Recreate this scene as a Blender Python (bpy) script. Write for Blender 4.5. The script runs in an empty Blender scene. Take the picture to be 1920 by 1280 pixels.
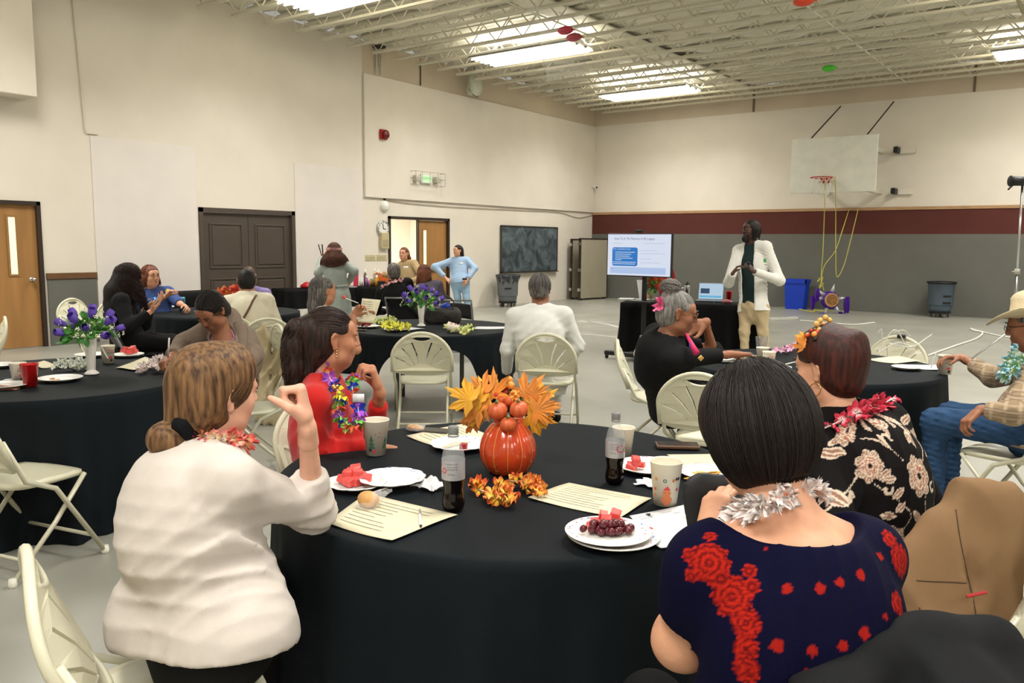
import bpy, bmesh, math, random
import numpy as np
from mathutils import Vector, Matrix
random.seed(7)
rng = np.random.default_rng(11)
R_ = math.radians
PI = math.pi
S = bpy.context.scene
C = S.collection

# ------------------------------------------------------------ camera
EYE = 1.55
FPX, PITCH, ROLL, YAW = 1523.1, .1198, .0087, .6393
CF = np.array([-math.sin(YAW)*math.cos(PITCH), math.cos(YAW)*math.cos(PITCH), -math.sin(PITCH)])
_r = np.array([math.cos(YAW), math.sin(YAW), 0.]); _u = np.cross(_r, CF)
CR = _r*math.cos(ROLL) + _u*math.sin(ROLL); CU = -_r*math.sin(ROLL) + _u*math.cos(ROLL)
camd = bpy.data.cameras.new('camera'); cam = bpy.data.objects.new('camera', camd); C.objects.link(cam)
camd.sensor_width = 36; camd.lens = FPX/1920*36; camd.clip_start = .05; camd.clip_end = 100
cam.matrix_world = Matrix(((CR[0], CU[0], -CF[0], 0), (CR[1], CU[1], -CF[1], 0), (CR[2], CU[2], -CF[2], EYE), (0, 0, 0, 1)))
S.camera = cam

# ------------------------------------------------------------ light and exposure
S.view_settings.view_transform = 'Standard'; S.view_settings.look = 'None'
S.view_settings.gamma = 1; S.view_settings.use_curve_mapping = False
S.view_settings.exposure = 0.46
w = bpy.data.worlds.new('world'); S.world = w; w.use_nodes = True
w.node_tree.nodes['Background'].inputs[0].default_value = (.9, .87, .8, 1)
w.node_tree.nodes['Background'].inputs[1].default_value = .3
LIGHT_W = 92      # each ceiling fixture
LIGHTS = [(-9.4, 18.0), (-9.4, 13.1), (-9.4, 8.5), (-9.4, 3.9), (-1.05, 18.2), (-1.05, 13.3), (-1.05, 8.7), (-1.05, 4.1), (-1.05, -.6), (-9.4, -.7), (5.2, 18.2), (5.2, 13.3), (5.2, 8.7), (5.2, 4.1), (5.2, -.6)]
def area(name, loc, sx, sy, watt, col, rot=(0, 0, 0), spread=170):
    l = bpy.data.lights.new(name, 'AREA'); l.shape = 'RECTANGLE'; l.size = sx; l.size_y = sy; l.energy = watt; l.color = col
    l.spread = R_(spread)
    o = bpy.data.objects.new(name, l); o.location = loc; o.rotation_euler = rot; C.objects.link(o); return o
for i, (lx, ly) in enumerate(LIGHTS):
    area('fixture_light', (lx, ly, 5.10), 2.3, .7, LIGHT_W, (1, .975, .935), spread=142)
for lx, ly in LIGHTS[:7]: area('fixture_uplight', (lx, ly, 5.23), 2.3, .8, 60, (1, .97, .90), (PI, 0, 0))
area('front_fill', (.25, -.25, 2.3), .9, .7, 14, (1, .96, .9), (R_(72), 0, YAW))  # added fill from the camera side, brightens surfaces facing the view

# ------------------------------------------------------------ helpers
def at(px, py, d):                      # point seen at a pixel, at a depth along the view axis
    return (CF + (px-960)/FPX*CR - (py-640)/FPX*CU)*d + np.array([0, 0, EYE])
def on(px, py, z=0.):                   # point seen at a pixel, on a level plane
    r = CF + (px-960)/FPX*CR - (py-640)/FPX*CU
    return r*((z-EYE)/r[2]) + np.array([0, 0, EYE])
def A(*a): return np.array(a, float)
def nrm(v): v = np.asarray(v, float); return v/(np.linalg.norm(v)+1e-12)
def tag(o, label=None, cat=None, group=None, kind=None):
    if label: o['label'] = label
    if cat: o['category'] = cat
    if group: o['group'] = group
    if kind: o['kind'] = kind
    return o
def empty(name, loc, rz=0., **k):
    o = bpy.data.objects.new(name, None); o.location = loc; o.rotation_euler = (0, 0, rz); o.empty_display_size = .1
    C.objects.link(o); return tag(o, **k)
def copy_tree(o, parent=None):
    c = o.copy(); C.objects.link(c)
    if parent is not None: c.parent = parent
    for ch in o.children: copy_tree(ch, c)
    return c

# ------------------------------------------------------------ materials
def rgb(r, g, b):                        # sRGB 0-255 to linear
    f = lambda c: (c/255/12.92) if c/255 <= .04045 else ((c/255+.055)/1.055)**2.4
    return (f(r), f(g), f(b), 1)
M = {}
def mat(name, col, rough=.6, metal=0., noise=0., scale=20., bump=0., bscale=60., emit=None, trans=0., ior=1.45, coat=0., sss=0., sheen=0., attr=False, stretch=None, alpha=1., spec=None):
    if name in M: return M[name]
    m = bpy.data.materials.new(name); m.use_nodes = True; nt = m.node_tree; b = nt.nodes['Principled BSDF']
    b.inputs['Base Color'].default_value = col; b.inputs['Roughness'].default_value = rough; b.inputs['Metallic'].default_value = metal
    b.inputs['Transmission Weight'].default_value = trans; b.inputs['IOR'].default_value = ior
    b.inputs['Coat Weight'].default_value = coat; b.inputs['Sheen Weight'].default_value = sheen; b.inputs['Alpha'].default_value = alpha
    if spec is not None: b.inputs['Specular IOR Level'].default_value = spec
    if sss:
        b.inputs['Subsurface Weight'].default_value = sss; b.inputs['Subsurface Radius'].default_value = (1, .35, .2); b.inputs['Subsurface Scale'].default_value = .012
    if emit is not None:
        b.inputs['Emission Color'].default_value = emit[0]; b.inputs['Emission Strength'].default_value = emit[1]
    src = None
    if attr:
        a = nt.nodes.new('ShaderNodeAttribute'); a.attribute_name = 'Col'; src = a.outputs['Color']
        nt.links.new(src, b.inputs['Base Color'])
    if noise or bump:
        tc = nt.nodes.new('ShaderNodeTexCoord'); mp = nt.nodes.new('ShaderNodeMapping'); nt.links.new(tc.outputs['Object'], mp.inputs[0])
        if stretch: mp.inputs['Scale'].default_value = stretch
        if noise:
            n = nt.nodes.new('ShaderNodeTexNoise'); n.inputs['Scale'].default_value = scale; n.inputs['Detail'].default_value = 5
            nt.links.new(mp.outputs[0], n.inputs['Vector'])
            mx = nt.nodes.new('ShaderNodeMix'); mx.data_type = 'RGBA'; mx.blend_type = 'MULTIPLY'; mx.inputs['Factor'].default_value = 1
            cr = nt.nodes.new('ShaderNodeMapRange'); cr.inputs['From Min'].default_value = .3; cr.inputs['From Max'].default_value = .7
            cr.inputs['To Min'].default_value = 1-noise; cr.inputs['To Max'].default_value = 1+noise*.4; nt.links.new(n.outputs['Fac'], cr.inputs[0])
            if src is not None: nt.links.new(src, mx.inputs['A'])
            else: mx.inputs['A'].default_value = col
            nt.links.new(cr.outputs[0], mx.inputs['B']); nt.links.new(mx.outputs['Result'], b.inputs['Base Color'])
        if bump:
            n2 = nt.nodes.new('ShaderNodeTexNoise'); n2.inputs['Scale'].default_value = bscale; n2.inputs['Detail'].default_value = 3
            nt.links.new(mp.outputs[0], n2.inputs['Vector'])
            bp = nt.nodes.new('ShaderNodeBump'); bp.inputs['Strength'].default_value = bump; bp.inputs['Distance'].default_value = .01
            nt.links.new(n2.outputs['Fac'], bp.inputs['Height']); nt.links.new(bp.outputs[0], b.inputs['Normal'])
    M[name] = m; return m

# ------------------------------------------------------------ mesh building
def mesh_obj(name, V, F, m=None, parent=None, smooth=True, mi=None, col=None, loc=None):
    me = bpy.data.meshes.new(name); me.from_pydata([tuple(v) for v in V] if not isinstance(V, np.ndarray) else V.tolist(), [], F if isinstance(F, list) else F.tolist())
    ms = m if isinstance(m, (list, tuple)) else [m]
    for q in ms:
        if q is not None: me.materials.append(q)
    if mi is not None: me.polygons.foreach_set('material_index', np.asarray(mi, np.int32))
    if smooth: me.polygons.foreach_set('use_smooth', np.ones(len(me.polygons), bool))
    if col is not None:
        ca = me.color_attributes.new('Col', 'FLOAT_COLOR', 'POINT'); c4 = np.ones((len(V), 4), np.float32); c4[:, :3] = col; ca.data.foreach_set('color', c4.ravel())
    me.update()
    o = bpy.data.objects.new(name, me); C.objects.link(o)
    if parent is not None: o.parent = parent
    if loc is not None: o.location = loc
    return o
class MB:
    """collects shapes, then links them as ONE mesh object"""
    def __init__(s): s.V = []; s.F = []; s.I = []; s.n = 0; s.mi = 0
    def add(s, V, F):
        V = np.asarray(V, float).reshape(-1, 3); s.V.append(V); k = s.n
        for f in F: s.F.append([int(i)+k for i in f]); s.I.append(s.mi)
        s.n += len(V); return s
    def box(s, lo, hi, bev=0., rot=None, at_=None):
        lo = np.minimum(lo, hi).astype(float); hi2 = np.maximum(A(*lo), A(*hi)) if False else np.maximum(np.asarray(lo, float), np.asarray(hi, float)); lo = np.asarray(lo, float)
        if bev <= 0:
            V = [(x, y, z) for x in (lo[0], hi2[0]) for y in (lo[1], hi2[1]) for z in (lo[2], hi2[2])]
            F = [(0, 1, 3, 2), (4, 6, 7, 5), (0, 4, 5, 1), (2, 3, 7, 6), (0, 2, 6, 4), (1, 5, 7, 3)]
        else:
            bm = bmesh.new(); bmesh.ops.create_cube(bm, size=1)
            sz = hi2-lo; c = (hi2+lo)/2
            for v in bm.verts: v.co = Vector((v.co.x*sz[0]+c[0], v.co.y*sz[1]+c[1], v.co.z*sz[2]+c[2]))
            bmesh.ops.bevel(bm, geom=bm.edges[:], offset=min(bev, sz.min()*.49), segments=2, affect='EDGES', profile=.5)
            bm.verts.index_update(); V = [tuple(v.co) for v in bm.verts]; F = [[v.index for v in f.verts] for f in bm.faces]; bm.free()
        V = np.array(V)
        if rot is not None: V = V@np.array(rot).T
        if at_ is not None: V = V+np.asarray(at_)
        return s.add(V, F)
    def tube(s, pts, r, seg=8, cap=True, closed=False, flat=None):
        P = np.asarray(pts, float); n = len(P); r = np.full(n, r) if np.isscalar(r) else np.asarray(r, float)
        T = np.gradient(P, axis=0) if not closed else (np.roll(P, -1, 0)-np.roll(P, 1, 0))
        T = T/(np.linalg.norm(T, axis=1)[:, None]+1e-12)
        up = A(0, 0, 1) if abs(T[0][2]) < .9 else A(1, 0, 0)
        a = nrm(np.cross(up, T[0])); V = []
        th = np.arange(seg)/seg*2*PI
        for i in range(n):
            a = a-T[i]*(a@T[i]); a = nrm(a); b = np.cross(T[i], a)
            V.append(P[i]+r[i]*(np.cos(th)[:, None]*a+np.sin(th)[:, None]*b*(flat or 1)))
        V = np.concatenate(V); F = []
        for i in range(n if closed else n-1):
            j = (i+1) % n
            for k in range(seg): F.append((i*seg+k, i*seg+(k+1) % seg, j*seg+(k+1) % seg, j*seg+k))
        if cap and not closed: F.append(list(range(seg))[::-1]); F.append([(n-1)*seg+k for k in range(seg)])
        return s.add(V, F)
    def lathe(s, prof, seg=24, c=(0, 0, 0), cap=False, rz=None, wob=None):
        th = np.arange(seg)/seg*2*PI; V = []
        for (r, z) in prof:
            rr = r if wob is None else r*(1+wob(th, z))
            V.append(np.c_[rr*np.cos(th), rr*np.sin(th), np.full(seg, z)])
        V = np.concatenate(V); n = len(prof); F = []
        if rz is not None: V = V@np.array(rz).T
        V = V+np.asarray(c)
        for i in range(n-1):
            for k in range(seg): F.append((i*seg+k, i*seg+(k+1) % seg, (i+1)*seg+(k+1) % seg, (i+1)*seg+k))
        if cap: F.append(list(range(seg))[::-1]); F.append([(n-1)*seg+k for k in range(seg)])
        return s.add(V, F)
    def ell(s, c, r, seg=12, rings=8, rot=None):
        V = [(0, 0, 1)]; F = []
        for i in range(1, rings):
            t = PI*i/rings
            for k in range(seg): V.append((math.sin(t)*math.cos(2*PI*k/seg), math.sin(t)*math.sin(2*PI*k/seg), math.cos(t)))
        V.append((0, 0, -1)); n = len(V)
        for k in range(seg): F.append((0, 1+k, 1+(k+1) % seg)); F.append((n-1, n-1-seg+(k+1) % seg, n-1-seg+k))
        for i in range(rings-2):
            for k in range(seg): a = 1+i*seg; F.append((a+k, a+seg+k, a+seg+(k+1) % seg, a+(k+1) % seg))
        V = np.array(V)*(np.ones(3)*r)
        if rot is not None: V = V@np.array(rot).T
        return s.add(V+np.asarray(c), F)
    def quad(s, a, b, c, d): return s.add([a, b, c, d], [(0, 1, 2, 3)])
    def grid(s, fn, nu, nv, thick=0.):
        V = [fn(i/(nu-1), j/(nv-1)) for i in range(nu) for j in range(nv)]
        F = [(i*nv+j, (i+1)*nv+j, (i+1)*nv+j+1, i*nv+j+1) for i in range(nu-1) for j in range(nv-1)]
        V = np.array(V, float)
        if np.any(thick):
            n = len(V); V = np.r_[V, V-A(0, 0, thick)] if np.isscalar(thick) else np.r_[V, V-thick]
            F2 = [tuple(q+n for q in f[::-1]) for f in F]
            rim = [(i*nv) for i in range(nu)]+[(nu-1)*nv+j for j in range(1, nv)]+[i*nv+nv-1 for i in range(nu-2, -1, -1)]+[j for j in range(nv-2, 0, -1)]
            F3 = [(rim[k], rim[(k+1) % len(rim)], rim[(k+1) % len(rim)]+n, rim[k]+n) for k in range(len(rim))]
            F = F+F2+[t[::-1] for t in F3]
        return s.add(V, F)
    def xf(s, rot=None, loc=None):
        for i in range(len(s.V)):
            if rot is not None: s.V[i] = s.V[i]@np.array(rot).T
            if loc is not None: s.V[i] = s.V[i]+np.asarray(loc)
        return s
    def build(s, name, m, parent=None, smooth=False, loc=None):
        V = np.concatenate(s.V) if s.V else np.zeros((0, 3))
        o = mesh_obj(name, V, s.F, m, parent, smooth, s.I if isinstance(m, (list, tuple)) else None, loc=loc)
        if smooth == 'auto': 
            pass
        return o
def rz3(a): c, s_ = math.cos(a), math.sin(a); return np.array([[c, -s_, 0], [s_, c, 0], [0, 0, 1.]])
def rx3(a): c, s_ = math.cos(a), math.sin(a); return np.array([[1, 0, 0], [0, c, -s_], [0, s_, c]])
def ry3(a): c, s_ = math.cos(a), math.sin(a); return np.array([[c, 0, s_], [0, 1, 0], [-s_, 0, c]])
def smooth_by_angle(o, ang=35):
    me = o.data
    try: me.set_sharp_from_angle(angle=R_(ang))
    except Exception: pass
    return o
def spline(pts, n=24):
    P = np.asarray(pts, float); k = len(P); out = []
    Q = np.r_[[2*P[0]-P[1]], P, [2*P[-1]-P[-2]]]
    for t in np.linspace(0, k-1-1e-9, n):
        i = int(t); u = t-i; a, b, c, d = Q[i], Q[i+1], Q[i+2], Q[i+3]
        out.append(.5*((2*b)+(-a+c)*u+(2*a-5*b+4*c-d)*u*u+(-a+3*b-3*c+d)*u**3))
    return np.array(out)
def text_mesh(s, size=1., depth=0.):
    cu = bpy.data.curves.new('txt', 'FONT'); cu.body = s; cu.size = size; cu.extrude = depth; cu.align_x = 'CENTER'; cu.align_y = 'CENTER'; cu.resolution_u = 2
    o = bpy.data.objects.new('txt', cu); C.objects.link(o); dg = bpy.context.evaluated_depsgraph_get()
    me = bpy.data.meshes.new_from_object(o.evaluated_get(dg)); V = np.array([v.co[:] for v in me.vertices]) if len(me.vertices) else np.zeros((0, 3)); F = [list(p.vertices) for p in me.polygons]
    bpy.data.objects.remove(o); bpy.data.meshes.remove(me); bpy.data.curves.remove(cu); return V, F
def shape2d(outlines, depth):
    """closed outlines (the later ones are holes) filled and extruded"""
    cu = bpy.data.curves.new('shp', 'CURVE'); cu.dimensions = '2D'; cu.fill_mode = 'BOTH'; cu.extrude = depth
    for ol in outlines:
        sp = cu.splines.new('POLY'); sp.points.add(len(ol)-1)
        for p, q in zip(sp.points, ol): p.co = (q[0], q[1], 0, 1)
        sp.use_cyclic_u = True
    o = bpy.data.objects.new('shp', cu); C.objects.link(o); dg = bpy.context.evaluated_depsgraph_get()
    me = bpy.data.meshes.new_from_object(o.evaluated_get(dg)); V = np.array([v.co[:] for v in me.vertices]); F = [list(p.vertices) for p in me.polygons]
    bpy.data.objects.remove(o); bpy.data.meshes.remove(me); bpy.data.curves.remove(cu); return V, F
# ============================================================ the room
XL, YB, ZC, XR, YF = -12.51, 20.75, 5.56, 8.6, -3.2
m_wall = mat('cream_wall_paint', rgb(226, 218, 204), .75, noise=.05, scale=1.5, bump=.12, bscale=14)
m_wall2 = mat('beige_upper_wall', rgb(209, 194, 172), .8, noise=.07, scale=1.2)
m_floor = mat('sealed_concrete', rgb(158, 157, 146), .33, noise=.16, scale=1.3, bump=.04, bscale=9)
m_grey = mat('grey_wainscot_carpet', rgb(106, 106, 99), .95, noise=.06, scale=3, bump=.1, bscale=160)
m_maroon = mat('maroon_wall_carpet', rgb(88, 44, 38), .95, noise=.08, scale=3, bump=.1, bscale=160)
m_cap = mat('light_oak_trim', rgb(178, 140, 100), .5, noise=.2, scale=6, stretch=(1, 8, 8))
m_capd = mat('walnut_trim', rgb(112, 78, 48), .5, noise=.25, scale=8, stretch=(8, 1, 8))
m_frame = mat('dark_brown_paint', rgb(52, 40, 32), .45)
m_door = mat('honey_birch_veneer', rgb(170, 124, 72), .42, noise=.22, scale=2.5, stretch=(1, 3, .35))
m_dd = mat('charcoal_brown_paint', rgb(78, 68, 60), .45, noise=.08, scale=3)
m_glow = mat('lit_frosted_glass', rgb(240, 228, 180), .5, emit=(rgb(255, 240, 190), .62))
m_chrome = mat('brushed_chrome', (.6, .6, .6, 1), .28, 1.)
m_steel = mat('painted_steel', rgb(226, 221, 202), .5)
m_insul = mat('white_vinyl_insulation', rgb(228, 223, 205), .6, noise=.12, scale=2.2)
m_black = mat('black_plastic', rgb(22, 22, 23), .45)
m_white = mat('white_plastic', rgb(232, 230, 222), .4)
m_tan = mat('almond_plastic', rgb(190, 178, 140), .45)

def struct(o): o['kind'] = 'structure'; return o
b = MB(); b.box((XL-.3, YF-.3, -.2), (XR+.3, YB+.3, 0)); floor = struct(b.build('floor', m_floor))
# left wall with three door openings
DOORS = [(4.47, 5.42, 2.09), (7.94, 9.93, 2.115), (12.38, 14.34, 2.11)]
b = MB(); y = YF
for (a, c, h) in DOORS:
    b.box((XL-.2, y, 0), (XL, a, ZC)); b.box((XL-.2, a, h), (XL, c, ZC)); y = c
b.box((XL-.2, y, 0), (XL, YB+.2, ZC)); wl = struct(b.build('wall_left', m_wall))
b = MB(); b.box((XL, 11.7, 2.47), (XL+.055, YB, 4.93), .01); struct(b.build('trim_1', m_wall))
b = MB(); b.box((XL, 11.7, 4.94), (XL+.004, YB, ZC)); b.build('upper_band', m_wall2, wl)
b = MB(); b.box((XL, YF, 3.49), (XL+.42, 5.3, 4.98), .012); struct(b.build('trim_2', m_wall))
b = MB(); b.box((XL, 5.46, 0), (XL+.025, 6.17, .98)); struct(b.build('trim_3', m_grey))
b = MB(); b.box((XL, 5.45, .975), (XL+.04, 6.18, 1.065), .006); struct(b.build('trim_4', m_capd))
b = MB(); b.box((XL, 6.19, .0), (XL+.012, 7.92, 3.1), .003); struct(b.build('trim_5', mat('white_wall_board', rgb(226, 219, 212), .6, noise=.04, scale=2)))
b = MB(); b.box((XL, 9.95, .0), (XL+.012, 11.66, 3.02), .003); struct(b.build('trim_6', M['white_wall_board']))
# back wall
b = MB(); b.box((XL-.2, YB, 0), (XR+.2, YB+.2, ZC)); wb = struct(b.build('wall_back', m_wall))
b = MB(); b.box((XL, YB-.006, 4.935), (XR, YB, ZC)); b.build('upper_band', m_wall2, wb)
b = MB(); b.box((XL, YB-.03, 0), (XR, YB, 1.85)); struct(b.build('trim_7', m_grey))
b = MB(); b.box((XL, YB-.03, 1.85), (XR, YB, 2.405)); struct(b.build('trim_8', m_maroon))
b = MB()
b.box((XL, YB-.05, 2.405), (XR, YB, 2.475), .004); struct(b.build('trim_9', m_cap))
for x in (-7.8, -2.85, 2.1): b = MB(); b.box((x-.02, YB-.04, 4.94), (x+.02, YB, ZC)); b.build('wall_seam', mat('seam_brown', rgb(120, 104, 84), .8), wb)
b = MB(); b.box((XR, YF-.3, 0), (XR+.2, YB+.2, ZC)); struct(b.build('wall_right', m_wall))
b = MB(); b.box((XL-.2, YF-.2, 0), (XR+.2, YF, ZC)); struct(b.build('wall_front', m_wall))
# hall behind the open leaf
m_hall = mat('white_corridor_paint', rgb(238, 234, 222), .7)
b = MB(); b.box((XL-3.2, 11.2, -.05), (XL-.2, 16.4, -.001)); b.box((XL-3.3, 11.2, 0), (XL-3.2, 16.4, 2.8)); b.box((XL-3.2, 11.1, 0), (XL-.2, 11.2, 2.8)); b.box((XL-3.2, 16.4, 0), (XL-.2, 16.5, 2.8)); b.box((XL-3.2, 11.2, 2.8), (XL-.2, 16.4, 2.9))
struct(b.build('wall_corridor', m_hall))
area('corridor_light', (XL-1.6, 13.3, 2.7), 1.6, 1.6, 150, (1, .95, .85))

# ---------------- ceiling: quilted vinyl insulation over bar joists
def cf(u, v):
    x = XL+(XR-XL)*u; y = YF+(YB-YF)*v; k = (y-9.05)/.631; f = k-math.floor(k)
    s = .10*math.sin(PI*f)**1.0*(1+.35*math.sin(x*1.7+math.floor(k)*2.3)+.25*math.sin(x*4.1+math.floor(k)*5.1))
    return (x, y, ZC+.10-s+.02*math.sin(x*7+k*9))
b = MB(); b.grid(cf, 110, 230, thick=-.08); ceil = struct(b.build('ceiling', m_insul, smooth=True))
b = MB(); ZB = 5.22
def joist(L):
    q = MB(); x0 = -L/2; 
    for dy in (-.028, .028):
        q.box((x0+.45, dy-.018, 0), (-x0-.45, dy+.018, .012)); q.box((x0+.45, dy-.004, 0), (-x0-.45, dy+.004, .045))
        q.box((x0, dy-.022, .33), (-x0, dy+.022, .36))
    n = int(L/.62); 
    for i in range(n):
        a = x0+.3+i*(L-.6)/n; c = a+(L-.6)/n
        q.tube([(a, 0, .34), ((a+c)/2, 0, .012)], .013, 4, False); q.tube([((a+c)/2, 0, .012), (c, 0, .34)], .013, 4, False)
    return q
proto = None
for k in range(-18, 19):
    y = 9.05+.631*k
    if y > YB-.1 or y < YF+.1: continue
    if proto is None: proto = joist(XR-XL).build('joist', m_steel, ceil, loc=((XL+XR)/2, y, ZB))
    else:
        o = proto.copy(); C.objects.link(o); o.parent = ceil; o.location = ((XL+XR)/2, y, ZB)
for x in (-7.9, -4.2, -.5, 3.2):
    b = MB(); b.tube([(x, YF, ZB+.03), (x, YB, ZB+.03)], .014, 5); b.build('bridging_rod', m_steel, ceil)
b = MB(); b.box((-8.3, YF, 5.47), (-7.75, YB, 5.5)); b.build('roof_beam_flange', m_steel, ceil)
b = MB(); b.tube([(-1.5, YF, 5.17), (-1.5, 15.2, 5.17)], .03, 8); b.build('conduit', mat('conduit_tan', rgb(150, 142, 112), .5), ceil)

# ---------------- ceiling fixtures
m_tube = mat('fluorescent_tube', (1, 1, 1, 1), .5, emit=((1, .97, .9, 1), 9))
m_refl = mat('white_reflector', rgb(240, 238, 228), .35)
fixp = []
for i, (lx, ly) in enumerate(LIGHTS):
    r = empty('ceiling_light', (lx, ly, 5.08), label='long open fluorescent fixture hung under the ceiling joists', cat='ceiling light', group='fluorescent ceiling fixtures')
    if i == 0:
        h = MB()
        for yy in (-.3, 0, .3): h.grid(lambda u, v: (-1.18+2.36*u, yy-.15+.3*v, .06+.06*math.sin(PI*v)), 2, 7, thick=-.006)
        h.box((-1.2, -.46, .1), (1.2, .46, .135)); hd = h.build('housing', m_refl, r)
        tubes = []
        for yy in (-.36, -.24, -.06, .06, .24, .36):
            q = MB(); q.tube([(-1.12, yy, .05), (1.12, yy, .05)], .016, 8); tubes.append(q.build('lamp_tube', m_tube, r))
        q = MB()
        for sx in (-1, 1):
            for yy in (-.4, .4): q.tube([(sx, yy, .13), (sx, yy, .3)], .006, 5)
        hk = q.build('hanger', m_steel, r); fixp = [hd]+tubes+[hk]
    else:
        for o in fixp: c = o.copy(); C.objects.link(c); c.parent = r
LBL = {0: 'bright fluorescent fixture in the far corner, near where left and back walls meet', 1: 'bright fluorescent fixture second from the back wall, beside the hanging plastic sheet',
       2: 'fluorescent fixture cut by the top edge of the photo, above the dark double doors', 4: 'fluorescent fixture at the far right edge of the photo, under the ceiling'}
k = -1
for o in [o for o in C.objects if o.name.startswith('ceiling_light')]:
    k += 1
    if k in LBL: o['label'] = LBL[k]

# ---------------- doors
def leaf_window(root, y0, y1, z0, z1, x): 
    b = MB(); b.box((x+.0, y0-.03, z0-.03), (x+.012, y1+.03, z0)); b.box((x, y0-.03, z1), (x+.012, y1+.03, z1+.03)); b.box((x, y0-.03, z0), (x+.012, y0, z1)); b.box((x, y1, z0), (x+.012, y1+.03, z1)); b.build('window_bead', mat('bead_wood', rgb(150, 112, 66), .5), root)
    b = MB(); b.box((x-.001, y0, z0), (x+.005, y1, z1)); b.build('glass_strip', m_glow, root)
def door_frame(root, y0, y1, h, t, m, x0=XL-.1, x1=XL+.03):
    b = MB(); b.box((x0, y0, 0), (x1, y0+t, h)); b.box((x0, y1-t, 0), (x1, y1, h)); b.box((x0, y0, h-t), (x1, y1, h)); b.build('door_frame', m, root)
d1 = struct(empty('door_1', (XL, 4.95, 0))); O = A(XL, 4.95, 0)
def rel(o, O_): o.location = -O_; return o
def fixrel(root):
    for ch in root.children: ch.location = Vector(ch.location)-root.location
door_frame(d1, 4.47, 5.42, 2.09, .055, m_frame)
b = MB(); b.box((XL-.075, 4.53, .01), (XL-.03, 5.365, 2.035)); b.build('door_leaf', m_door, d1)
leaf_window(d1, 5.0, 5.09, 1.06, 1.86, XL-.03)
b = MB(); b.ell((XL+.035, 5.27, .98), .032, 14, 8); b.tube([(XL-.03, 5.27, .98), (XL+.02, 5.27, .98)], .015, 10); b.tube([(XL-.032, 5.27, .98), (XL-.022, 5.27, .98)], .036, 14); b.build('door_knob', m_chrome, d1, True)
fixrel(d1)
d2 = struct(empty('door_2', (XL, 8.93, 0))); door_frame(d2, 7.94, 9.93, 2.115, .075, m_dd)
def panel_leaf(root, y0, y1):
    b = MB(); b.box((XL-.07, y0, .01), (XL-.03, y1, 2.035)); lf = b.build('door_leaf', m_dd, root)
    for z0, z1 in ((1.10, 1.83), (.17, .88)):
        p0, p1 = y0+.15, y1-.15; q = MB()
        for dy0, dy1, dz0, dz1 in ((p0-.02, p1+.02, z0-.025, z0), (p0-.02, p1+.02, z1, z1+.025), (p0-.02, p0, z0, z1), (p1, p1+.02, z0, z1)): q.box((XL-.032, dy0, dz0), (XL-.016, dy1, dz1), .005)
        q.box((XL-.032, p0+.035, z0+.035), (XL-.018, p1-.035, z1-.035), .006); q.build('raised_panel', m_dd, lf)
panel_leaf(d2, 8.017, 8.93); panel_leaf(d2, 8.94, 9.853)
fixrel(d2)
d3 = struct(empty('door_3', (XL, 13.36, 0))); door_frame(d3, 12.38, 14.34, 2.11, .06, m_frame)
b = MB(); b.box((XL-.075, 13.36, .01), (XL-.03, 14.28, 2.045)); b.build('door_leaf', m_door, d3)
leaf_window(d3, 13.50, 13.60, 1.05, 1.83, XL-.03)
b = MB(); b.box((XL-.03, 13.42, .93), (XL+.02, 14.22, 1.0), .01); b.box((XL-.03, 13.42, .9), (XL+.035, 13.52, 1.03), .01); b.build('push_bar', mat('push_bar_grey', rgb(150, 148, 138), .4, .6), d3)
bb = MB(); bb.box((XL-1.0, 12.40, .01), (XL-.08, 12.445, 2.045)); bb.build('open_door_leaf', m_door, d3)
b = MB(); b.box((XL-.09, 13.335, .0), (XL-.02, 13.36, 2.05)); b.build('center_stop', m_frame, d3)
fixrel(d3)

# ---------------- painted floor lines and cords
m_line = mat('white_floor_paint', rgb(212, 210, 200), .5)
def strip(pts, w_, z=.0015):
    P = spline([on(*p)[:2] for p in pts], 40); P = np.c_[P, np.full(len(P), z)]; T = np.gradient(P, axis=0); N = np.c_[-T[:, 1], T[:, 0], 0*T[:, 0]]; N /= np.linalg.norm(N, axis=1)[:, None]
    V = np.r_[P+N*w_/2, P-N*w_/2]; n = len(P); return V, [(i, i+1, n+i+1, n+i) for i in range(n-1)]
for pts in ([(1080, 603), (1165, 603)], [(1085, 601), (1130, 606), (1165, 615), (1180, 622)], [(1060, 626), (1110, 627), (1170, 634)], [(1040, 634), (1065, 634)]):
    b = MB(); b.add(*strip(pts, .06)); b.build('painted_line', m_line, floor)
m_rope = mat('white_cotton_rope', rgb(226, 224, 214), .8, bump=.4, bscale=300)
def rope(pts, label, r=.012, m=m_rope, grp=None):
    P = spline([on(*p) for p in pts], 60); P[:, 2] = r; b = MB(); b.tube(P, r, 6)
    return tag(b.build('rope', m, smooth=True), label, 'rope', grp)
rope([(1740, 668), (1790, 650), (1830, 636), (1842, 625), (1826, 621), (1820, 617), (1836, 622), (1870, 630), (1893, 634), (1918, 642)], 'long white rope lying on the concrete floor right of the purple pinata', .014)
rope([(1425, 598), (1470, 597), (1493, 596), (1490, 599), (1445, 600)], 'white rope doubled back on the floor just right of the speaker', .014)
rope([(1500, 602), (1560, 607), (1600, 610), (1640, 606)], 'white rope ending on the floor in front of the pinata, behind the floral headpiece', .016)

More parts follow.
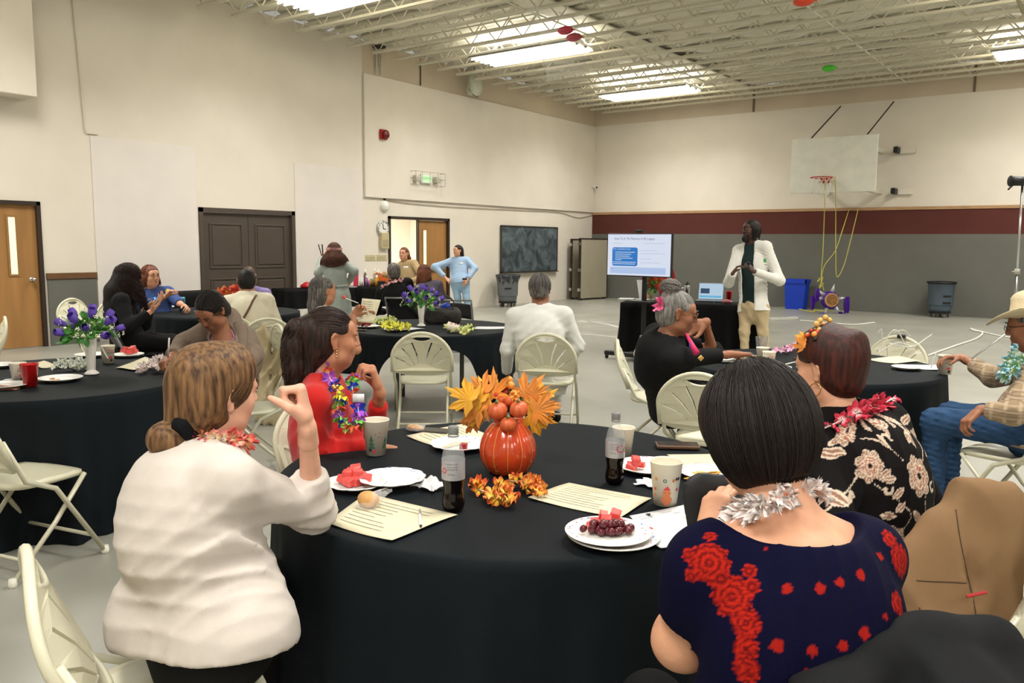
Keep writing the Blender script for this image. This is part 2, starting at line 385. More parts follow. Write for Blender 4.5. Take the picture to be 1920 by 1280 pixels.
# ---------------- things on the left wall
def W(y, z, x=0.): return A(XL+x, y, z)
b = MB(); o = empty('wall_clock', W(12.22, 1.84), label='round white wall clock with chrome rim left of the open doorway', cat='clock')
q = MB(); q.lathe([(0, .0), (.165, .0), (.175, .02), (.165, .045), (.15, .04)], 32, rz=ry3(PI/2)); q.build('rim', m_chrome, o, True)
q = MB(); q.lathe([(0, .03), (.15, .03), (.15, .02)], 32, rz=ry3(PI/2)); q.build('dial', m_white, o)
q = MB()
for k in range(12):
    a = k*PI/6; q.box((.031, -.006, .12), (.034, .006, .14), rot=rx3(a))
q.build('hour_marks', m_black, o)
for nm, L, a in (('hour_hand', .07, -100), ('minute_hand', .11, 12)):
    q = MB(); q.box((.034, -.006, -.01), (.037, .006, L), rot=rx3(R_(a))); q.build(nm, m_black, o)
o = empty('wall_speaker_box', W(12.23, 1.59), label='small almond wall box mounted just below the clock', cat='wall box')
q = MB(); q.box((0, -.11, -.17), (.08, .11, .17), .012); q.build('case', m_tan, o); q = MB(); q.box((.08, -.08, -.13), (.084, .08, .02)); q.build('grille', mat('grille_tan', rgb(168, 156, 120), .6), o)
for y, nm in ((11.86, 'left'), (12.18, 'right')):
    o = empty('switch_plate', W(y, 1.23), label=f'almond multi-gang light switch plate, the {nm} one of two beside the open doorway', cat='light switch', group='switch plates')
    q = MB(); q.box((0, -.14, -.06), (.012, .14, .06), .004); q.build('plate', m_tan, o)
    for k in range(4): q = MB(); q.box((.012, -.105+k*.06, -.015), (.022, -.085+k*.06, .015)); q.build('toggle', m_tan, o)
o = empty('emergency_bell', W(12.27, 2.31), label='white dome siren on the wall above the clock', cat='alarm')
q = MB(); q.lathe([(.12, 0), (.12, .02), (.105, .06), (.06, .09), (0, .1)], 24, rz=ry3(PI/2)); q.build('dome', m_white, o, True); q = MB(); q.box((0, -.02, .12), (.03, .02, .16)); q.build('cable_clip', m_black, o)
o = empty('fire_alarm', W(12.2, 3.77, .055), label='red fire alarm horn high on the cream left wall', cat='fire alarm')
m_red = mat('fire_red', rgb(168, 26, 30), .4)
q = MB(); q.box((0, -.1, -.1), (.05, .1, .1), .01); q.build('back_box', m_red, o); q = MB(); q.lathe([(.085, .05), (.09, .09), (.07, .11), (0, .11)], 20, c=(0, .02, 0), rz=ry3(PI/2)); q.build('horn', mat('dark_red', rgb(110, 20, 22), .4), o, True)
o = empty('exit_sign', W(13.47, 2.95, .055), label='green lit EXIT sign inside a wire guard above the doorway', cat='exit sign')
q = MB(); q.box((0, -.17, -.1), (.06, .17, .1), .01); q.build('sign_case', m_white, o)
q = MB(); q.box((.06, -.13, -.075), (.064, .13, .075)); q.build('sign_face', mat('exit_face', rgb(205, 225, 200), .5, emit=(rgb(170, 225, 160), .35)), o)
V, F = text_mesh('EXIT', .12); V = np.c_[np.full(len(V), .066), V[:, 0], V[:, 1]]; q = MB(); q.add(V, F); q.build('lettering', mat('exit_green', rgb(70, 190, 90), .5, emit=(rgb(80, 210, 100), .5)), o)
q = MB()
for z in (-.14, 0., .14): q.tube([(0, -.45, z), (.16, -.45, z), (.16, .5, z), (0, .5, z)], .006, 5)
for y in (-.45, -.25, .0, .25, .5): q.tube([(.16, y, -.14), (.16, y, .14)], .006, 5)
q.build('wire_guard', mat('guard_grey', rgb(170, 166, 152), .5), o)
for s_ in (-1, 1): q = MB(); q.box((0, s_*.32-.07, -.07), (.12, s_*.32+.07, .06), .015); q.build('lamp_head', mat('lamp_grey', rgb(196, 192, 176), .5), o)
o = empty('gas_pipes', W(12.15, 4.97), label='bundle of thin conduit pipes dropping from the ceiling onto the wall ledge', cat='pipe')
for k, dy in enumerate((-.1, -.04, .03)): q = MB(); q.tube([(.05, dy, (0, .15, 0)[k]), (.05, dy, .55)], .014, 6); q.build('pipe', m_chrome if k != 1 else m_tan, o)
q = MB(); q.box((.02, -.16, .5), (.1, .12, .58)); q.build('bracket', m_frame, o)
o = tag(MB().tube([(XL+.03, 13.38, 4.93), (XL+.03, 13.38, 5.5)], .012, 6).build('conduit_drop', m_frame), 'thin dark conduit drop on the wall between the pipes and hanging bag', 'pipe')
o = empty('hanging_bag', W(14.88, 5.3, .3), label='pale crumpled plastic bag hanging under the ceiling by the left wall', cat='bag')
q = MB(); q.lathe([(.01, .2), (.08, .12), (.16, -.05), (.19, -.25), (.14, -.36), (0, -.38)], 14, wob=lambda t, z: .16*np.sin(3*t+z*9)); q.build('bag_body', mat('frosted_bag', rgb(205, 208, 190), .5), o, True)
q = MB(); q.tube([(0, 0, .2), (0, .03, .28), (.02, -.02, .3)], .008, 5); q.tube([(.0, -.18, -.25), (.05, -.1, -.38), (.02, .1, -.4), (0, .17, -.3)], .008, 5); q.build('cord', m_frame, o)
# chalkboard
o = empty('chalkboard', W(17.55, 1.4, .02), label='dusty green-black chalkboard with smeared chalk on the cream wall', cat='chalkboard')
mcb = mat('chalk_smeared_slate', rgb(52, 62, 64), .8)
nt = mcb.node_tree; tc = nt.nodes.new('ShaderNodeTexCoord'); n1 = nt.nodes.new('ShaderNodeTexNoise'); n1.inputs['Scale'].default_value = 3.2; n1.inputs['Detail'].default_value = 7; n1.inputs['Distortion'].default_value = .9
cr = nt.nodes.new('ShaderNodeValToRGB'); cr.color_ramp.elements[0].position = .36; cr.color_ramp.elements[0].color = rgb(40, 50, 55); cr.color_ramp.elements[1].position = .74; cr.color_ramp.elements[1].color = rgb(100, 112, 118)
nt.links.new(tc.outputs['Object'], n1.inputs[0]); nt.links.new(n1.outputs[0], cr.inputs[0]); nt.links.new(cr.outputs[0], nt.nodes['Principled BSDF'].inputs['Base Color'])
q = MB(); q.box((0, -1.26, -.56), (.02, 1.26, .58)); q.build('slate', mcb, o)
q = MB()
for a in ((-1.28, -1.25, -.58, .6), (1.25, 1.28, -.58, .6), (-1.28, 1.28, .58, .61), (-1.28, 1.28, -.6, -.56)): q.box((0, a[0], a[2]), (.035, a[1], a[3]))
q.box((0, -1.28, -.6), (.08, 1.28, -.58)); q.build('frame_and_tray', mat('board_frame', rgb(58, 54, 46), .5), o)
# corner camera and cable
o = empty('security_camera', A(XL+.12, YB-.12, 3.2), label='small white security camera in the far wall corner', cat='camera')
q = MB(); q.tube([(0, .1, 0), (0, 0, .02)], .02, 6); q.tube([(-.06, -.02, .02), (.12, -.1, -.02)], .045, 10); q.build('housing', m_white, o); q = MB(); q.tube([(.12, -.1, -.02), (.125, -.103, -.022)], .03, 10); q.build('lens', m_black, o)
P = spline([W(12.3, 2.44, .02), W(13.0, 2.40, .02), W(14.6, 2.38, .02), W(17, 2.40, .02), W(18.9, 2.41, .02), W(19.9, 2.30, .02), W(20.7, 2.40, .02)], 50)
q = MB(); q.tube(P, .008, 5); tag(q.build('wall_cable', mat('cable_tan', rgb(150, 136, 112), .6)), 'thin sagging cable running along the wall above the doorway and chalkboard', 'cable')
q = MB(); q.tube([W(6.04, 5.01, .02), W(6.12, 3.2, .02), W(6.14, 3.13, .02), W(6.3, 3.13, .02)], .012, 5); tag(q.build('wall_conduit', m_wall), 'cream painted conduit running down the left wall and hooking right', 'pipe')

# ---------------- backboard
bx = empty('basketball_hoop', A(-5.26, YB-1.85, 0), label='white wooden backboard with a red rim and net on the back wall', cat='basketball hoop')
q = MB(); q.box((-.92, 0, 2.74), (.92, .03, 3.95), .008); q.build('backboard', mat('weathered_white_board', rgb(228, 227, 216), .6, noise=.08, scale=4), bx)
q = MB(); th = np.linspace(0, 2*PI, 33)[:-1]; RC = A(-.1, -.42, 3.04); q.tube([RC+A(.23*math.cos(t), .23*math.sin(t), 0) for t in th], .011, 8, closed=True); q.box((-.2, -.2, 2.95), (.0, 0, 3.05)); q.tube([RC+A(-.1, .2, 0), RC+A(-.1, .42, -.06)], .01, 6); q.tube([RC+A(.1, .2, 0), RC+A(.1, .42, -.06)], .01, 6); q.build('rim', mat('rim_orange_red', rgb(176, 52, 36), .4), bx, True)
q = MB()
for k in range(12):
    for s_ in (1, -1):
        P = [RC+A((.23-.1*t)*math.cos(k*PI/6+s_*t*1.1), (.23-.1*t)*math.sin(k*PI/6+s_*t*1.1), -.42*t) for t in np.linspace(0, 1, 6)]; q.tube(P, .005, 4, False)
q.build('net', m_white, bx)
for x, xt in ((-.5, -.55), (.68, .62)): q = MB(); q.tube([(x, .02, 3.95), (x+.1, 1.83, 4.88)], .016, 6); q.build('stay_rod', m_frame, bx)
for z in (2.83, 3.76):
    for xa in (.55, -.65): q = MB(); q.box((xa, .03, z-.05), (xa+.10, 1.84, z+.05)); q.build('wall_arm', m_steel, bx)
    q = MB(); q.box((.9, 1.5, z-.07), (1.0, 1.84, z+.07), .02); q.build('arm_joint', m_black, bx)
    q = MB(); q.box((.98, 1.78, z-.07), (1.32, 1.84, z+.07)); q.build('wall_bracket', m_wall, bx)
# clear plastic sheet under the ceiling, balloon scraps
mpl = mat('clear_plastic_sheet', (.9, .92, .9, 1), .25, alpha=.22)
P00, P10, P01, P11 = at(962, -20, 12.4), at(1090, 40, 12.4), at(1020, 158, 12.6), at(1108, 137, 12.3)
q = MB(); q.grid(lambda u, v: (P00*(1-u)+P10*u)*(1-v)+(P01*(1-u)+P11*u)*v+A(.10*math.sin(u*9+v*3), .10*math.cos(u*7), 0), 14, 10)
tag(q.build('hanging_plastic_sheet', mpl, smooth=True), 'clear plastic sheet hanging loose from the ceiling between two light fixtures', 'plastic sheet')
for (px, py, d, c, l) in ((1060, 57, 11.9, rgb(190, 60, 80), 'deflated pink-red balloon caught in the ceiling joists beside the hanging plastic sheet'), (1076, 70, 11.9, rgb(170, 70, 80), 'small dark red balloon scrap just under the fixture beside the plastic sheet'), (1507, 2, 9.7, rgb(214, 70, 40), 'orange-red balloon caught at the ceiling, at the top edge of the photo'), (1554, 128, 14.6, rgb(80, 190, 50), 'bright green balloon scrap caught in the ceiling joists near the back wall')):
    P = at(px, py, d); q = MB(); q.ell((0, 0, 0), (.13, .08, .06), 12, 8); q.tube([(.12, 0, 0), (.16, 0, -.02)], .012, 6); tag(q.build('balloon', mat('balloon_%d' % px, c, .35), smooth=True, loc=P), l, 'balloon')
# ============================================================ tables
m_cloth = mat('black_polyester_tablecloth', rgb(17, 23, 27), .7, noise=.12, scale=5, bump=.25, bscale=420, spec=.14)
m_clothb = mat('jet_black_tablecloth', rgb(8, 8, 9), .85, spec=.2)
m_leg = mat('grey_table_leg', rgb(74, 74, 68), .4, .4)
m_ttop = mat('speckled_grey_laminate', rgb(196, 196, 186), .5)
TR = .83; TZ = .745
def round_table(c, label, clab, seed, hem=None, wave=1., nf=17, legs_rot=0.):
    r = empty('round_table', (c[0], c[1], 0), label=label, cat='table')
    q = MB(); q.lathe([(0, TZ-.035), (TR-.005, TZ-.035), (TR-.001, TZ-.02), (TR-.005, TZ-.004), (0, TZ-.004)], 64); q.build('tabletop', m_ttop, r, False)
    for sx in (-1, 1):
        R3 = rz3(legs_rot)
        for sy in (-1, 1):
            q = MB(); q.box((sx*.30-.02, sy*.36-.02, 0), (sx*.30+.02, sy*.36+.02, TZ-.035)); q.xf(R3); q.build('leg', m_leg, r)
        q = MB(); q.box((sx*.30-.015, -.36, TZ-.2), (sx*.30+.015, .36, TZ-.17)); q.box((sx*.30-.015, -.36, .12), (sx*.30+.015, .36, .145)); q.xf(R3); q.build('crossbar', m_leg, r)
    rs = np.random.default_rng(seed); ph = rs.uniform(0, 6.28, 8); NA, NR = 220, 26
    V = []; F = []
    th = np.arange(NA)/NA*2*PI
    fold = .5+.5*np.sin(nf*th+1.2*np.sin(3*th+ph[0])+ph[1]); fold = fold**1.6
    fold2 = np.sin(31*th+ph[2]+2*np.sin(5*th+ph[3]))
    for t in (0, .4, .8, .97): V.append(np.c_[TR*t*np.cos(th), TR*t*np.sin(th), np.full(NA, TZ)])
    hemz = np.full(NA, .004) if hem is None else hem(th)
    for i in range(NR+1):
        s_ = i/NR; z = TZ-.002-s_*(TZ-hemz)+.0
        d = np.clip((TZ-z)/TZ, 0, 1)
        rr = TR+.006*min(1, i/1.5)+wave*(.012*d+.085*d**1.2*(fold-.25)+.014*d*fold2)+.035*np.clip(d-.9, 0, 1)*10*.3
        if i == 0: rr = TR*np.ones(NA)
        V.append(np.c_[rr*np.cos(th), rr*np.sin(th), z+(.0015 if i == 0 else 0)])
    V = np.concatenate(V); n = 4+NR+1
    for i in range(n-1):
        for k in range(NA): F.append((i*NA+k, i*NA+(k+1) % NA, (i+1)*NA+(k+1) % NA, (i+1)*NA+k))
    F.append(list(range(NA))[::-1]); 
    F = [f[::-1] for f in F]
    o = mesh_obj('tablecloth', V, F, m_cloth, None, True, loc=(c[0], c[1], 0)); tag(o, clab, 'tablecloth')
    return r
T1, T2, T3, T4, T5 = A(-1.665, 2.275), A(-5.29, 5.80), A(-1.65, 5.68), A(-5.02, 2.22), A(-8.2, 5.5)
round_table(T1, 'nearest round banquet table, under the black cloth with the pumpkin on it', 'black floor-length cloth on the nearest round table, under the pumpkin centrepiece', 3, wave=.75)
def hem2(th):
    a0 = math.atan2(-5.8, 5.29); d = np.abs((th-(a0-.03)+PI) % (2*PI)-PI); e = PI-d
    return .004+.63*np.clip(1-(d/.60)**4, 0, 1)**.5+.66*np.clip(1-(e/.95)**4, 0, 1)**.5
round_table(T2, 'round table with grey legs showing under its lifted cloth, holding the dark handbag', 'black cloth on the round table with the handbag, its hem arched up at the front', 5, hem2, legs_rot=R_(40))
round_table(T3, 'right-hand round table holding the holiday cups and paper plates, beside the man in the hat', 'black cloth on the right-hand round table beside the man in the straw hat', 8, nf=15)
round_table(T4, 'left-hand round table with the red cup and purple flowers in a fluted vase', 'black cloth on the left-hand round table under the red cup', 12, nf=13)
round_table(T5, 'far round table under the black cloth, in front of the dark double doors', 'black cloth on the far round table with the blue tumbler', 15, nf=14)

def rect_table(p0, p1, depth_dir, dep, name_lab, cloth_lab, hemz=.004, m=m_clothb, legs=False, seed=1):
    p0, p1 = A(*p0[:2], 0), A(*p1[:2], 0); u = p1-p0; L = np.linalg.norm(u); u = u/L; v = nrm(A(-u[1], u[0], 0))
    if v@A(*depth_dir, 0) < 0: v = -v
    Rm = np.c_[u, v, A(0, 0, 1)]; r = empty('folding_table', p0, label=name_lab, cat='table')
    q = MB(); q.box((.01, .01, .70), (L-.01, dep-.01, .735)); q.xf(Rm); q.build('tabletop', m_ttop, r)
    for x in (.18, L-.18):
        for y in (.08, dep-.08): q = MB(); q.tube([(x, y, 0), (x, y, .7)], .014, 8); q.xf(Rm); q.build('leg', m_chrome, r)
    rs = np.random.default_rng(seed); n = 120; per = 2*(L+dep); rows = []
    def edge(s):
        s = s % per
        if s < L: return A(s, 0), A(0, -1)
        if s < L+dep: return A(L, s-L), A(1, 0)
        if s < 2*L+dep: return A(L-(s-L-dep), dep), A(0, 1)
        return A(0, dep-(s-2*L-dep)), A(-1, 0)
    ph = rs.uniform(0, 6, 3)
    for i in range(12):
        t = i/11; z = .742-t*(.742-hemz); row = []
        for k in range(n):
            s = k/n*per; e, nn = edge(s); amp = .03*t*(math.sin(s*22+ph[0])+.6*math.sin(s*37+ph[1]))+.035*t+.004
            row.append((*(e+nn*(amp if i else .002)), z))
        rows.append(row)
    V = np.array(rows).reshape(-1, 3)@Rm.T; F = [((i+1)*n+k, (i+1)*n+(k+1) % n, i*n+(k+1) % n, i*n+k) for i in range(11) for k in range(n)]
    F.append(list(range(n)))
    tag(mesh_obj('tablecloth', V, F, m, None, True, loc=p0), cloth_lab, 'tablecloth')
    return r
pt0, pt1 = on(1163, 566, .75), on(1368, 572, .75); ptd = nrm(pt1-pt0); PT0 = pt0; PT1 = pt0+ptd*1.95
rect_table(PT0, PT1, (-.6, .8), .76, 'long folding table behind the television stand, holding the laptop', 'jet black cloth covering the long table with the laptop', seed=4)
ta0, ta1 = on(535, 543, .75), on(612, 541, .75)
rect_table(ta0, ta0+nrm(ta1-ta0)*1.25, (-1, .3), .7, 'black-covered folding table by the dark double doors, with the red hat on it', 'black cloth on the table by the double doors, draped short of the floor', .42, seed=6)
tb0, tb1 = A(-11.55, 11.05), A(-9.35, 11.75)
rect_table(on(636, 538, .75), on(800, 538, .75), (-1, 1), .62, 'long black-covered table crowded with craft bottles, behind the woman in black with the pink lei', 'black cloth on the table crowded with bottles and boxes', .40, seed=7)
rect_table(A(-11.45, 6.2), A(-11.45, 7.9), (-1, 0), .75, 'black-covered table against the white wall board left of the double doors', 'black cloth on the table against the white wall board', seed=9)

# ============================================================ folding chairs (fan backs)
m_chair = mat('cream_plastic', rgb(214, 210, 184), .38, noise=.03, scale=8)
m_chtube = mat('cream_powder_coat', rgb(206, 202, 178), .33, .1)
m_foot = mat('cream_rubber_foot', rgb(222, 220, 204), .7)
def fan_outline(k=0.):
    top = [(.235*math.cos(t)*(1-k), .10+(.20-k*.2)*math.sin(t)) for t in np.linspace(0, PI, 25)]
    bot = [(-.235+.0*t, 0) for t in (0,)]
    low = [(.235*math.cos(t), .02-.105*math.sin(t-PI)**1.0) for t in np.linspace(PI, 2*PI, 21)]
    return top+low
def slot(a, r0, r1, w_):
    c = A(0, -.13); d0, d1 = A(math.sin(a), math.cos(a)), A(math.sin(a*1.18), math.cos(a*1.18)); n0 = A(d0[1], -d0[0])
    p0 = c+d0*r0; p1 = c+d1*r1; m = (p0+p1)/2+n0*.008*np.sign(a)*-1
    P = np.array([p0, m, p1]); return [p0-n0*w_*.3, m-n0*w_*.5, p1-n0*w_*.5, p1+n0*w_*.5, m+n0*w_*.5, p0+n0*w_*.3]
outer = fan_outline()
holes = [slot(a, .15, r1, .012) for a, r1 in ((-.62, .315), (-.40, .345), (-.19, .36), (.19, .36), (.40, .345), (.62, .315))]
hand = [(x, .262-.0*x) for x in np.linspace(-.085, .085, 9)] + [(x, .262-.038*math.sqrt(max(0, 1-(x/.085)**2))) for x in np.linspace(.075, -.075, 9)]
hand = [(x, .25+.022*(1-(x/.085)**2)) for x in np.linspace(-.085, .085, 9)]+[(x, .25-.03*(1-(x/.085)**2)) for x in np.linspace(.075, -.075, 8)]
FV, FF = shape2d([outer]+holes+[hand], .007)
BT = A(0, -.215, .56); sl = nrm(A(0, -.37, .86)); nn_ = nrm(np.cross(A(1, 0, 0), sl))     # backrest frame
def back_xf(V):
    V = np.asarray(V, float); cv = -.055*(V[:, 0]/.235)**2
    return BT+np.outer(V[:, 0], A(1, 0, 0))+np.outer(V[:, 1], sl)+np.outer(V[:, 2]-cv-.03, nn_)
def make_chair(mc=None, mt=None, solid=False):
    mc = mc or m_chair; mt = mt or m_chtube
    r = empty('folding_chair', (0, 0, 0))
    if solid:
        q = MB(); q.grid(lambda u, v: tuple(back_xf([[-.21+.42*u, -.02+.22*v, .0]])[0]), 9, 4, thick=nn_*.012); q.build('backrest', mc, r, True)
    else:
        q = MB(); q.add(back_xf(FV), FF); q.build('backrest', mc, r)
        rimp = [(x, y, .0) for x, y in fan_outline()[:25]]; rimp = [(.238, -.02, 0)]+rimp+[(-.238, -.02, 0)]
        q = MB(); q.tube(back_xf(rimp), .0135, 8); q.build('back_rim', mc, r, True)
        q = MB(); q.tube(back_xf([(x, .25-.03*(1-(x/.085)**2), 0) for x in np.linspace(-.1, .1, 11)]), .009, 6); q.tube(back_xf([(x, .02-.105*math.sqrt(max(0, 1-(x/.236)**2)), 0) for x in np.linspace(-.236, .236, 19)]), .009, 6); q.build('back_lip', mc, r, True)
    def seat(u, v):
        x = (u-.5)*2; y = (v-.5)*2; rr = max(abs(x), abs(y)) or 1e-6
        d = (abs(x)**3.2+abs(y)**3.2)**(1/3.2) or 1e-6; x, y = x*rr/d, y*rr/d
        return (x*.195*(1+.04*y), .0+y*.2, .445-.012*(1-x*x)*(1-y*y)-.02*max(0, y-.6)/.4)
    q = MB(); q.grid(seat, 13, 13, thick=.026); q.build('seat', mc, r, True)
    for s_ in (-1, 1):
        q = MB(); x = s_*.225; q.tube([BT+A(x, 0, 0)+sl*(.27 if solid else .12)+A(0, -.01, 0), BT+A(x, 0, 0)+sl*-.1, A(x, -.03, .40), A(x*1.02, .21, .02)], .0125, 8)
        lg = q.build('leg', mt, r, True); q = MB(); q.lathe([(0, 0), (.018, 0), (.019, .012), (.016, .04), (0, .04)], 12, c=(x*1.02, .215, 0)); q.build('rubber_foot', m_foot if not solid else m_black, lg, True)
        x = s_*.195; q = MB(); q.tube([A(x, .15, .425), A(x, -.02, .23), A(x*1.02, -.245, .02)], .0115, 8)
        lg = q.build('leg', mt, r, True); q = MB(); q.lathe([(0, 0), (.018, 0), (.019, .012), (.016, .04), (0, .04)], 12, c=(x*1.02, -.25, 0)); q.build('rubber_foot', m_foot if not solid else m_black, lg, True)
    if solid: q = MB(); q.tube([BT+A(-.225, -.01, 0)+sl*.2, BT+A(-.22, -.01, 0)+sl*.26, BT+A(.22, -.01, 0)+sl*.26, BT+A(.225, -.01, 0)+sl*.2], .0125, 8); q.build('top_rail', mt, r, True)
    q = MB(); q.tube([A(-.225, .14, .12), A(.225, .14, .12)], .009, 6); q.build('stretcher', mt, r, True)
    q = MB(); q.tube([A(-.195, -.17, .09), A(.195, -.17, .09)], .009, 6); q.build('stretcher', mt, r, True)
    return r
chair0 = make_chair(); used = []
def chair(P, deg, label, top=True, src=None, z=.86):
    o = (src or chair0)
    if o in used: o = copy_tree(o)
    else: used.append(o)
    f = A(math.cos(R_(deg)), math.sin(R_(deg)), 0)
    base = (A(P[0], P[1], 0)+f*.335) if top else A(P[0], P[1], 0)
    o.location = base; o.rotation_euler = (0, 0, R_(deg-90)); tag(o, label, 'chair', 'folding chairs' if (src or chair0) is chair0 else 'black folding chairs'); return o
chair(on(790, 622, .86), 130, 'empty cream fan-back folding chair in the middle, seen from behind with floor showing through')
chair((-4.12, 1.66), 104, 'empty cream folding chair at the left-hand table, its legs crossed against the black cloth', False)
chair(on(1308, 698, .86), 98, 'cream fan-back folding chair just left of the dark bobbed head, against the right-hand table')
chair(on(1150, 640, .84), 32, 'cream folding chair the grey-haired woman with glasses sits on, back tilted at left')
chair(on(1023, 624, .86), 118, 'cream fan-back chair carrying the man in the white shirt, seen from behind')
chair(on(1690, 628, .86), -106, 'cream fan-back chair with strings wound over it, on the far side of the right-hand table')
chair(at(502, 585, 7.4), 135, 'cream fan-back folding chair with the beige raincoat hung over it')
chair(on(16, 592, .86), 250, 'cream fan-back folding chair at the left edge in front of the wooden door')
chair((-.42, 5.14), 163, 'cream folding chair under the man in the straw hat', False)
chair((-9.75, 4.75), 20, 'cream folding chair behind the purple flowers, left of the woman with long black curls', False)
chair(on(335, 1285, .44), 70, 'cream folding chair under the woman in ivory, its back in the bottom left corner', False)
chair((-2.62, 2.42), 5, 'cream folding chair under the woman in the red cardigan', False)
chair((-.42, 1.42), 128, 'cream folding chair under the woman in the navy embroidered blouse', False)
chair((-.33, 2.50), 165, 'cream folding chair under the tan coat', False)
mbk = mat('black_vinyl', rgb(20, 20, 22), .5); mgt = mat('grey_chair_tube', rgb(120, 122, 120), .35, .5)
bch = make_chair(mbk, mgt, True)
chair(on(752, 556, .82), 118, 'black folding chair with grey legs under the woman in black with the pink lei', src=bch, z=.82)
chair(on(852, 560, .82), 118, 'black folding chair behind the dark handbag, under the woman in the patterned top', src=bch)
chair((-7.35, 4.05), 70, 'black folding chair under the woman with long black curls', False, src=bch)
for (x, y, dg, l) in ((-8.93, 6.25, -50, 'cream folding chair under the person in the purple top'), (-9.15, 4.9, 10, 'cream folding chair under the woman in the blue lei'), (-6.9, 4.75, 135, 'cream folding chair under the person in the cream sweater'), (-5.6, 4.62, 70, 'cream folding chair under the woman with long grey hair'), (-4.62, 3.28, -120, 'cream folding chair under the woman in the taupe hoodie')):
    chair((x, y), dg, l, False)
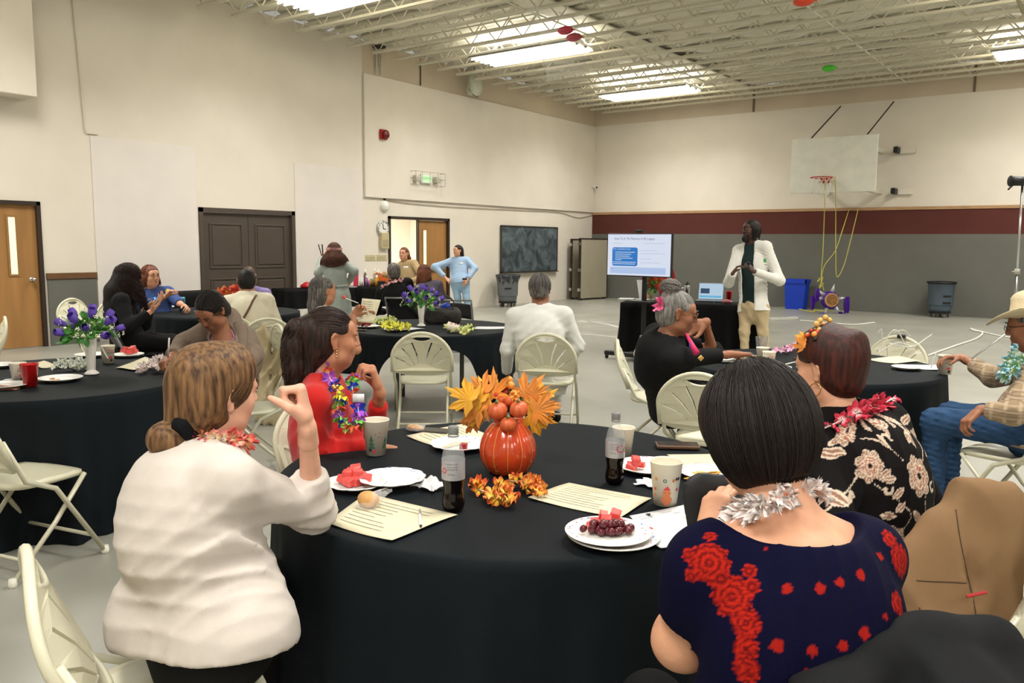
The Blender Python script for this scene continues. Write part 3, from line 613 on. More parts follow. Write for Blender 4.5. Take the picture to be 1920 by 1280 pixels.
# ============================================================ smooth solid modelling (signed distance fields turned into meshes)
class Field:
    def __init__(s, lo, hi, h):
        s.lo = np.asarray(lo, float); s.h = h; s.n = np.maximum(4, np.ceil((np.asarray(hi, float)-s.lo)/h).astype(int)+1)
        s.F = np.full(s.n, .2, np.float32)
        s.ax = [(s.lo[i]+np.arange(s.n[i])*h).astype(np.float32) for i in range(3)]
    def sub(s, lo, hi):
        a = np.maximum(0, np.floor((lo-s.lo)/s.h).astype(int)); b = np.minimum(s.n, np.ceil((hi-s.lo)/s.h).astype(int)+1)
        if np.any(b <= a): return None
        return tuple(slice(a[i], b[i]) for i in range(3))
    def coords(s, sl): return np.stack(np.meshgrid(*[s.ax[i][sl[i]] for i in range(3)], indexing='ij'), -1)
    def union(s, sl, d, k):
        f = s.F[sl]; 
        if k > 0: hh = np.clip(k-np.abs(f-d), 0, None)/k; s.F[sl] = np.minimum(f, d)-hh*hh*k*.25
        else: s.F[sl] = np.minimum(f, d)
    def cut(s, sl, d, k):                # remove where d<0
        f = s.F[sl]; d = -d
        if k > 0: hh = np.clip(k-np.abs(f-d), 0, None)/k; s.F[sl] = np.maximum(f, d)+hh*hh*k*.25
        else: s.F[sl] = np.maximum(f, d)
    def apply(s, prims):
        for p in prims:
            t = p[0]
            if t in ('cap', 'capx'):
                _, a, b, ra, rb, k, fl = p; m = max(ra, rb)*(max(1, fl[1]) if fl else 1)+k+s.h*2
                sl = s.sub(np.minimum(a, b)-m, np.maximum(a, b)+m)
                if sl is None: continue
                P = s.coords(sl)-a.astype(np.float32); ab = (b-a)
                if fl:                      # squash along an axis: (axis, factor)
                    ax = fl[0]-(fl[0]@nrm(ab))*nrm(ab); ax = nrm(ax).astype(np.float32); q = P@ax; P = P+((1/fl[1]-1)*q)[..., None]*ax
                l2 = float(ab@ab); tt = np.clip((P@ab.astype(np.float32))/l2, 0, 1)
                d = np.sqrt(np.sum((P-tt[..., None]*ab.astype(np.float32))**2, -1))-(ra+(rb-ra)*tt)
                (s.union if t == 'cap' else s.cut)(sl, d, k)
            elif t in ('ell', 'ellx'):
                _, c, r, R3, k = p; r = np.asarray(r, float)*np.ones(3); m = r.max()+k+s.h*2; sl = s.sub(c-m, c+m)
                if sl is None: continue
                P = s.coords(sl)-c.astype(np.float32)
                if R3 is not None: P = P@R3.astype(np.float32)
                k0 = np.sqrt(np.sum((P/r.astype(np.float32))**2, -1)); k1 = np.sqrt(np.sum((P/(r*r).astype(np.float32))**2, -1))+1e-6
                d = k0*(k0-1)/k1
                (s.union if t == 'ell' else s.cut)(sl, d, k)
            elif t == 'plane':             # remove the side the normal points to, within a radius
                _, c, n_, rad = p; sl = s.sub(c-rad, c+rad)
                if sl is None: continue
                P = s.coords(sl)-c.astype(np.float32); d = P@nrm(n_).astype(np.float32); mk = np.sum(P*P, -1) < rad*rad
                s.F[sl] = np.where(mk, np.maximum(s.F[sl], d), s.F[sl])
            elif t == 'fn':                # free displacement
                sl = tuple(slice(0, n) for n in s.n); P = s.coords(sl); s.F = s.F+p[1](P).astype(np.float32)
            elif t == 'maxfn':
                sl = tuple(slice(0, n) for n in s.n); P = s.coords(sl); s.F = np.maximum(s.F, p[1](P).astype(np.float32))
        return s
    def mesh(s):
        F = s.F; I = F < 0; n = s.n; c = np.zeros(n-1, np.int8)
        for dx in (0, 1):
            for dy in (0, 1):
                for dz in (0, 1): c += I[dx:n[0]-1+dx, dy:n[1]-1+dy, dz:n[2]-1+dz]
        act = (c > 0) & (c < 8); idx = np.argwhere(act); m = len(idx); vid = np.full(n-1, -1, np.int64); vid[act] = np.arange(m)
        acc = np.zeros((m, 3)); cnt = np.zeros(m)
        for ax in range(3):
            o1, o2 = [a for a in range(3) if a != ax]
            for u in (0, 1):
                for v in (0, 1):
                    a = idx.copy(); a[:, o1] += u; a[:, o2] += v; b = a.copy(); b[:, ax] += 1
                    fa = F[a[:, 0], a[:, 1], a[:, 2]]; fb = F[b[:, 0], b[:, 1], b[:, 2]]; x = (fa < 0) != (fb < 0)
                    t = np.where(x, fa/np.where(x, fa-fb, 1), 0); p = a.astype(float); p[:, ax] += t; acc[x] += p[x]; cnt[x] += 1
        V = s.lo+s.h*acc/np.maximum(cnt, 1)[:, None]; quads = []
        for ax in range(3):
            o1, o2 = [a for a in range(3) if a != ax]
            A0 = [slice(None)]*3; B0 = [slice(None)]*3; A0[ax] = slice(0, -1); B0[ax] = slice(1, None)
            E = I[tuple(A0)] != I[tuple(B0)]; e = np.argwhere(E)
            ok = (e[:, o1] > 0) & (e[:, o2] > 0) & (e[:, o1] < n[o1]-1) & (e[:, o2] < n[o2]-1); e = e[ok]
            if not len(e): continue
            ins = I[e[:, 0], e[:, 1], e[:, 2]]
            def vv(d1, d2): q = e.copy(); q[:, o1] -= d1; q[:, o2] -= d2; return vid[q[:, 0], q[:, 1], q[:, 2]]
            Q = np.c_[vv(1, 1), vv(0, 1), vv(0, 0), vv(1, 0)]
            flip = ins if ax != 1 else ~ins
            Q[~flip] = Q[~flip][:, ::-1]; quads.append(Q)
        Q = np.concatenate(quads) if quads else np.zeros((0, 4), int); Q = Q[(Q >= 0).all(1)]
        # one relaxing pass
        if len(Q):
            S2 = np.zeros_like(V); c2 = np.zeros(len(V))
            for a, b in ((0, 1), (1, 2), (2, 3), (3, 0)):
                for p_, q_ in ((a, b), (b, a)):
                    for d in range(3): S2[:, d] += np.bincount(Q[:, p_], V[Q[:, q_], d], len(V))
                    c2 += np.bincount(Q[:, p_], minlength=len(V))
            V = .5*V+.5*S2/np.maximum(c2, 1)[:, None]
        return V, Q
def bounds(prims, pad=.03):
    lo = np.full(3, 1e9); hi = -lo
    for p in prims:
        if p[0] == 'cap': m = max(p[3], p[4])*(max(1, p[6][1]) if p[6] else 1); lo = np.minimum(lo, np.minimum(p[1], p[2])-m); hi = np.maximum(hi, np.maximum(p[1], p[2])+m)
        elif p[0] == 'ell': m = np.max(p[2]); lo = np.minimum(lo, p[1]-m); hi = np.maximum(hi, p[1]+m)
    return lo-pad, hi+pad
def solid(prims, h, lo=None, hi=None):
    a, b = bounds(prims, 3*h+.01)
    if lo is not None: a = np.maximum(a, lo)
    if hi is not None: b = np.minimum(b, hi)
    return Field(a, b, h).apply(prims).mesh()
def cap(a, b, ra, rb=None, k=.02, fl=None): return ('cap', np.asarray(a, float), np.asarray(b, float), ra, ra if rb is None else rb, k, fl)
def capx(a, b, ra, rb=None, k=.005, fl=None): return ('capx', np.asarray(a, float), np.asarray(b, float), ra, ra if rb is None else rb, k, fl)
def ell(c, r, R3=None, k=.02): return ('ell', np.asarray(c, float), r, R3, k)
def ellx(c, r, R3=None, k=.005): return ('ellx', np.asarray(c, float), r, R3, k)
def plane(c, n_, rad=.3): return ('plane', np.asarray(c, float), np.asarray(n_, float), rad)
def join(parts):
    V = []; F = []; I = []; n = 0
    for (v, f, mi) in parts:
        if len(v) == 0: continue
        V.append(v); f = np.asarray(f) if isinstance(f, np.ndarray) else f
        F += (f+n).tolist() if isinstance(f, np.ndarray) else [[i+n for i in q] for q in f]; I += [mi]*len(f); n += len(v)
    return np.concatenate(V), F, I

# ============================================================ people
def frame(f, up=A(0, 0, 1)):
    f = nrm(f); r = nrm(np.cross(f, up)); u = np.cross(r, f); return np.c_[r, f, u]        # columns: right, forward, up
def ik(a, c, l1, l2, pole):
    d = c-a; L = np.linalg.norm(d); L2 = min(L, (l1+l2)*.995); dn = d/L; x = (l1*l1-l2*l2+L2*L2)/(2*L2); h = math.sqrt(max(1e-5, l1*l1-x*x))
    p = np.asarray(pole, float)-dn*(np.asarray(pole, float)@dn); return a+dn*x+nrm(p)*h, a+dn*L2
def hand_prims(w, d, n_, side, curl=(.35, .4, .3), sc=1., spread=.06, thumb=.5, fcurl=None, tcurl=.35, pinch=0.):
    """w wrist, d finger direction, n_ palm normal, side +1 when the thumb is towards cross(d, n_)"""
    d = nrm(d); n_ = nrm(n_-d*(n_@d)); l = np.cross(d, n_)*side; P = []
    P.append(cap(w-d*.02*sc, w+d*.022*sc, .023*sc, .024*sc, .012, (n_, .72)))
    lens = [(.040, .024, .019), (.045, .027, .020), (.041, .025, .019), (.031, .019, .017)]
    for i in range(4):
        off = (1.5-i)*.0185; k0 = w+(d*(.088-.004*abs(i-1)-.004*(i == 3))+l*off)*sc; b0 = w+(d*.018+l*off*.75)*sc
        P.append(cap(b0, k0, .0135*sc, .0115*sc, .014*sc))
        cc = fcurl[i] if fcurl else curl; a = 0.; p = k0; dd = nrm(d+l*(1.5-i)*spread)
        for j in range(3):
            a += cc[j]; v = dd*math.cos(a)+n_*math.sin(a); q = p+v*lens[i][j]*sc
            r0 = (.0098, .0088, .0080, .0068)[j]*sc*(.9 if i == 3 else 1); r1 = (.0098, .0088, .0080, .0068)[j+1]*sc*(.9 if i == 3 else 1)
            P.append(cap(p, q, r0, r1, .006*sc if j == 0 else .003*sc)); p = q
    t0 = w+(d*.016+l*.020+n_*.006)*sc; tv = nrm(l*(.75*thumb+.25)+d*.75+n_*(.30+pinch*.4)); t1 = t0+tv*.042*sc; tv2 = nrm(tv*math.cos(tcurl)+nrm(n_*.5-l*.6+d*.2)*math.sin(tcurl)); t2 = t1+tv2*.032*sc
    tv3 = nrm(tv2*math.cos(tcurl)+nrm(n_*.3-l*.7+d*.1)*math.sin(tcurl)); t3 = t2+tv3*.024*sc
    P += [cap(t0, t1, .0165*sc, .0125*sc, .014*sc), cap(t1, t2, .0115*sc, .0102*sc, .004*sc), cap(t2, t3, .0102*sc, .0078*sc, .003*sc)]
    return P
EYEW = mat('eye_white', rgb(225, 220, 212), .2); EYED = mat('eye_iris', rgb(38, 24, 18), .15); LIPM = {}
def skin(name, c): return mat('skin_'+name, c, .52, noise=.10, scale=26, bump=.06, bscale=160, sss=.10)
SK = {'fair': skin('fair', rgb(226, 172, 146)), 'light': skin('light', rgb(214, 158, 126)), 'tan': skin('tan', rgb(184, 126, 94)), 'brown': skin('brown', rgb(150, 98, 70)), 'deep': skin('deep', rgb(78, 50, 38))}
LP = {k: mat('lips_'+k, c, .4) for k, c in {'fair': rgb(190, 100, 92), 'light': rgb(176, 84, 80), 'tan': rgb(150, 72, 66), 'brown': rgb(122, 62, 54), 'deep': rgb(70, 38, 34)}.items()}
def head_prims(c, H, s=1., male=False, jaw=1., nose=1.):
    T = lambda x, y, z: c+H@(A(x, y, z)*s); P = []
    P += [ell(T(0, -.018, .030), A(.074, .094, .085)*s, H, .02), ell(T(0, .020, -.035), A(.060*jaw, .066, .080)*s, H, .04),
          ell(T(0, .050, -.088), A(.030*jaw, .028, .024)*s, H, .035), ell(T(0, .058, .045), A(.058, .030, .035)*s, H, .03)]
    for x in (-1, 1):
        P += [ell(T(x*.036*jaw, .056, -.022), A(.026, .022, .024)*s, H, .03), ell(T(x*.046*jaw, .012, -.07), A(.020, .034, .020)*s, H, .035)]
        P += [ellx(T(x*.031, .102, .014), A(.021, .020, .013)*s, H, .016*s)]
        P += [cap(T(x*.012, .092, .028), T(x*.048, .080, .027), .007*s, .006*s, .012*s)]
        P += [ell(T(x*.031, .080, .013), A(.0145, .012, .0115)*s, H, .004)]
    P += [cap(T(0, .090, .020), T(0, .104, -.012), .0085*s, .0105*s*nose, .014*s), ell(T(0, .106, -.020), A(.0125, .012, .010)*s*nose, H, .008*s)]
    for x in (-1, 1): P += [ell(T(x*.0125*nose, .096, -.024), A(.008, .010, .007)*s, H, .006*s)]
    P += [cap(T(-.018, .082, -.050), T(.018, .082, -.050), .0095*s, .0095*s, .012*s), ell(T(0, .080, -.066), A(.02, .012, .009)*s, H, .015*s)]
    return P
def ear_prims(c, H, s=1.):
    P = []
    for x in (-1, 1):
        T = lambda a, b, d: c+H@(A(a*x, b, d)*s)
        pts = [T(.072, -.002, .014), T(.080, .000, .026), T(.086, -.016, .030), T(.088, -.026, .016), T(.084, -.022, -.006), T(.078, -.010, -.024)]
        for a, b in zip(pts[:-1], pts[1:]): P.append(cap(a, b, .0062*s, .0058*s, .004))
        P += [ell(T(.079, -.010, -.026), A(.007, .011, .011)*s, H, .006), ell(T(.076, -.012, .004), A(.008, .016, .027)*s, H, .006)]
        P += [ellx(T(.089, -.008, .004), A(.006, .008, .013)*s, H, .003)]
    return P
def small_ell(c, r, R3, seg=12, rings=8):
    q = MB(); q.ell(c, r, seg, rings, R3); return np.concatenate(q.V), q.F
def tubeVF(pts, r, seg=8): q = MB(); q.tube(pts, r, seg); return np.concatenate(q.V), q.F
class Person:
    """one figure; joints in metres, in the room"""
    def __init__(s, label, pelvis, head, face, look, **k):
        g = lambda n_, d: k.get(n_, d); s.k = k; s.label = label; s.sc = sc = g('sc', 1.); s.res = g('res', .011)
        if s.res >= .012: k.setdefault('brow', 1.7)
        s.sk = g('skin', 'tan'); s.fw = nrm(A(math.cos(R_(face)), math.sin(R_(face)), 0)); s.rt = A(s.fw[1], -s.fw[0], 0); s.up = A(0, 0, 1)
        s.pel = np.asarray(pelvis, float); s.hd = np.asarray(head, float); s.stand = g('stand', False); s.w = g('w', 1.)
        pit = R_(g('pitch', 0)); rol = R_(g('roll', 0)); lf = A(math.cos(R_(look)), math.sin(R_(look)), 0); lf = lf*math.cos(pit)+A(0, 0, math.sin(pit))
        H = frame(lf); H = H@ry3(rol); s.H = H
        s.nk = s.hd-H[:, 2]*.115*sc-H[:, 1]*.02*sc                       # top of the neck
        s.nb = s.nk+g('nbv', A(0, 0, -.06))*sc-s.fw*.025                  # base of the neck
        ax = nrm(s.nb-s.pel); s.ax = ax; s.fr = nrm(s.fw-ax*(s.fw@ax)); s.lt = np.cross(s.fr, ax)
        tl = np.linalg.norm(s.nb-s.pel); bow = g('bow', .03)
        s.ch = s.pel+ax*tl*.68-s.fr*bow; s.wa = s.pel+ax*tl*.34-s.fr*bow*.4; s.tl = tl
        shw = g('shw', .165)*s.w; twist = R_(g('twist', 0)); sl_ = s.lt*math.cos(twist)+s.fr*math.sin(twist); s.sl = sl_
        dr = g('drop', .05)
        s.sh = {1: s.nb-ax*dr+sl_*shw-s.fr*bow*.3, -1: s.nb-ax*dr-sl_*shw-s.fr*bow*.3}
        for sd in (1, -1): s.sh[sd] = s.sh[sd]+ax*g('shrug', {1: 0, -1: 0})[sd]
        la, lb = g('la', .285)*sc, g('lb', .245)*sc; s.el = {}; s.wr = {}
        for sd, nm in ((1, 'R'), (-1, 'L')):
            tgt = g('wr'+nm, None); tgt = np.asarray(tgt, float) if tgt is not None else s.sh[sd]+s.fw*.28-s.up*.30
            e = g('el'+nm, None)
            if e is not None: s.el[sd] = np.asarray(e, float); s.wr[sd] = tgt
            else: s.el[sd], s.wr[sd] = ik(s.sh[sd], tgt, la, lb, g('pole'+nm, s.rt*sd*.6-s.up-s.fw*.3))
        s.hip = {sd: s.pel+s.rt*sd*.095*s.w for sd in (1, -1)}
        if s.stand:
            ft = g('feet', (s.pel[:2]*[1, 1]+s.rt[:2]*.1, s.pel[:2]-s.rt[:2]*.1)); s.an = {1: A(*ft[0], .085), -1: A(*ft[1], .085)}
            s.kn = {sd: (s.hip[sd]+s.an[sd])/2+s.fw*.03 for sd in (1, -1)}
        else:
            kf = g('kf', .43); ks = g('ks', .12); s.kn = {sd: s.pel+s.fw*kf+s.rt*sd*ks-s.up*.03 for sd in (1, -1)}
            ld = g('legdir', None)
            if ld is not None: lv = A(math.cos(R_(ld)), math.sin(R_(ld)), 0); s.kn = {sd: s.pel+lv*kf+A(lv[1], -lv[0], 0)*sd*ks-s.up*.03 for sd in (1, -1)}
            s.an = {sd: s.kn[sd]*[1, 1, 0]+s.fw*g('af', -.02)+A(0, 0, .085) for sd in (1, -1)}
        s.root = None
        s.o = A(s.pel[0], s.pel[1], 0)
    # ---- skin
    def torso(s, g=0., w=1., d=1., k=.06):
        W = s.w*w; c = s.fr; b = s.k.get('belly', 0.); bu = s.k.get('bust', .0); P = []
        P += [cap(s.pel-s.ax*.02, s.wa, .155*W+g, (.135+b*.5)*W+g, k, (c, .74*d)), cap(s.wa, s.ch, (.135+b*.5)*W+g, .150*W+g, k, (c, .72*d)), cap(s.ch, s.nb-s.ax*.08, .150*W+g, .105*W+g, k, (c, .66*d))]
        P += [cap(s.sh[-1], s.sh[1], .052+g, .052+g, .05, (c, .95)), cap(s.sh[1]*.55+s.nb*.45, s.nb+s.ax*.01, .05+g*.6, .045+g*.6, .05), cap(s.sh[-1]*.55+s.nb*.45, s.nb+s.ax*.01, .05+g*.6, .045+g*.6, .05)]
        if b > 0: P.append(ell(s.wa+s.fr*.05-s.ax*.04, A(.14*W, .10+b, .13)+g, np.c_[s.lt, s.fr, s.ax], .06))
        if bu > 0:
            for sd in (1, -1): P.append(ell(s.ch+s.fr*(.085+bu*.3)+s.sl*sd*.07*W-s.ax*.015, A(.068, .055+bu, .062)+g, np.c_[s.lt, s.fr, s.ax], .05))
        return P
    def arm(s, sd, g=0., a=0., b=1., k=.03, thick=1., dir_=None):
        """sleeve/arm between fractions a..b of shoulder(0)-elbow(.5)-wrist(1)"""
        S_, E, Wr = s.sh[sd], s.el[sd], s.wr[sd]; P = []; R = (.050*s.w**.5*thick, .041*thick, .040*thick, .026)
        if a < .5:
            e = min(b, .5)*2; P.append(cap(S_+(E-S_)*a*2, S_+(E-S_)*e, R[0]+g, (R[0]+(R[1]-R[0])*e)+g, k))
        if b > .5:
            f = (b-.5)*2; f0 = max(0, (a-.5)*2); P.append(cap(E+(Wr-E)*f0, E+(Wr-E)*f, R[2]+g, R[2]+(R[3]-R[2])*f+g*.9, k))
        return P
    def legs(s, g=0., k=.04, b=1., thick=1.):
        P = []
        for sd in (1, -1):
            P.append(cap(s.hip[sd], s.kn[sd], .088*s.w*thick+g, .058*thick+g, k)); e = s.kn[sd]+(s.an[sd]-s.kn[sd])*b; P.append(cap(s.kn[sd], e, .057*thick+g, .057*thick+(.038-.057*thick)*b+g, k))
        if g > 0: P.append(cap(s.pel+A(0, 0, .01), s.pel-A(0, 0, .06), .132*s.w+g, .12*s.w+g, .05))
        P.append(cap(s.hip[1]*.8+s.pel*.2, s.hip[-1]*.8+s.pel*.2, .095*s.w+g, .095*s.w+g, .05)); return P
    def build_body(s, hands=None, res=None, hres=None, showarm=(0, 1), blocks=True):
        k = s.k; h = res or s.res; hh = hres or h*.62; parts = []; sc = s.sc
        nk = [cap(s.nb-s.ax*.02, s.nk, (.054 if not k.get('male') else .062)*sc, (.050 if not k.get('male') else .058)*sc, .03), cap(s.nb, s.nk+s.H[:, 2]*.04, .05*sc, .046*sc, .04)]
        hp = head_prims(s.hd, s.H, sc, k.get('male', False), k.get('jaw', 1.), k.get('nose', 1.))
        if not k.get('noear'): hp += ear_prims(s.hd, s.H, sc)
        tor = s.torso(-.018)
        arms = []
        for sd in (1, -1): arms += s.arm(sd, -.004)
        hpr = []
        for sd, nm in ((1, 'R'), (-1, 'L')):
            hs = (hands or {}).get(nm, None)
            d = nrm(s.wr[sd]-s.el[sd]); hs = dict(hs or {})
            dd = hs.pop('d', d); nn = hs.pop('n', -s.up*.6-s.rt*sd*.5); side = sd*hs.pop('side', 1)
            if hs.pop('skip', False): continue
            hw = s.wr[sd]+nrm(dd)*.012
            hpr.append((hand_prims(hw, dd, np.asarray(nn, float), side, sc=hs.pop('sc', .95)*sc, **hs), sd))
        low = tor+s.legs(-.022)+arms
        V, Q = solid(low+nk, max(h, .012)); parts.append((V, Q, 0))
        if True:
            V, Q = solid(nk+hp, hh, lo=s.nk-.20, hi=s.hd+.2); parts.append((V, Q, 0))
            for ps, sd in hpr:
                fa = cap(s.wr[sd]-nrm(s.wr[sd]-s.el[sd])*.05, s.wr[sd], .0275, .0245, .015); V, Q = solid([fa]+ps, min(hh, k.get('handres', .0055))); parts.append((V, Q, 0))
        # eyes, brows, lips
        T = lambda x, y, z: s.hd+s.H@(A(x, y, z)*sc)
        if not k.get('noface'):
            sh = k.get('eyes', 1.)
            for x in (-1, 1):
                if sh > 0:
                    V, F = small_ell(T(x*.031, .0855, .0125), A(.0115, .0085, .0052*sh)*sc, s.H); parts.append((V, F, 1))
                    V, F = small_ell(T(x*.031, .0915, .0125), A(.0052, .0035, .0048*min(1, sh))*sc, s.H); parts.append((V, F, 2))
                V, F = tubeVF([T(x*.014, .0995, .034), T(x*.030, .0995, .0405), T(x*.047, .0865, .035)], np.array([.0028, .0034, .0016])*sc*k.get('brow', 1.), 6); parts.append((V, F, 3))
                V, F = tubeVF([T(x*.018, .0925, .0155), T(x*.031, .0955, .0195), T(x*.044, .0865, .0165)], np.array([.001, .0016, .001])*sc, 5); parts.append((V, F, 3))
            V, F = tubeVF([T(-.021, .083, -.050), T(-.010, .0925, -.0475), T(0, .0945, -.049), T(.010, .0925, -.0475), T(.021, .083, -.050)], np.array([.0014, .0036, .0034, .0036, .0014])*sc, 8); parts.append((V, F, 4))
            V, F = tubeVF([T(-.019, .083, -.0515), T(-.009, .0905, -.056), T(0, .092, -.057), T(.009, .0905, -.056), T(.019, .083, -.0515)], np.array([.0012, .0042, .0046, .0042, .0012])*sc, 8); parts.append((V, F, 4))
        V, F, I = join(parts); hm = k.get('hairmat', None) or mat('hair_black', rgb(18, 14, 13), .5)
        o = mesh_obj('person', V-s.o, F, [SK[s.sk], EYEW, EYED, hm, LP[s.sk]], None, True, I, loc=s.o); tag(o, s.label, 'person'); s.root = o; return s
    def part(s, name, prims, m, h=None, col=None, parent=None, lo=None, hi=None, label=None):
        V, Q = solid(prims, h or s.res, lo, hi)
        c = col(V) if col is not None else None
        o = mesh_obj(name, V-s.o, Q, m, parent or s.root, True, col=c)
        if label: o['label'] = label
        return o
    def add(s, name, mb, m, parent=None, smooth=True, label=None):
        if mb.V:
            V = np.concatenate(mb.V)-s.o; o = mesh_obj(name, V, mb.F, m, parent or s.root, smooth, mb.I if isinstance(m, (list, tuple)) else None)
            if label: o['label'] = label
            return o
    def T(s, x, y, z): return s.hd+s.H@(A(x, y, z)*s.sc)
    def shoes(s, m, h=.012):
        for sd in (1, -1):
            a = s.an[sd]-A(0, 0, .045); f = nrm(s.k.get('toe', s.fw)*A(1, 1, 0)); s.part('shoe', [cap(a-f*.05, a+f*.12, .042, .035, .02), cap(a-f*.04, s.an[sd], .042, .042, .02), ('plane', a-A(0, 0, .035), A(0, 0, -1), .4)], m, h)
def folds(amp, items, base=None):
    """wrinkles: (direction, waves per metre, warp, phase, centre, reach)"""
    def f(P):
        d = 0
        for (dr, fr, wp, ph, c, rc) in items:
            q = P@np.asarray(dr, np.float32)*fr*2*PI; wv = wp*(np.sin(P[..., 0]*9+ph*3)+np.sin(P[..., 1]*8+P[..., 2]*11+ph))
            g = 1 if c is None else np.exp(-np.sum((P-np.asarray(c, np.float32))**2, -1)/(rc*rc))
            sn = np.sin(q+wv+ph); d = d+g*(1-np.abs(sn))**1.5*2-g*.6
        return -amp*d
    return ('fn', f)
HC = {}
def hair_mat(name, c1, c2, rough=.55, scale=90, stretch=(1, 1, .12)):
    if name in M: return M[name]
    HC[name] = (c1, c2); m = mat(name, c1, rough, spec=.3); nt = m.node_tree; b = nt.nodes['Principled BSDF']
    tc = nt.nodes.new('ShaderNodeTexCoord'); mp = nt.nodes.new('ShaderNodeMapping'); mp.inputs['Scale'].default_value = stretch; n = nt.nodes.new('ShaderNodeTexNoise'); n.inputs['Scale'].default_value = scale; n.inputs['Detail'].default_value = 4
    cr = nt.nodes.new('ShaderNodeValToRGB'); cr.color_ramp.elements[0].position = .35; cr.color_ramp.elements[1].position = .68; cr.color_ramp.elements[0].color = c1; cr.color_ramp.elements[1].color = c2
    bp = nt.nodes.new('ShaderNodeBump'); bp.inputs['Strength'].default_value = .5; bp.inputs['Distance'].default_value = .004
    nt.links.new(tc.outputs['Object'], mp.inputs[0]); nt.links.new(mp.outputs[0], n.inputs[0]); nt.links.new(n.outputs[0], cr.inputs[0]); nt.links.new(cr.outputs[0], b.inputs['Base Color']); nt.links.new(n.outputs[0], bp.inputs['Height']); nt.links.new(bp.outputs[0], b.inputs['Normal'])
    return m
def strands(p, paths, m, name='hair_strands', r=.0011, parent=None):
    """many fine hairs joined in one part"""
    V = []; F = []; n = 0; K = []; rs = np.random.default_rng(77); c1, c2 = (np.array(q[:3]) for q in HC[m.name]); m = mat('strand_'+m.name, (1, 1, 1, 1), .5, attr=True, spec=.3)
    for P in paths:
        P = np.asarray(P, float); k = len(P); Tn = np.gradient(P, axis=0); Tn /= np.linalg.norm(Tn, axis=1)[:, None]+1e-9
        a = np.cross(Tn, A(.3, .5, .8)); a /= np.linalg.norm(a, axis=1)[:, None]+1e-9; b = np.cross(Tn, a); rr = (r*np.linspace(1, .35, k)**.6)[:, None]; f_ = rs.beta(1.6, 1.8); K.append(np.tile(c1+(c2-c1)*f_, (3*k, 1)))
        ring = np.stack([P+a*rr, P-a*rr*.5+b*rr*.87, P-a*rr*.5-b*rr*.87], 1).reshape(-1, 3); V.append(ring)
        i = np.arange(k-1)[:, None]*3; j = np.arange(3)[None]; q = np.stack([i+j, i+(j+1) % 3, i+3+(j+1) % 3, i+3+j], -1).reshape(-1, 4)+n; F.append(q); n += 3*k
    V = np.concatenate(V); F = np.concatenate(F); o = mesh_obj(name, V-p.o, F, m, parent or p.root, True, col=np.concatenate(K)); o['kind'] = 'stuff'; return o
def flower_mesh(name, r, pet, m_, ruf=.25, seed=0, cup=.35):
    rs = np.random.default_rng(seed); q = MB()
    for i in range(pet):
        a = i*2*PI/pet+rs.uniform(-.15, .15); w_ = PI/pet*1.05; tl = rs.uniform(-.2, .3)
        def f(u, v):
            rr = r*(.12+.88*u); t = a+(v-.5)*2*w_*(math.sin(PI*min(1, u*.8+.1))*.9+.1); z = cup*r*u*u+ruf*r*u*math.sin(v*9+i*2)*.5+tl*r*u*u
            e = 1-.18*abs(v-.5)*2*u; return (rr*e*math.cos(t), rr*e*math.sin(t), z)
        q.grid(f, 4, 5)
    V = np.concatenate(q.V); me = bpy.data.meshes.new(name); me.from_pydata(V.tolist(), [], q.F); me.materials.append(m_); me.polygons.foreach_set('use_smooth', np.ones(len(me.polygons), bool)); return me
def petal_mat(name, inner, outer, r, mid=.45, sss=0):
    if name in M: return M[name]
    m = mat(name, outer, .7); nt = m.node_tree; b = nt.nodes['Principled BSDF']; tc = nt.nodes.new('ShaderNodeTexCoord'); ln = nt.nodes.new('ShaderNodeVectorMath'); ln.operation = 'LENGTH'; cr = nt.nodes.new('ShaderNodeValToRGB')
    mr = nt.nodes.new('ShaderNodeMath'); mr.operation = 'DIVIDE'; mr.inputs[1].default_value = r
    cr.color_ramp.elements[0].position = mid*.5; cr.color_ramp.elements[0].color = inner; cr.color_ramp.elements[1].position = mid*1.5; cr.color_ramp.elements[1].color = outer
    nt.links.new(tc.outputs['Object'], ln.inputs[0]); nt.links.new(ln.outputs['Value'], mr.inputs[0]); nt.links.new(mr.outputs[0], cr.inputs[0]); nt.links.new(cr.outputs[0], b.inputs['Base Color']); b.inputs['Transmission Weight'].default_value = 0
    return m
def put_flowers(parent, me, pts, normals, org=A(0, 0, 0), name='flower', sc=(.85, 1.15), rs=rng):
    for P, n_ in zip(pts, normals):
        o = bpy.data.objects.new(name, me if not isinstance(me, list) else me[int(rs.integers(len(me)))]); C.objects.link(o); o.parent = parent; o.location = np.asarray(P)-org
        z = nrm(n_); x = nrm(np.cross(z, A(.3, .9, .1))); y = np.cross(z, x); t = rs.uniform(0, 6.28); x2 = x*math.cos(t)+y*math.sin(t); y2 = np.cross(z, x2); s_ = rs.uniform(*sc)
        o.rotation_euler = Matrix(np.c_[x2, y2, z].tolist()).to_euler(); o.scale = (s_, s_, s_)
def lei(p, pts, mes, parent=None, name='lei', n=16, string=None, org=None, jit=.35, sc=(.85, 1.15), rs=None):
    rs = rs or np.random.default_rng(5); P = spline(pts, n) if len(pts) != n else np.asarray(pts); org = p.o if p is not None else org
    q = MB(); q.tube(P-org, .0022, 5); e = mesh_obj(name, np.concatenate(q.V), q.F, string or mat('lei_string', rgb(236, 226, 216), .6), parent if parent is not None else p.root, True)
    c = P.mean(0); N = P-c if p is None else P-(p.nb+p.nk)/2; N = N/np.linalg.norm(N, axis=1)[:, None]+rs.normal(0, jit, N.shape)
    put_flowers(e, mes, P, N, org, sc=sc, rs=rs); return e
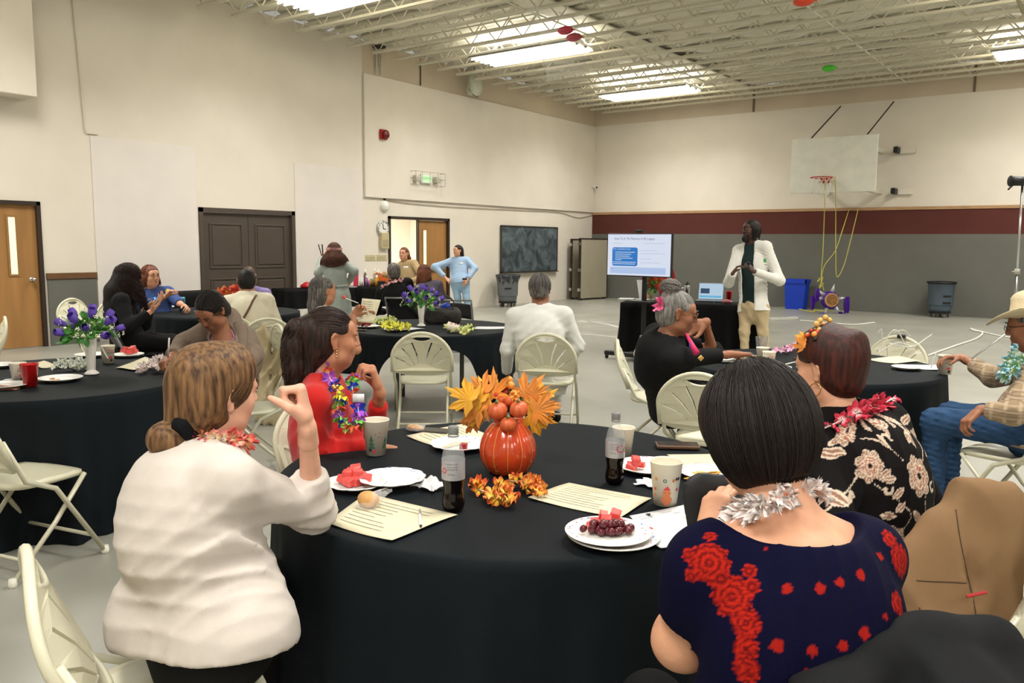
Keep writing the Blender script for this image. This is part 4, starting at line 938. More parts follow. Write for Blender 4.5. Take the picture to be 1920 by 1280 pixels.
# ============================================================ tabletop items
m_paper = mat('cream_paper', rgb(212, 204, 174), .8)
m_paperw = mat('white_paper', rgb(216, 217, 218), .8)
m_ink = mat('grey_ink', rgb(158, 152, 130), .8)
ZT = TZ+.003
def paper(c4, label, m=None, lines=9, curl=.006, cat='paper', group=None, z=None):
    """four corners given as pixels on the table plane, clockwise from the top-left of the sheet"""
    z = z or ZT+.002
    c = [on(x, y, z) for x, y in c4]; o = c[0]*0+np.mean(c, 0); r = empty('paper_sheet', o, label=label, cat=cat, group=group)
    def S_(u, v): p = (c[0]*(1-u)+c[1]*u)*(1-v)+(c[3]*(1-u)+c[2]*u)*v; return p-o+A(0, 0, curl*(4*(u-.5)**2*(v*.8+.2)+.3*math.sin(v*5)))
    q = MB(); q.grid(S_, 9, 9, thick=.0008); q.build('sheet', m or m_paper, r, True)
    if lines:
        q = MB(); rs = np.random.default_rng(int(abs(c4[0][0])))
        for i in range(lines):
            v = .14+.78*i/lines; e = .9*rs.uniform(.45, .95)
            for u0 in np.arange(.1, e, .12):
                u1 = min(u0+.115, e); a, b, c_, d = S_(u0, v), S_(u1, v), S_(u1, v+.012), S_(u0, v+.012); q.add(np.array([a, b, c_, d])+A(0, 0, .0012), [(0, 1, 2, 3)])
        l = q.build('printed_lines', m_ink, r); l['kind'] = 'stuff'
    return r
paper([(1067, 905), (1222, 934), (1163, 972), (990, 934)], 'cream printed sheet lying flat in the middle of the nearest table')
paper([(690, 925), (858, 965), (735, 1015), (612, 981)], 'cream printed sheet near the ivory cardigan sleeve, under the wrapped bread roll')
paper([(866, 795), (925, 818), (835, 842), (762, 818)], 'cream sheet behind the left soda bottle, partly under a plate')
paper([(1250, 852), (1380, 850), (1330, 880), (1278, 876)], 'cream printed sheet behind the gingerbread cup, beside the phone', lines=5)
paper([(1180, 967), (1290, 945), (1330, 1000), (1215, 1012)], 'white printed form beside the plate of grapes, under the napkin', m_paperw, 8)
paper([(1330, 805), (1385, 812), (1380, 826), (1268, 818)], 'cream paper corner at the back rim of the nearest table behind the phone', lines=0)
paper([(217, 690), (272, 669), (292, 681), (250, 695)], 'white sheet at the red fruit plate on the left-hand table', lines=0, curl=.01)
paper([(60, 682), (82, 676), (106, 686), (78, 691)], 'cream sheet behind the red cup on the left-hand table', lines=0)
paper([(1688, 667), (1727, 677), (1680, 682), (1624, 674)], 'cream sheet on the right-hand table in front of the strung chair', lines=0)
paper([(1685, 683), (1760, 684), (1758, 694), (1684, 688)], 'white sheet behind the lace doily plate on the right-hand table', m_paperw, 0)
paper([(1372, 682), (1424, 688), (1408, 698), (1362, 696)], 'white folded napkin left of the brown-food plate on the right-hand table', m_paperw, 0, .01)
paper([(1343, 671), (1378, 668), (1385, 672), (1350, 676)], 'white sheet under the hand of the woman with glasses', m_paperw, 0)
paper([(1600, 703), (1616, 702), (1614, 706), (1598, 706)], 'small white card just right of the auburn bun, on the right-hand table', m_paperw, 0)
paper([(895, 612), (948, 612), (957, 616), (884, 617)], 'white sheet at the right rim of the handbag table', m_paperw, 0)
paper([(750, 611), (797, 616), (770, 619), (740, 618)], 'white sheet beside the yellow lei on the handbag table', m_paperw, 0)

def plate(px, py, r, label, mats=None, z=None, rimcol=None, scallop=0., name='paper_plate', tilt=0.):
    P = on(px, py, z or ZT); e = empty(name, P, label=label, cat='plate'); q = MB()
    q.lathe([(0, .003), (r*.62, .003), (r*.70, .006), (r*.78, .014), (r*.97, .020), (r, .019), (r*.995, .017), (r*.78, .011), (r*.68, .002), (0, .0005)], 48, wob=(lambda t, zz: scallop*np.abs(np.sin(6*t))*(1 if zz > .012 else 0)) if scallop else None)
    q.build('dish', mats or m_white, e, True)
    if rimcol:
        rs = np.random.default_rng(int(px)); q = MB()
        for i in range(70):
            t = rs.uniform(0, 2*PI); a = rs.uniform(.8, .93); l = rs.uniform(.03, .09); w_ = rs.uniform(.012, .035); q.mi = int(rs.integers(len(rimcol)))
            zt = lambda a_: .0145+(a_-.78)/.19*.0060+.0012
            q.add([(r*a*math.cos(t), r*a*math.sin(t), zt(a)), (r*(a+w_)*math.cos(t), r*(a+w_)*math.sin(t), zt(a+w_)), (r*(a+w_)*math.cos(t+l), r*(a+w_)*math.sin(t+l), zt(a+w_)), (r*a*math.cos(t+l), r*a*math.sin(t+l), zt(a))], [(0, 1, 2, 3)])
        q.build('rim_print', rimcol, e)['kind'] = 'stuff'
    return e
m_pr = mat('print_red', rgb(206, 60, 70), .6); m_pb = mat('print_blue', rgb(104, 140, 208), .6); m_pk = mat('print_pink', rgb(236, 160, 176), .6); m_pg = mat('print_green', rgb(58, 100, 76), .6); m_pgold = mat('print_gold', rgb(196, 160, 70), .5); m_pblk = mat('print_black', rgb(44, 40, 44), .6)
m_melon = mat('watermelon_flesh', rgb(222, 84, 78), .35, noise=.12, scale=40, sss=.1); m_grape = mat('red_grape_skin', rgb(92, 22, 34), .28, noise=.3, scale=30, coat=.15)
def blob(seed, sx=1., n=6):
    rs = np.random.default_rng(seed); q = MB(); q.box((-.5, -.5, -.5), (.5, .5, .5), .12); V = q.V[0]; V *= 1+.2*rs.normal(size=V.shape)*.4; return V, q.F
def food_me(name, seed, m, s_):
    V, F = blob(seed); me = bpy.data.meshes.new(name); me.from_pydata((V*s_).tolist(), [], F); me.materials.append(m); return me
melon = [food_me('watermelon_chunk', i, m_melon, A(.032, .028, .022)*(1+.15*i)) for i in range(3)]
def put_thing(name, me, P, rot, label, cat, group, sc=1.):
    o = bpy.data.objects.new(name, me); C.objects.link(o); o.location = P; o.rotation_euler = rot; o.scale = (sc,)*3; tag(o, label, cat, group); return o
def melon_pile(px, py, n, rad, grp, lab, z0=.008, seed=1, sc=1.):
    rs = np.random.default_rng(seed); c = on(px, py, ZT)
    for i in range(n):
        a = i*2.4; rr = rad*math.sqrt((i % max(1, int(n*.7)))/n); l = 0 if i < n*.7 else 1
        put_thing('watermelon_chunk', melon[i % 3], c+A(rr*math.cos(a), rr*math.sin(a), z0+.012+l*.020), (rs.uniform(-.3, .3), rs.uniform(-.3, .3), rs.uniform(0, 3)), lab, 'fruit', grp, sc)
# plate with grapes and melon, on a second plate, front right
plate(1150, 1012, .128, 'larger patterned paper plate under the plate of grapes', rimcol=[m_pr, m_pb, m_pk])
plate(1140, 1006, .118, 'red, white and blue rimmed paper plate heaped with red grapes and watermelon', z=ZT+.012, rimcol=[m_pr, m_pb, m_pk])
melon_pile(1138, 998, 12, .062, 'watermelon chunks among the grapes', 'pink watermelon chunk among the red grapes on the nearest patterned plate', .014, 3, .8)
gm = MB(); gm.ell((0, 0, 0), (.0115, .0115, .0135), 14, 9); GV = np.concatenate(gm.V); gme = bpy.data.meshes.new('grape'); gme.from_pydata(GV.tolist(), [], gm.F); gme.materials.append(m_grape); gme.polygons.foreach_set('use_smooth', np.ones(len(gm.F), bool))
rs = np.random.default_rng(4); gc = on(1138, 1012, ZT)
for i in range(30):
    t_ = i*2.4; q_ = math.sqrt(((i*7) % 20+.5)/20); l_ = i >= 20; P = gc+(_r*(.004+.070*q_*math.cos(t_)*(.75 if l_ else 1))+A(-_r[1], _r[0], 0)*(.024*q_*math.sin(t_)*(.6 if l_ else 1)))+A(0, 0, .028+.017*l_+rs.uniform(0, .004))
    put_thing('grape', gme, P, (rs.uniform(0, 3), rs.uniform(0, 3), 0), 'dark red grape in the pile on the nearest patterned plate', 'grape', 'red grapes on the patterned plate', rs.uniform(.85, 1.1))
# scalloped plates, left
m_pl = mat('glazed_white_paper', rgb(232, 232, 228), .3)
plate(668, 912, .098, 'scalloped gold-edged paper plate of watermelon by the ivory sleeve', m_pl, scallop=.05, rimcol=[m_pgold, m_pgold, m_pl])
plate(735, 903, .108, 'scalloped white plate with blue flower print and gold rim, overlapping the watermelon plate', m_pl, z=ZT+.010, scallop=.05, rimcol=[m_pgold, m_pb, m_pb])
melon_pile(665, 907, 16, .055, 'watermelon chunks by the ivory sleeve', 'pink watermelon chunk on the gold-edged plate beside the ivory sleeve', .01, 5)
plate(862, 838, .115, 'scalloped blue-flowered paper plate behind the pumpkin with a red berry stem', m_pl, scallop=.05, rimcol=[m_pb, m_pb, m_pl])
put_thing('strawberry', food_me('strawberry', 7, mat('strawberry_red', rgb(160, 30, 30), .35), A(.028, .024, .03)), on(869, 838, ZT+.02), (0, 0, .4), 'small red strawberry on the blue-flowered plate behind the soda bottle', 'fruit', None)
plate(1215, 880, .115, 'patterned paper plate with watermelon bits behind the right soda bottle', rimcol=[m_pr, m_pb, m_pk, m_pl])
melon_pile(1188, 882, 7, .045, 'watermelon bits behind the bottle', 'small watermelon piece on the plate behind the right soda bottle', .008, 9, .8)
plate(1330, 893, .105, 'patterned plate with yellow chips, half hidden by the dark bobbed head', rimcol=[m_pr, m_pb, mat('print_purple', rgb(120, 80, 170), .6)])
m_chip = mat('corn_chip_yellow', rgb(226, 178, 78), .6, noise=.25, scale=30); chm = [food_me('chip', 20+i, m_chip, A(.05, .035, .004)) for i in range(3)]
for i in range(16): put_thing('corn_chip', chm[i % 3], on(1325+rs.uniform(-30, 25), 893+rs.uniform(-7, 7), ZT+.014+.004*(i//4)), (rs.uniform(-.4, .4), rs.uniform(-.4, .4), rs.uniform(0, 6)), 'yellow corn chip on the plate beside the dark bobbed head', 'chip', 'corn chips on the plate')
plate(113, 713, .118, 'white paper plate with crumbs right of the red cup')
q = MB(); c = on(100, 712, ZT+.006)
for i in range(14): q.ell((rs.uniform(-.05, .05), rs.uniform(-.02, .02), .004), (.008, .006, .004), 6, 4)
tag(q.build('crumbs', mat('crumb_tan', rgb(206, 160, 110), .8), loc=c), 'scattered tan crumbs on the plate right of the red cup', 'crumbs', kind='stuff')
plate(240, 668, .105, 'white paper plate of red fruit by the writing woman'); melon_pile(243, 664, 14, .06, 'red fruit by the writing woman', 'red fruit piece on the plate by the writing woman', .01, 12, 1.)
plate(172, 668, .11, 'white paper plate behind the white vase on the left-hand table')
plate(12, 726, .11, 'white plate cut by the left edge beside the blue sleeve')
plate(-2, 688, .10, 'white plate rim at the far left edge of the photo behind the cups')
plate(1453, 692, .105, 'white paper plate of browned pastry on the right-hand table')
m_brown = mat('browned_pastry', rgb(176, 120, 62), .7, noise=.4, scale=60)
for i in range(8): put_thing('pastry_piece', food_me('pastry', 30+i, m_brown, A(.03, .024, .014)), on(1448+rs.uniform(-18, 18), 690+rs.uniform(-3, 3), ZT+.016), (0, 0, rs.uniform(0, 3)), 'browned pastry piece on the right-hand table plate', 'food', 'pastry pieces on the plate')
q = MB(); q.tube([(0, 0, .02), (.09, .02, .05)], .004, 6); q.box((-.03, -.008, .016), (0, .008, .02)); tag(q.build('plastic_fork', m_white, loc=on(1465, 690, ZT)), 'white plastic fork standing off the pastry plate', 'fork')
plate(1700, 692, .095, 'white doily plate printed with a black lace edge on the right-hand table', rimcol=[m_pblk, m_pblk, m_pl])
plate(742, 620, .11, 'dark-patterned plate with yellow petals on the handbag table', rimcol=[m_pblk, m_pr, m_pl])
plate(690, 614, .11, 'paper plate with dark red flowers in front of the grey-haired woman', rimcol=[m_pr, m_pl])
plate(310, 577, .12, 'white paper plate by the woman on her phone at the far table'); plate(415, 578, .12, 'white plate of food right of the blue tumbler')
for i in range(6): put_thing('food_piece', food_me('food', 50+i, m_chip, A(.04, .03, .02)), on(415+rs.uniform(-18, 18), 577+rs.uniform(-2, 2), ZT+.02), (0, 0, rs.uniform(0, 3)), 'yellow food piece on the plate right of the blue tumbler', 'food', 'food on the far table plate')

# ---- cups
def on_cone(V, h0, r0, r1, H_, ang, sc=1.):
    """wrap flat x,y print on a cup wall"""
    V = np.asarray(V, float); z = h0+V[:, 1]*sc; rr = r0+.001+(r1-r0-.001)*z/(H_-.004)+.0007; t = ang+V[:, 0]*sc/rr*1.; return np.c_[rr*np.cos(t), rr*np.sin(t), z]
def poly_strip(P, n=1): return np.array([(x, y, 0) for x, y in P]), [list(range(len(P)))]
def subdiv(V, F, k=3):
    """cut a flat ngon print in vertical slices so it follows the cup"""
    return V, F
def slice_flat(V, F, step=.004):
    bm = bmesh.new(); vs = [bm.verts.new(v) for v in V]
    for f in F:
        try: bm.faces.new([vs[i] for i in f])
        except Exception: pass
    x0, x1 = V[:, 0].min(), V[:, 0].max()
    for x in np.arange(x0+step/2, x1, step): bmesh.ops.bisect_plane(bm, geom=bm.verts[:]+bm.edges[:]+bm.faces[:], plane_co=(x, 0, 0), plane_no=(1, 0, 0))
    bm.verts.index_update(); V2 = np.array([v.co[:] for v in bm.verts]); F2 = [[v.index for v in f.verts] for f in bm.faces]; bm.free(); return V2, F2
def cup(px, py, label, H_=.11, r0=.028, r1=.043, style='holiday', z=None, P=None, rot=None, m=None, name='paper_cup', tilt=None):
    P = on(px, py, z or ZT) if P is None else P; e = empty(name, P, label=label, cat='cup'); q = MB()
    q.lathe([(0, .004), (r0, .004), (r0, 0), (r0+.001, 0), (r1, H_-.004), (r1+.002, H_-.002), (r1+.0015, H_+.001), (r1-.0015, H_), (r1-.0025, H_-.004), (r0-.001, .006), (0, .006)], 36); q.build('wall', m or mat('paper_cup_white', rgb(234, 226, 206), .5), e, True)
    a0 = math.atan2(-P[1], -P[0]) if rot is None else rot
    def put(Vf, mm, nm, h0, da, sc=1.): V, F = slice_flat(*Vf); q = MB(); q.add(on_cone(V, h0, r0, r1, H_, a0+da, sc), F); q.build(nm, mm, e)
    if style == 'holiday':
        V, F = text_mesh('Happy', .019); put((V, F), m_pr, 'red_lettering', .083*H_/.11, .55); V, F = text_mesh('Holidays', .015); put((V, F), m_pblk, 'black_lettering', .069*H_/.11, .55)
        circ_ = lambda r, cx=0, cy=0, n=14: poly_strip([(cx+r*math.cos(t), cy+r*math.sin(t)) for t in np.linspace(0, 2*PI, n, False)])
        put(circ_(.0085, 0, .012), m_pr, 'printed_figure', .028, .55); put(circ_(.0105, .002, -.004), m_pblk, 'printed_shadow', .024, .55); put(circ_(.0045, -.012, .012), m_pr, 'printed_mitten', .03, .55)
    if style == 'tree':
        tree = [(-.018, 0), (-.004, .014), (-.014, .014), (-.002, .028), (-.010, .028), (0, .052), (.010, .028), (.002, .028), (.014, .014), (.004, .014), (.018, 0), (.003, 0), (.003, -.006), (-.003, -.006), (-.003, 0)]
        tv = np.array(tree)
        for da, s_ in ((-.42, 1.), (.95, .85)):
            V, F = shape2d([[(x*s_, y*s_) for x, y in tree]], 0); put((V, F), m_pg, 'printed_tree', .03, da)
        V, F = shape2d([[(-.006, 0), (.006, 0), (.006, .012), (-.006, .012)]], 0); put((V, F), m_pr, 'printed_gift', .014, -.15); put((V, F), m_pblk, 'printed_gift', .018, -.6)
        for da, z_, mm in ((.25, .075, m_pg), (.5, .07, m_pr), (0, .085, m_pg), (.3, .09, m_pr)): V, F = shape2d([[(-.002, 0), (.002, 0), (.002, .004), (-.002, .004)]], 0); put((V, F), mm, 'printed_dot', z_, da)
    if style == 'ginger':
        mg = mat('print_gingerbread', rgb(206, 120, 76), .6); body = [(.014*math.cos(t)*(1+.25*abs(math.cos(2*t))), .016*math.sin(t)*(1+.2*math.sin(t)**2)-.006) for t in np.linspace(0, 2*PI, 28, False)]
        put(shape2d([body], 0), mg, 'printed_gingerbread', .030, .1); put(shape2d([[(.013*math.cos(t), .011*math.sin(t)) for t in np.linspace(0, 2*PI, 20, False)]], 0), mg, 'printed_gingerbread_head', .045, .1)
        put(shape2d([[(-.012, 0), (.012, 0), (.002, .014)]], 0), m_pr, 'printed_hat', .055, .1)
        ring = [[(.006*math.cos(t), .006*math.sin(t)) for t in np.linspace(0, 2*PI, 18, False)], [(.0035*math.cos(t), .0035*math.sin(t)) for t in np.linspace(0, 2*PI, 18, False)]]
        put(shape2d(ring, 0), m_pg, 'printed_wreath', .085, -.05)
        for da, z_, mm in ((-.7, .088, mg), (.55, .086, mg), (.95, .055, m_pr), (-.85, .055, m_pr), (1.0, .09, m_pblk), (.8, .09, m_pblk), (-.9, .035, mg)): put(shape2d([[(.0045*math.cos(t), .0055*math.sin(t)) for t in np.linspace(0, 2*PI, 12, False)]], 0), mm, 'printed_motif', z_, da)
        for x in (-.005, .005): put(shape2d([[(x+.0014*math.cos(t), .0014*math.sin(t)) for t in np.linspace(0, 2*PI, 8, False)]], 0), m_pblk, 'printed_eye', .0465, .1, 1.0)
    return e
cup(705, 851, 'paper cup printed with green pine trees beside the red cardigan sleeve', .135, .034, .050, 'tree')
cup(1247, 944, 'paper cup printed with a gingerbread figure, beside the right-hand napkin', .138, .034, .050, 'ginger')
cup(1168, 853, 'white paper cup hidden behind the right soda bottle', .11, .03, .042, '')
cup(35, 716, 'holiday-print paper cup directly behind the red cup'); cup(203, 680, 'holiday-print paper cup with a spoon, right of the white vase on the left-hand table', .115, .032, .044)
cup(1429, 681, 'holiday-print paper cup, the further of the two touching cups on the right-hand table'); cup(1441, 690, 'holiday-print paper cup, the nearer of the two touching cups on the right-hand table')
cup(1612, 669, 'holiday-print paper cup right of the auburn bun'); cup(1772, 701, 'holiday-print paper cup under the hand of the man in the hat', .12, .034, .047)
m_redc = mat('red_plastic', rgb(196, 24, 26), .32, coat=.2)
cup(57, 724, 'bright red plastic party cup on the left-hand table', .125, .031, .046, '', m=m_redc, name='plastic_cup')
cup(423, 580, 'white paper cup behind the writing woman at the far table', .09, .03, .042, '')
m_cl = mat('clear_plastic', (.95, .97, .97, 1), .05, trans=.9, ior=1.1, alpha=.35)
cup(1427, 667, 'clear plastic cup behind the two holiday cups', .14, .03, .044, '', m=m_cl, name='plastic_cup')
for (px, py, nm, a, b) in ((194, 652, 'white plastic spoon handle sticking out of the cup beside the white vase', A(0, 0, 0), -.03*_r+A(0, 0, .06)), (1752, 663, 'white straw leaning in the cup under the man\'s hand', A(0, 0, -.03), .02*_r+A(0, 0, .05))):
    P = at(px, py, 5.2 if px < 900 else 5.17)-A(0, 0, .02); q = MB(); q.tube([a-b*.8, b*.6], .004, 6); tag(q.build('spoon', m_white, loc=P+(b*.0)), nm, 'spoon')
# tipped cup with brown spill on the handbag table
tc_ = cup(0, 0, 'tipped-over paper cup lying on a yellow lei on the handbag table', .11, .03, .042, 'holiday', P=on(862, 615, ZT+.040)); tc_.rotation_euler = (0, R_(-82), R_(25))

# ---- soda bottles
m_pet = mat('clear_pet', (.7, .73, .73, 1), .06, alpha=.22); m_cola = mat('dark_cola', rgb(12, 5, 4), .1); m_lab = mat('silver_label', rgb(178, 178, 182), .35, .3); m_capg = mat('grey_cap', rgb(120, 122, 120), .45)
def bottle(px, py, label, H_=.235):
    P = on(px, py, ZT); e = empty('soda_bottle', P, label=label, cat='bottle'); k = H_/.235
    prof = [(0, .004), (.020, 0), (.029, .004), (.0325, .016), (.0325, .030), (.029, .048), (.0275, .062), (.0305, .080), (.033, .095), (.033, .150), (.0325, .160), (.029, .178), (.021, .198), (.0145, .210), (.0135, .226)]
    prof = [(r*k, z*k) for r, z in prof]; lower = [(r, z) for r, z in prof if z < .112*k]
    q = MB(); q.lathe([(.0325*k, .110*k)]+[(r, z) for r, z in prof if z > .112*k], 28); q.build('plastic_body', m_pet, e, True)
    q = MB(); q.lathe(lower+[(.0325*k, .1115*k), (.031*k, .112*k), (0, .112*k)], 28); q.build('cola', m_cola, e, True)
    q = MB(); q.lathe([(.0336*k, .094*k), (.0338*k, .096*k), (.0338*k, .150*k), (.0336*k, .152*k)], 28); lb = q.build('label_band', m_lab, e, True)
    q = MB(); q.lathe([(.0145*k, .224*k), (.0152*k, .226*k), (.0152*k, .243*k), (.0135*k, .246*k), (0, .246*k)], 24); q.lathe([(.0165*k, .216*k), (.0165*k, .220*k), (.0145*k, .220*k)], 24); q.build('cap', m_capg, e, True)
    a0 = math.atan2(-P[1], -P[0]); rr = .0342*k
    for (txt, sz, z, da, mm) in (('Co', .038, .125, .75 if px > 1000 else -1.25, m_pr), ('nutrition facts', .006, .142, -.1, m_pblk), ('serving 1 bottle', .005, .134, -.1, m_pblk), ('total sugars 0g', .005, .127, -.1, m_pblk), ('12 fl oz', .007, .112, -.2, m_pblk)):
        V, F = text_mesh(txt, sz*k); t = a0+da+V[:, 0]/rr; q = MB(); q.add(np.c_[rr*np.cos(t), rr*np.sin(t), z*k+V[:, 1]], F); q.build('label_print', mm, lb)
    return e
bottle(850, 955, 'half-full dark soda bottle with a silver label, left of the pumpkin', .247)
bottle(1152, 905, 'half-full dark soda bottle with a silver label, right of the pumpkin', .232)

# ---- pumpkin centrepiece
m_pump = mat('glazed_pumpkin_orange', rgb(196, 66, 30), .22, noise=.14, scale=14, coat=.5); m_gold = mat('gold_line', rgb(214, 150, 70), .4)
PP = on(952, 884, ZT); e = empty('pumpkin_vase', PP, label='glazed orange ceramic pumpkin vase with gold ribs, filled with autumn leaves', cat='vase')
nrib = 12; off = math.atan2(-PP[1], -PP[0])
def pr_(z): u = z/.195; return .108*math.sin(PI*min(1, .14+.80*u))**.62*(1-.12*u)
q = MB(); NA = 96; zs = np.linspace(0, .2, 22); th = np.arange(NA)/NA*2*PI
for i, z in enumerate(zs):
    pass
prof = [(0, 0)]+[(pr_(z), z) for z in zs]+[(.055, .195), (.05, .17)]
q.lathe(prof, NA, wob=lambda t, z: -.055*(1-np.abs(np.sin(nrib/2*(t-off)))**.55)); q.build('pumpkin_body', m_pump, e, True)
for k_ in range(nrib):
    t = off+k_*2*PI/nrib; q = MB(); q.tube([((pr_(z)*.945+.0008)*math.cos(t), (pr_(z)*.945+.0008)*math.sin(t), z) for z in zs[1:-1]], .0016, 5); q.build('gold_rib', m_gold, e, True)
rs = np.random.default_rng(21); q = MB()
for i in range(90): t = rs.uniform(0, 6.28); z = rs.uniform(.02, .18); r = pr_(z)*.985; q.ell((r*math.cos(t), r*math.sin(t), z), .0014, 5, 4)
o = q.build('glitter_specks', m_gold, e); o['kind'] = 'stuff'
# small pumpkins, berries, leaves (each its own part of the arrangement)
def ppos(px, py, dd=0.): return at(px, py, float((PP-A(0, 0, EYE))@CF)+dd)-PP
m_sp = mat('small_pumpkin_orange', rgb(206, 96, 52), .35, noise=.2, scale=40); m_leaf1 = mat('maple_leaf_gold', rgb(240, 178, 56), .6, noise=.3, scale=18); m_leaf2 = mat('maple_leaf_rust', rgb(232, 146, 58), .6, noise=.4, scale=18); m_berry = mat('orange_berry', rgb(232, 152, 64), .35); m_berry2 = mat('red_berry', rgb(198, 66, 36), .35)
for (px, py, s_, dd) in ((933, 770, .036, -.07), (973, 767, .034, -.08), (953, 795, .03, -.09)):
    q = MB(); q.lathe([(0, -s_*.8)]+[(s_*math.cos(t), s_*.85*math.sin(t)) for t in np.linspace(-1.3, 1.35, 12)]+[(0, s_*.72)], 40, wob=lambda t, z: -.10*(1-np.abs(np.sin(4*t)))); q.xf(rot=rx3(.35)@rz3(.6)); sp = q.build('small_pumpkin', m_sp, e, True, loc=ppos(px, py, dd))
    q = MB(); q.tube([(0, 0, s_*.6), (.004, 0, s_*1.0), (.010, 0, s_*1.15)], [.007, .005, .006], 6); q.xf(rot=rx3(.35)); q.build('stem', mat('dry_stem', rgb(120, 116, 70), .7), sp)
def maple(s_, seed):
    pts = []; rs = np.random.default_rng(seed)
    for i, (a, r) in enumerate([(-180, .14), (-142, .34), (-116, .52), (-103, .78), (-92, .56), (-79, .38), (-66, .80), (-57, .78), (-47, 1.08), (-37, .80), (-25, .44), (-15, .92), (-8, .88), (0, 1.28), (8, .88), (15, .92), (25, .44), (37, .80), (47, 1.08), (57, .78), (66, .80), (79, .38), (92, .56), (103, .78), (116, .52), (142, .34)]): pts.append((s_*r*math.cos(R_(a))*(1+rs.uniform(-.06, .06)), s_*r*math.sin(R_(a))))
    V = [(0, 0, .02*s_)]+[(x, y, s_*(.05*math.sin(3*i)-.16*(x*x+y*y)/(s_*s_))) for i, (x, y) in enumerate(pts)]
    V = np.array(V); n = len(V); Vt = np.r_[V, V-A(0, 0, .0012)]; F = [(0, i, i % (n-1)+1) for i in range(1, n)]; F += [tuple(j+n for j in f[::-1]) for f in F]; return Vt, F
lme = []
for i in range(4):
    V, F = maple(.05+.008*i, i); me = bpy.data.meshes.new('maple_leaf'); me.from_pydata(V.tolist(), [], F); me.materials.append(m_leaf1 if i % 2 == 0 else m_leaf2); lme.append(me)
pts = []; nn = []
for i, (px, py) in enumerate([(885, 742), (892, 762), (900, 780), (905, 735), (915, 750), (910, 770), (880, 750), (925, 740), (900, 752), (1000, 742), (1012, 752), (1005, 770), (990, 755), (1020, 760), (995, 780), (985, 740), (1008, 785), (888, 790), (918, 742), (898, 770), (1004, 760)]):
    pts.append(ppos(px, py, rs.uniform(-.05, .06))); v = pts[-1]-A(0, 0, .2); nn.append(nrm(v)*.4-CF*1.0+rs.normal(0, .35, 3))
for i_, (P_, n_) in enumerate(zip(pts, nn)):
    o = bpy.data.objects.new('maple_leaf', lme[i_ % 4]); C.objects.link(o); o.parent = e; o.location = P_; z = nrm(n_*A(1, 1, 1)-CF*.5); x = P_-A(0, 0, .20)+rs.normal(0, .03, 3); x = nrm(x-z*(x@z)); o.rotation_euler = Matrix(np.c_[x, np.cross(z, x), z].tolist()).to_euler(); o.scale = (rs.uniform(.95, 1.25),)*3
for (px, py, r, mm, dd) in ((955, 712, .0135, m_berry, 0), (957, 722, .015, m_berry, -.01), (963, 738, .014, m_berry, -.02), (968, 744, .012, m_berry, -.02), (948, 735, .009, m_berry2, 0), (943, 728, .008, m_berry2, 0), (950, 726, .008, m_berry2, .01), (925, 735, .012, m_berry2, 0), (932, 740, .012, m_berry2, -.02), (922, 742, .01, m_berry2, 0), (940, 750, .016, mat('squash_orange', rgb(196, 86, 40), .4), -.03), (954, 752, .018, M['squash_orange'], -.04)):
    q = MB(); q.ell((0, 0, 0), r, 12, 8); q.build('berry', mm, e, True, loc=ppos(px, py, dd))
for i in range(26): q = MB(); q.ell((0, 0, 0), .0055, 8, 6); q.build('berry', m_berry, e, True, loc=ppos(958+rs.uniform(-2, 14), 742+rs.uniform(-8, 9), rs.uniform(-.05, -.02)))
for (a, b) in (((955, 712), (950, 775)), ((925, 730), (945, 780)), ((965, 738), (955, 780))): q = MB(); q.tube([ppos(*a), (ppos(*a)+ppos(*b))/2+A(.004, 0, 0), ppos(*b)], .0022, 5); q.build('twig', M['dry_stem'], e)

# ---- leis lying on tables
def lei_pile(pts, mes, label, r=.02, n=18, z=.02, seed=3, sc=(.8, 1.2)):
    rs = np.random.default_rng(seed); P = np.array([on(x, y, ZT+z) for x, y in pts]); c = P.mean(0); e = empty('flower_lei', A(c[0], c[1], ZT), label=label, cat='lei'); S2 = spline(P, n); S2 += rs.normal(0, .006, S2.shape)*[1, 1, .5]
    q = MB(); q.tube(S2-A(c[0], c[1], ZT), .002, 5); q.build('string', mat('lei_string', rgb(236, 226, 216), .6), e, True)
    N = rs.normal(0, .6, S2.shape)+A(0, 0, .8)-CF*.3; put_flowers(e, mes, S2, N, A(c[0], c[1], ZT), sc=sc, rs=rs)
f_aut = [flower_mesh('silk_flower', .030, 5, petal_mat('silk_autumn', rgb(244, 200, 60), rgb(206, 84, 40), .03, .6), .7, 1), flower_mesh('silk_flower', .027, 6, petal_mat('silk_autumn2', rgb(250, 214, 90), rgb(226, 120, 60), .027, .7), .8, 2)]
f_wht = [flower_mesh('silk_flower', .034, 5, petal_mat('silk_white_green', rgb(226, 236, 170), rgb(236, 240, 226), .034, .3), .6, 3)]
f_pinkw = [flower_mesh('silk_flower', .034, 6, petal_mat('silk_palepink', rgb(240, 190, 180), rgb(238, 222, 216), .034, .3), .8, 4)]
f_pink = [flower_mesh('silk_flower', .030, 5, petal_mat('silk_pink', rgb(236, 150, 190), rgb(244, 184, 212), .03, .4), .7, 5)]
f_yel = [flower_mesh('silk_flower', .042, 5, petal_mat('silk_yellow', rgb(246, 238, 110), rgb(240, 236, 90), .042, .4), .7, 6)]
f_ylg = [flower_mesh('silk_flower', .038, 5, petal_mat('silk_yellowgreen', rgb(244, 180, 160), rgb(226, 236, 150), .038, .25), .7, 7)]
lei_pile([(893, 905), (905, 918), (925, 930), (945, 938), (955, 928), (935, 912), (955, 905), (975, 902), (985, 915), (1000, 905), (1012, 905), (1005, 918), (1015, 922)], f_aut, 'orange and yellow silk lei piled in front of the pumpkin', n=26)
lei_pile([(108, 688), (118, 678), (135, 682), (150, 676), (160, 688), (140, 688), (120, 690)], f_wht, 'white silk lei with green centres left of the white vase', n=18)
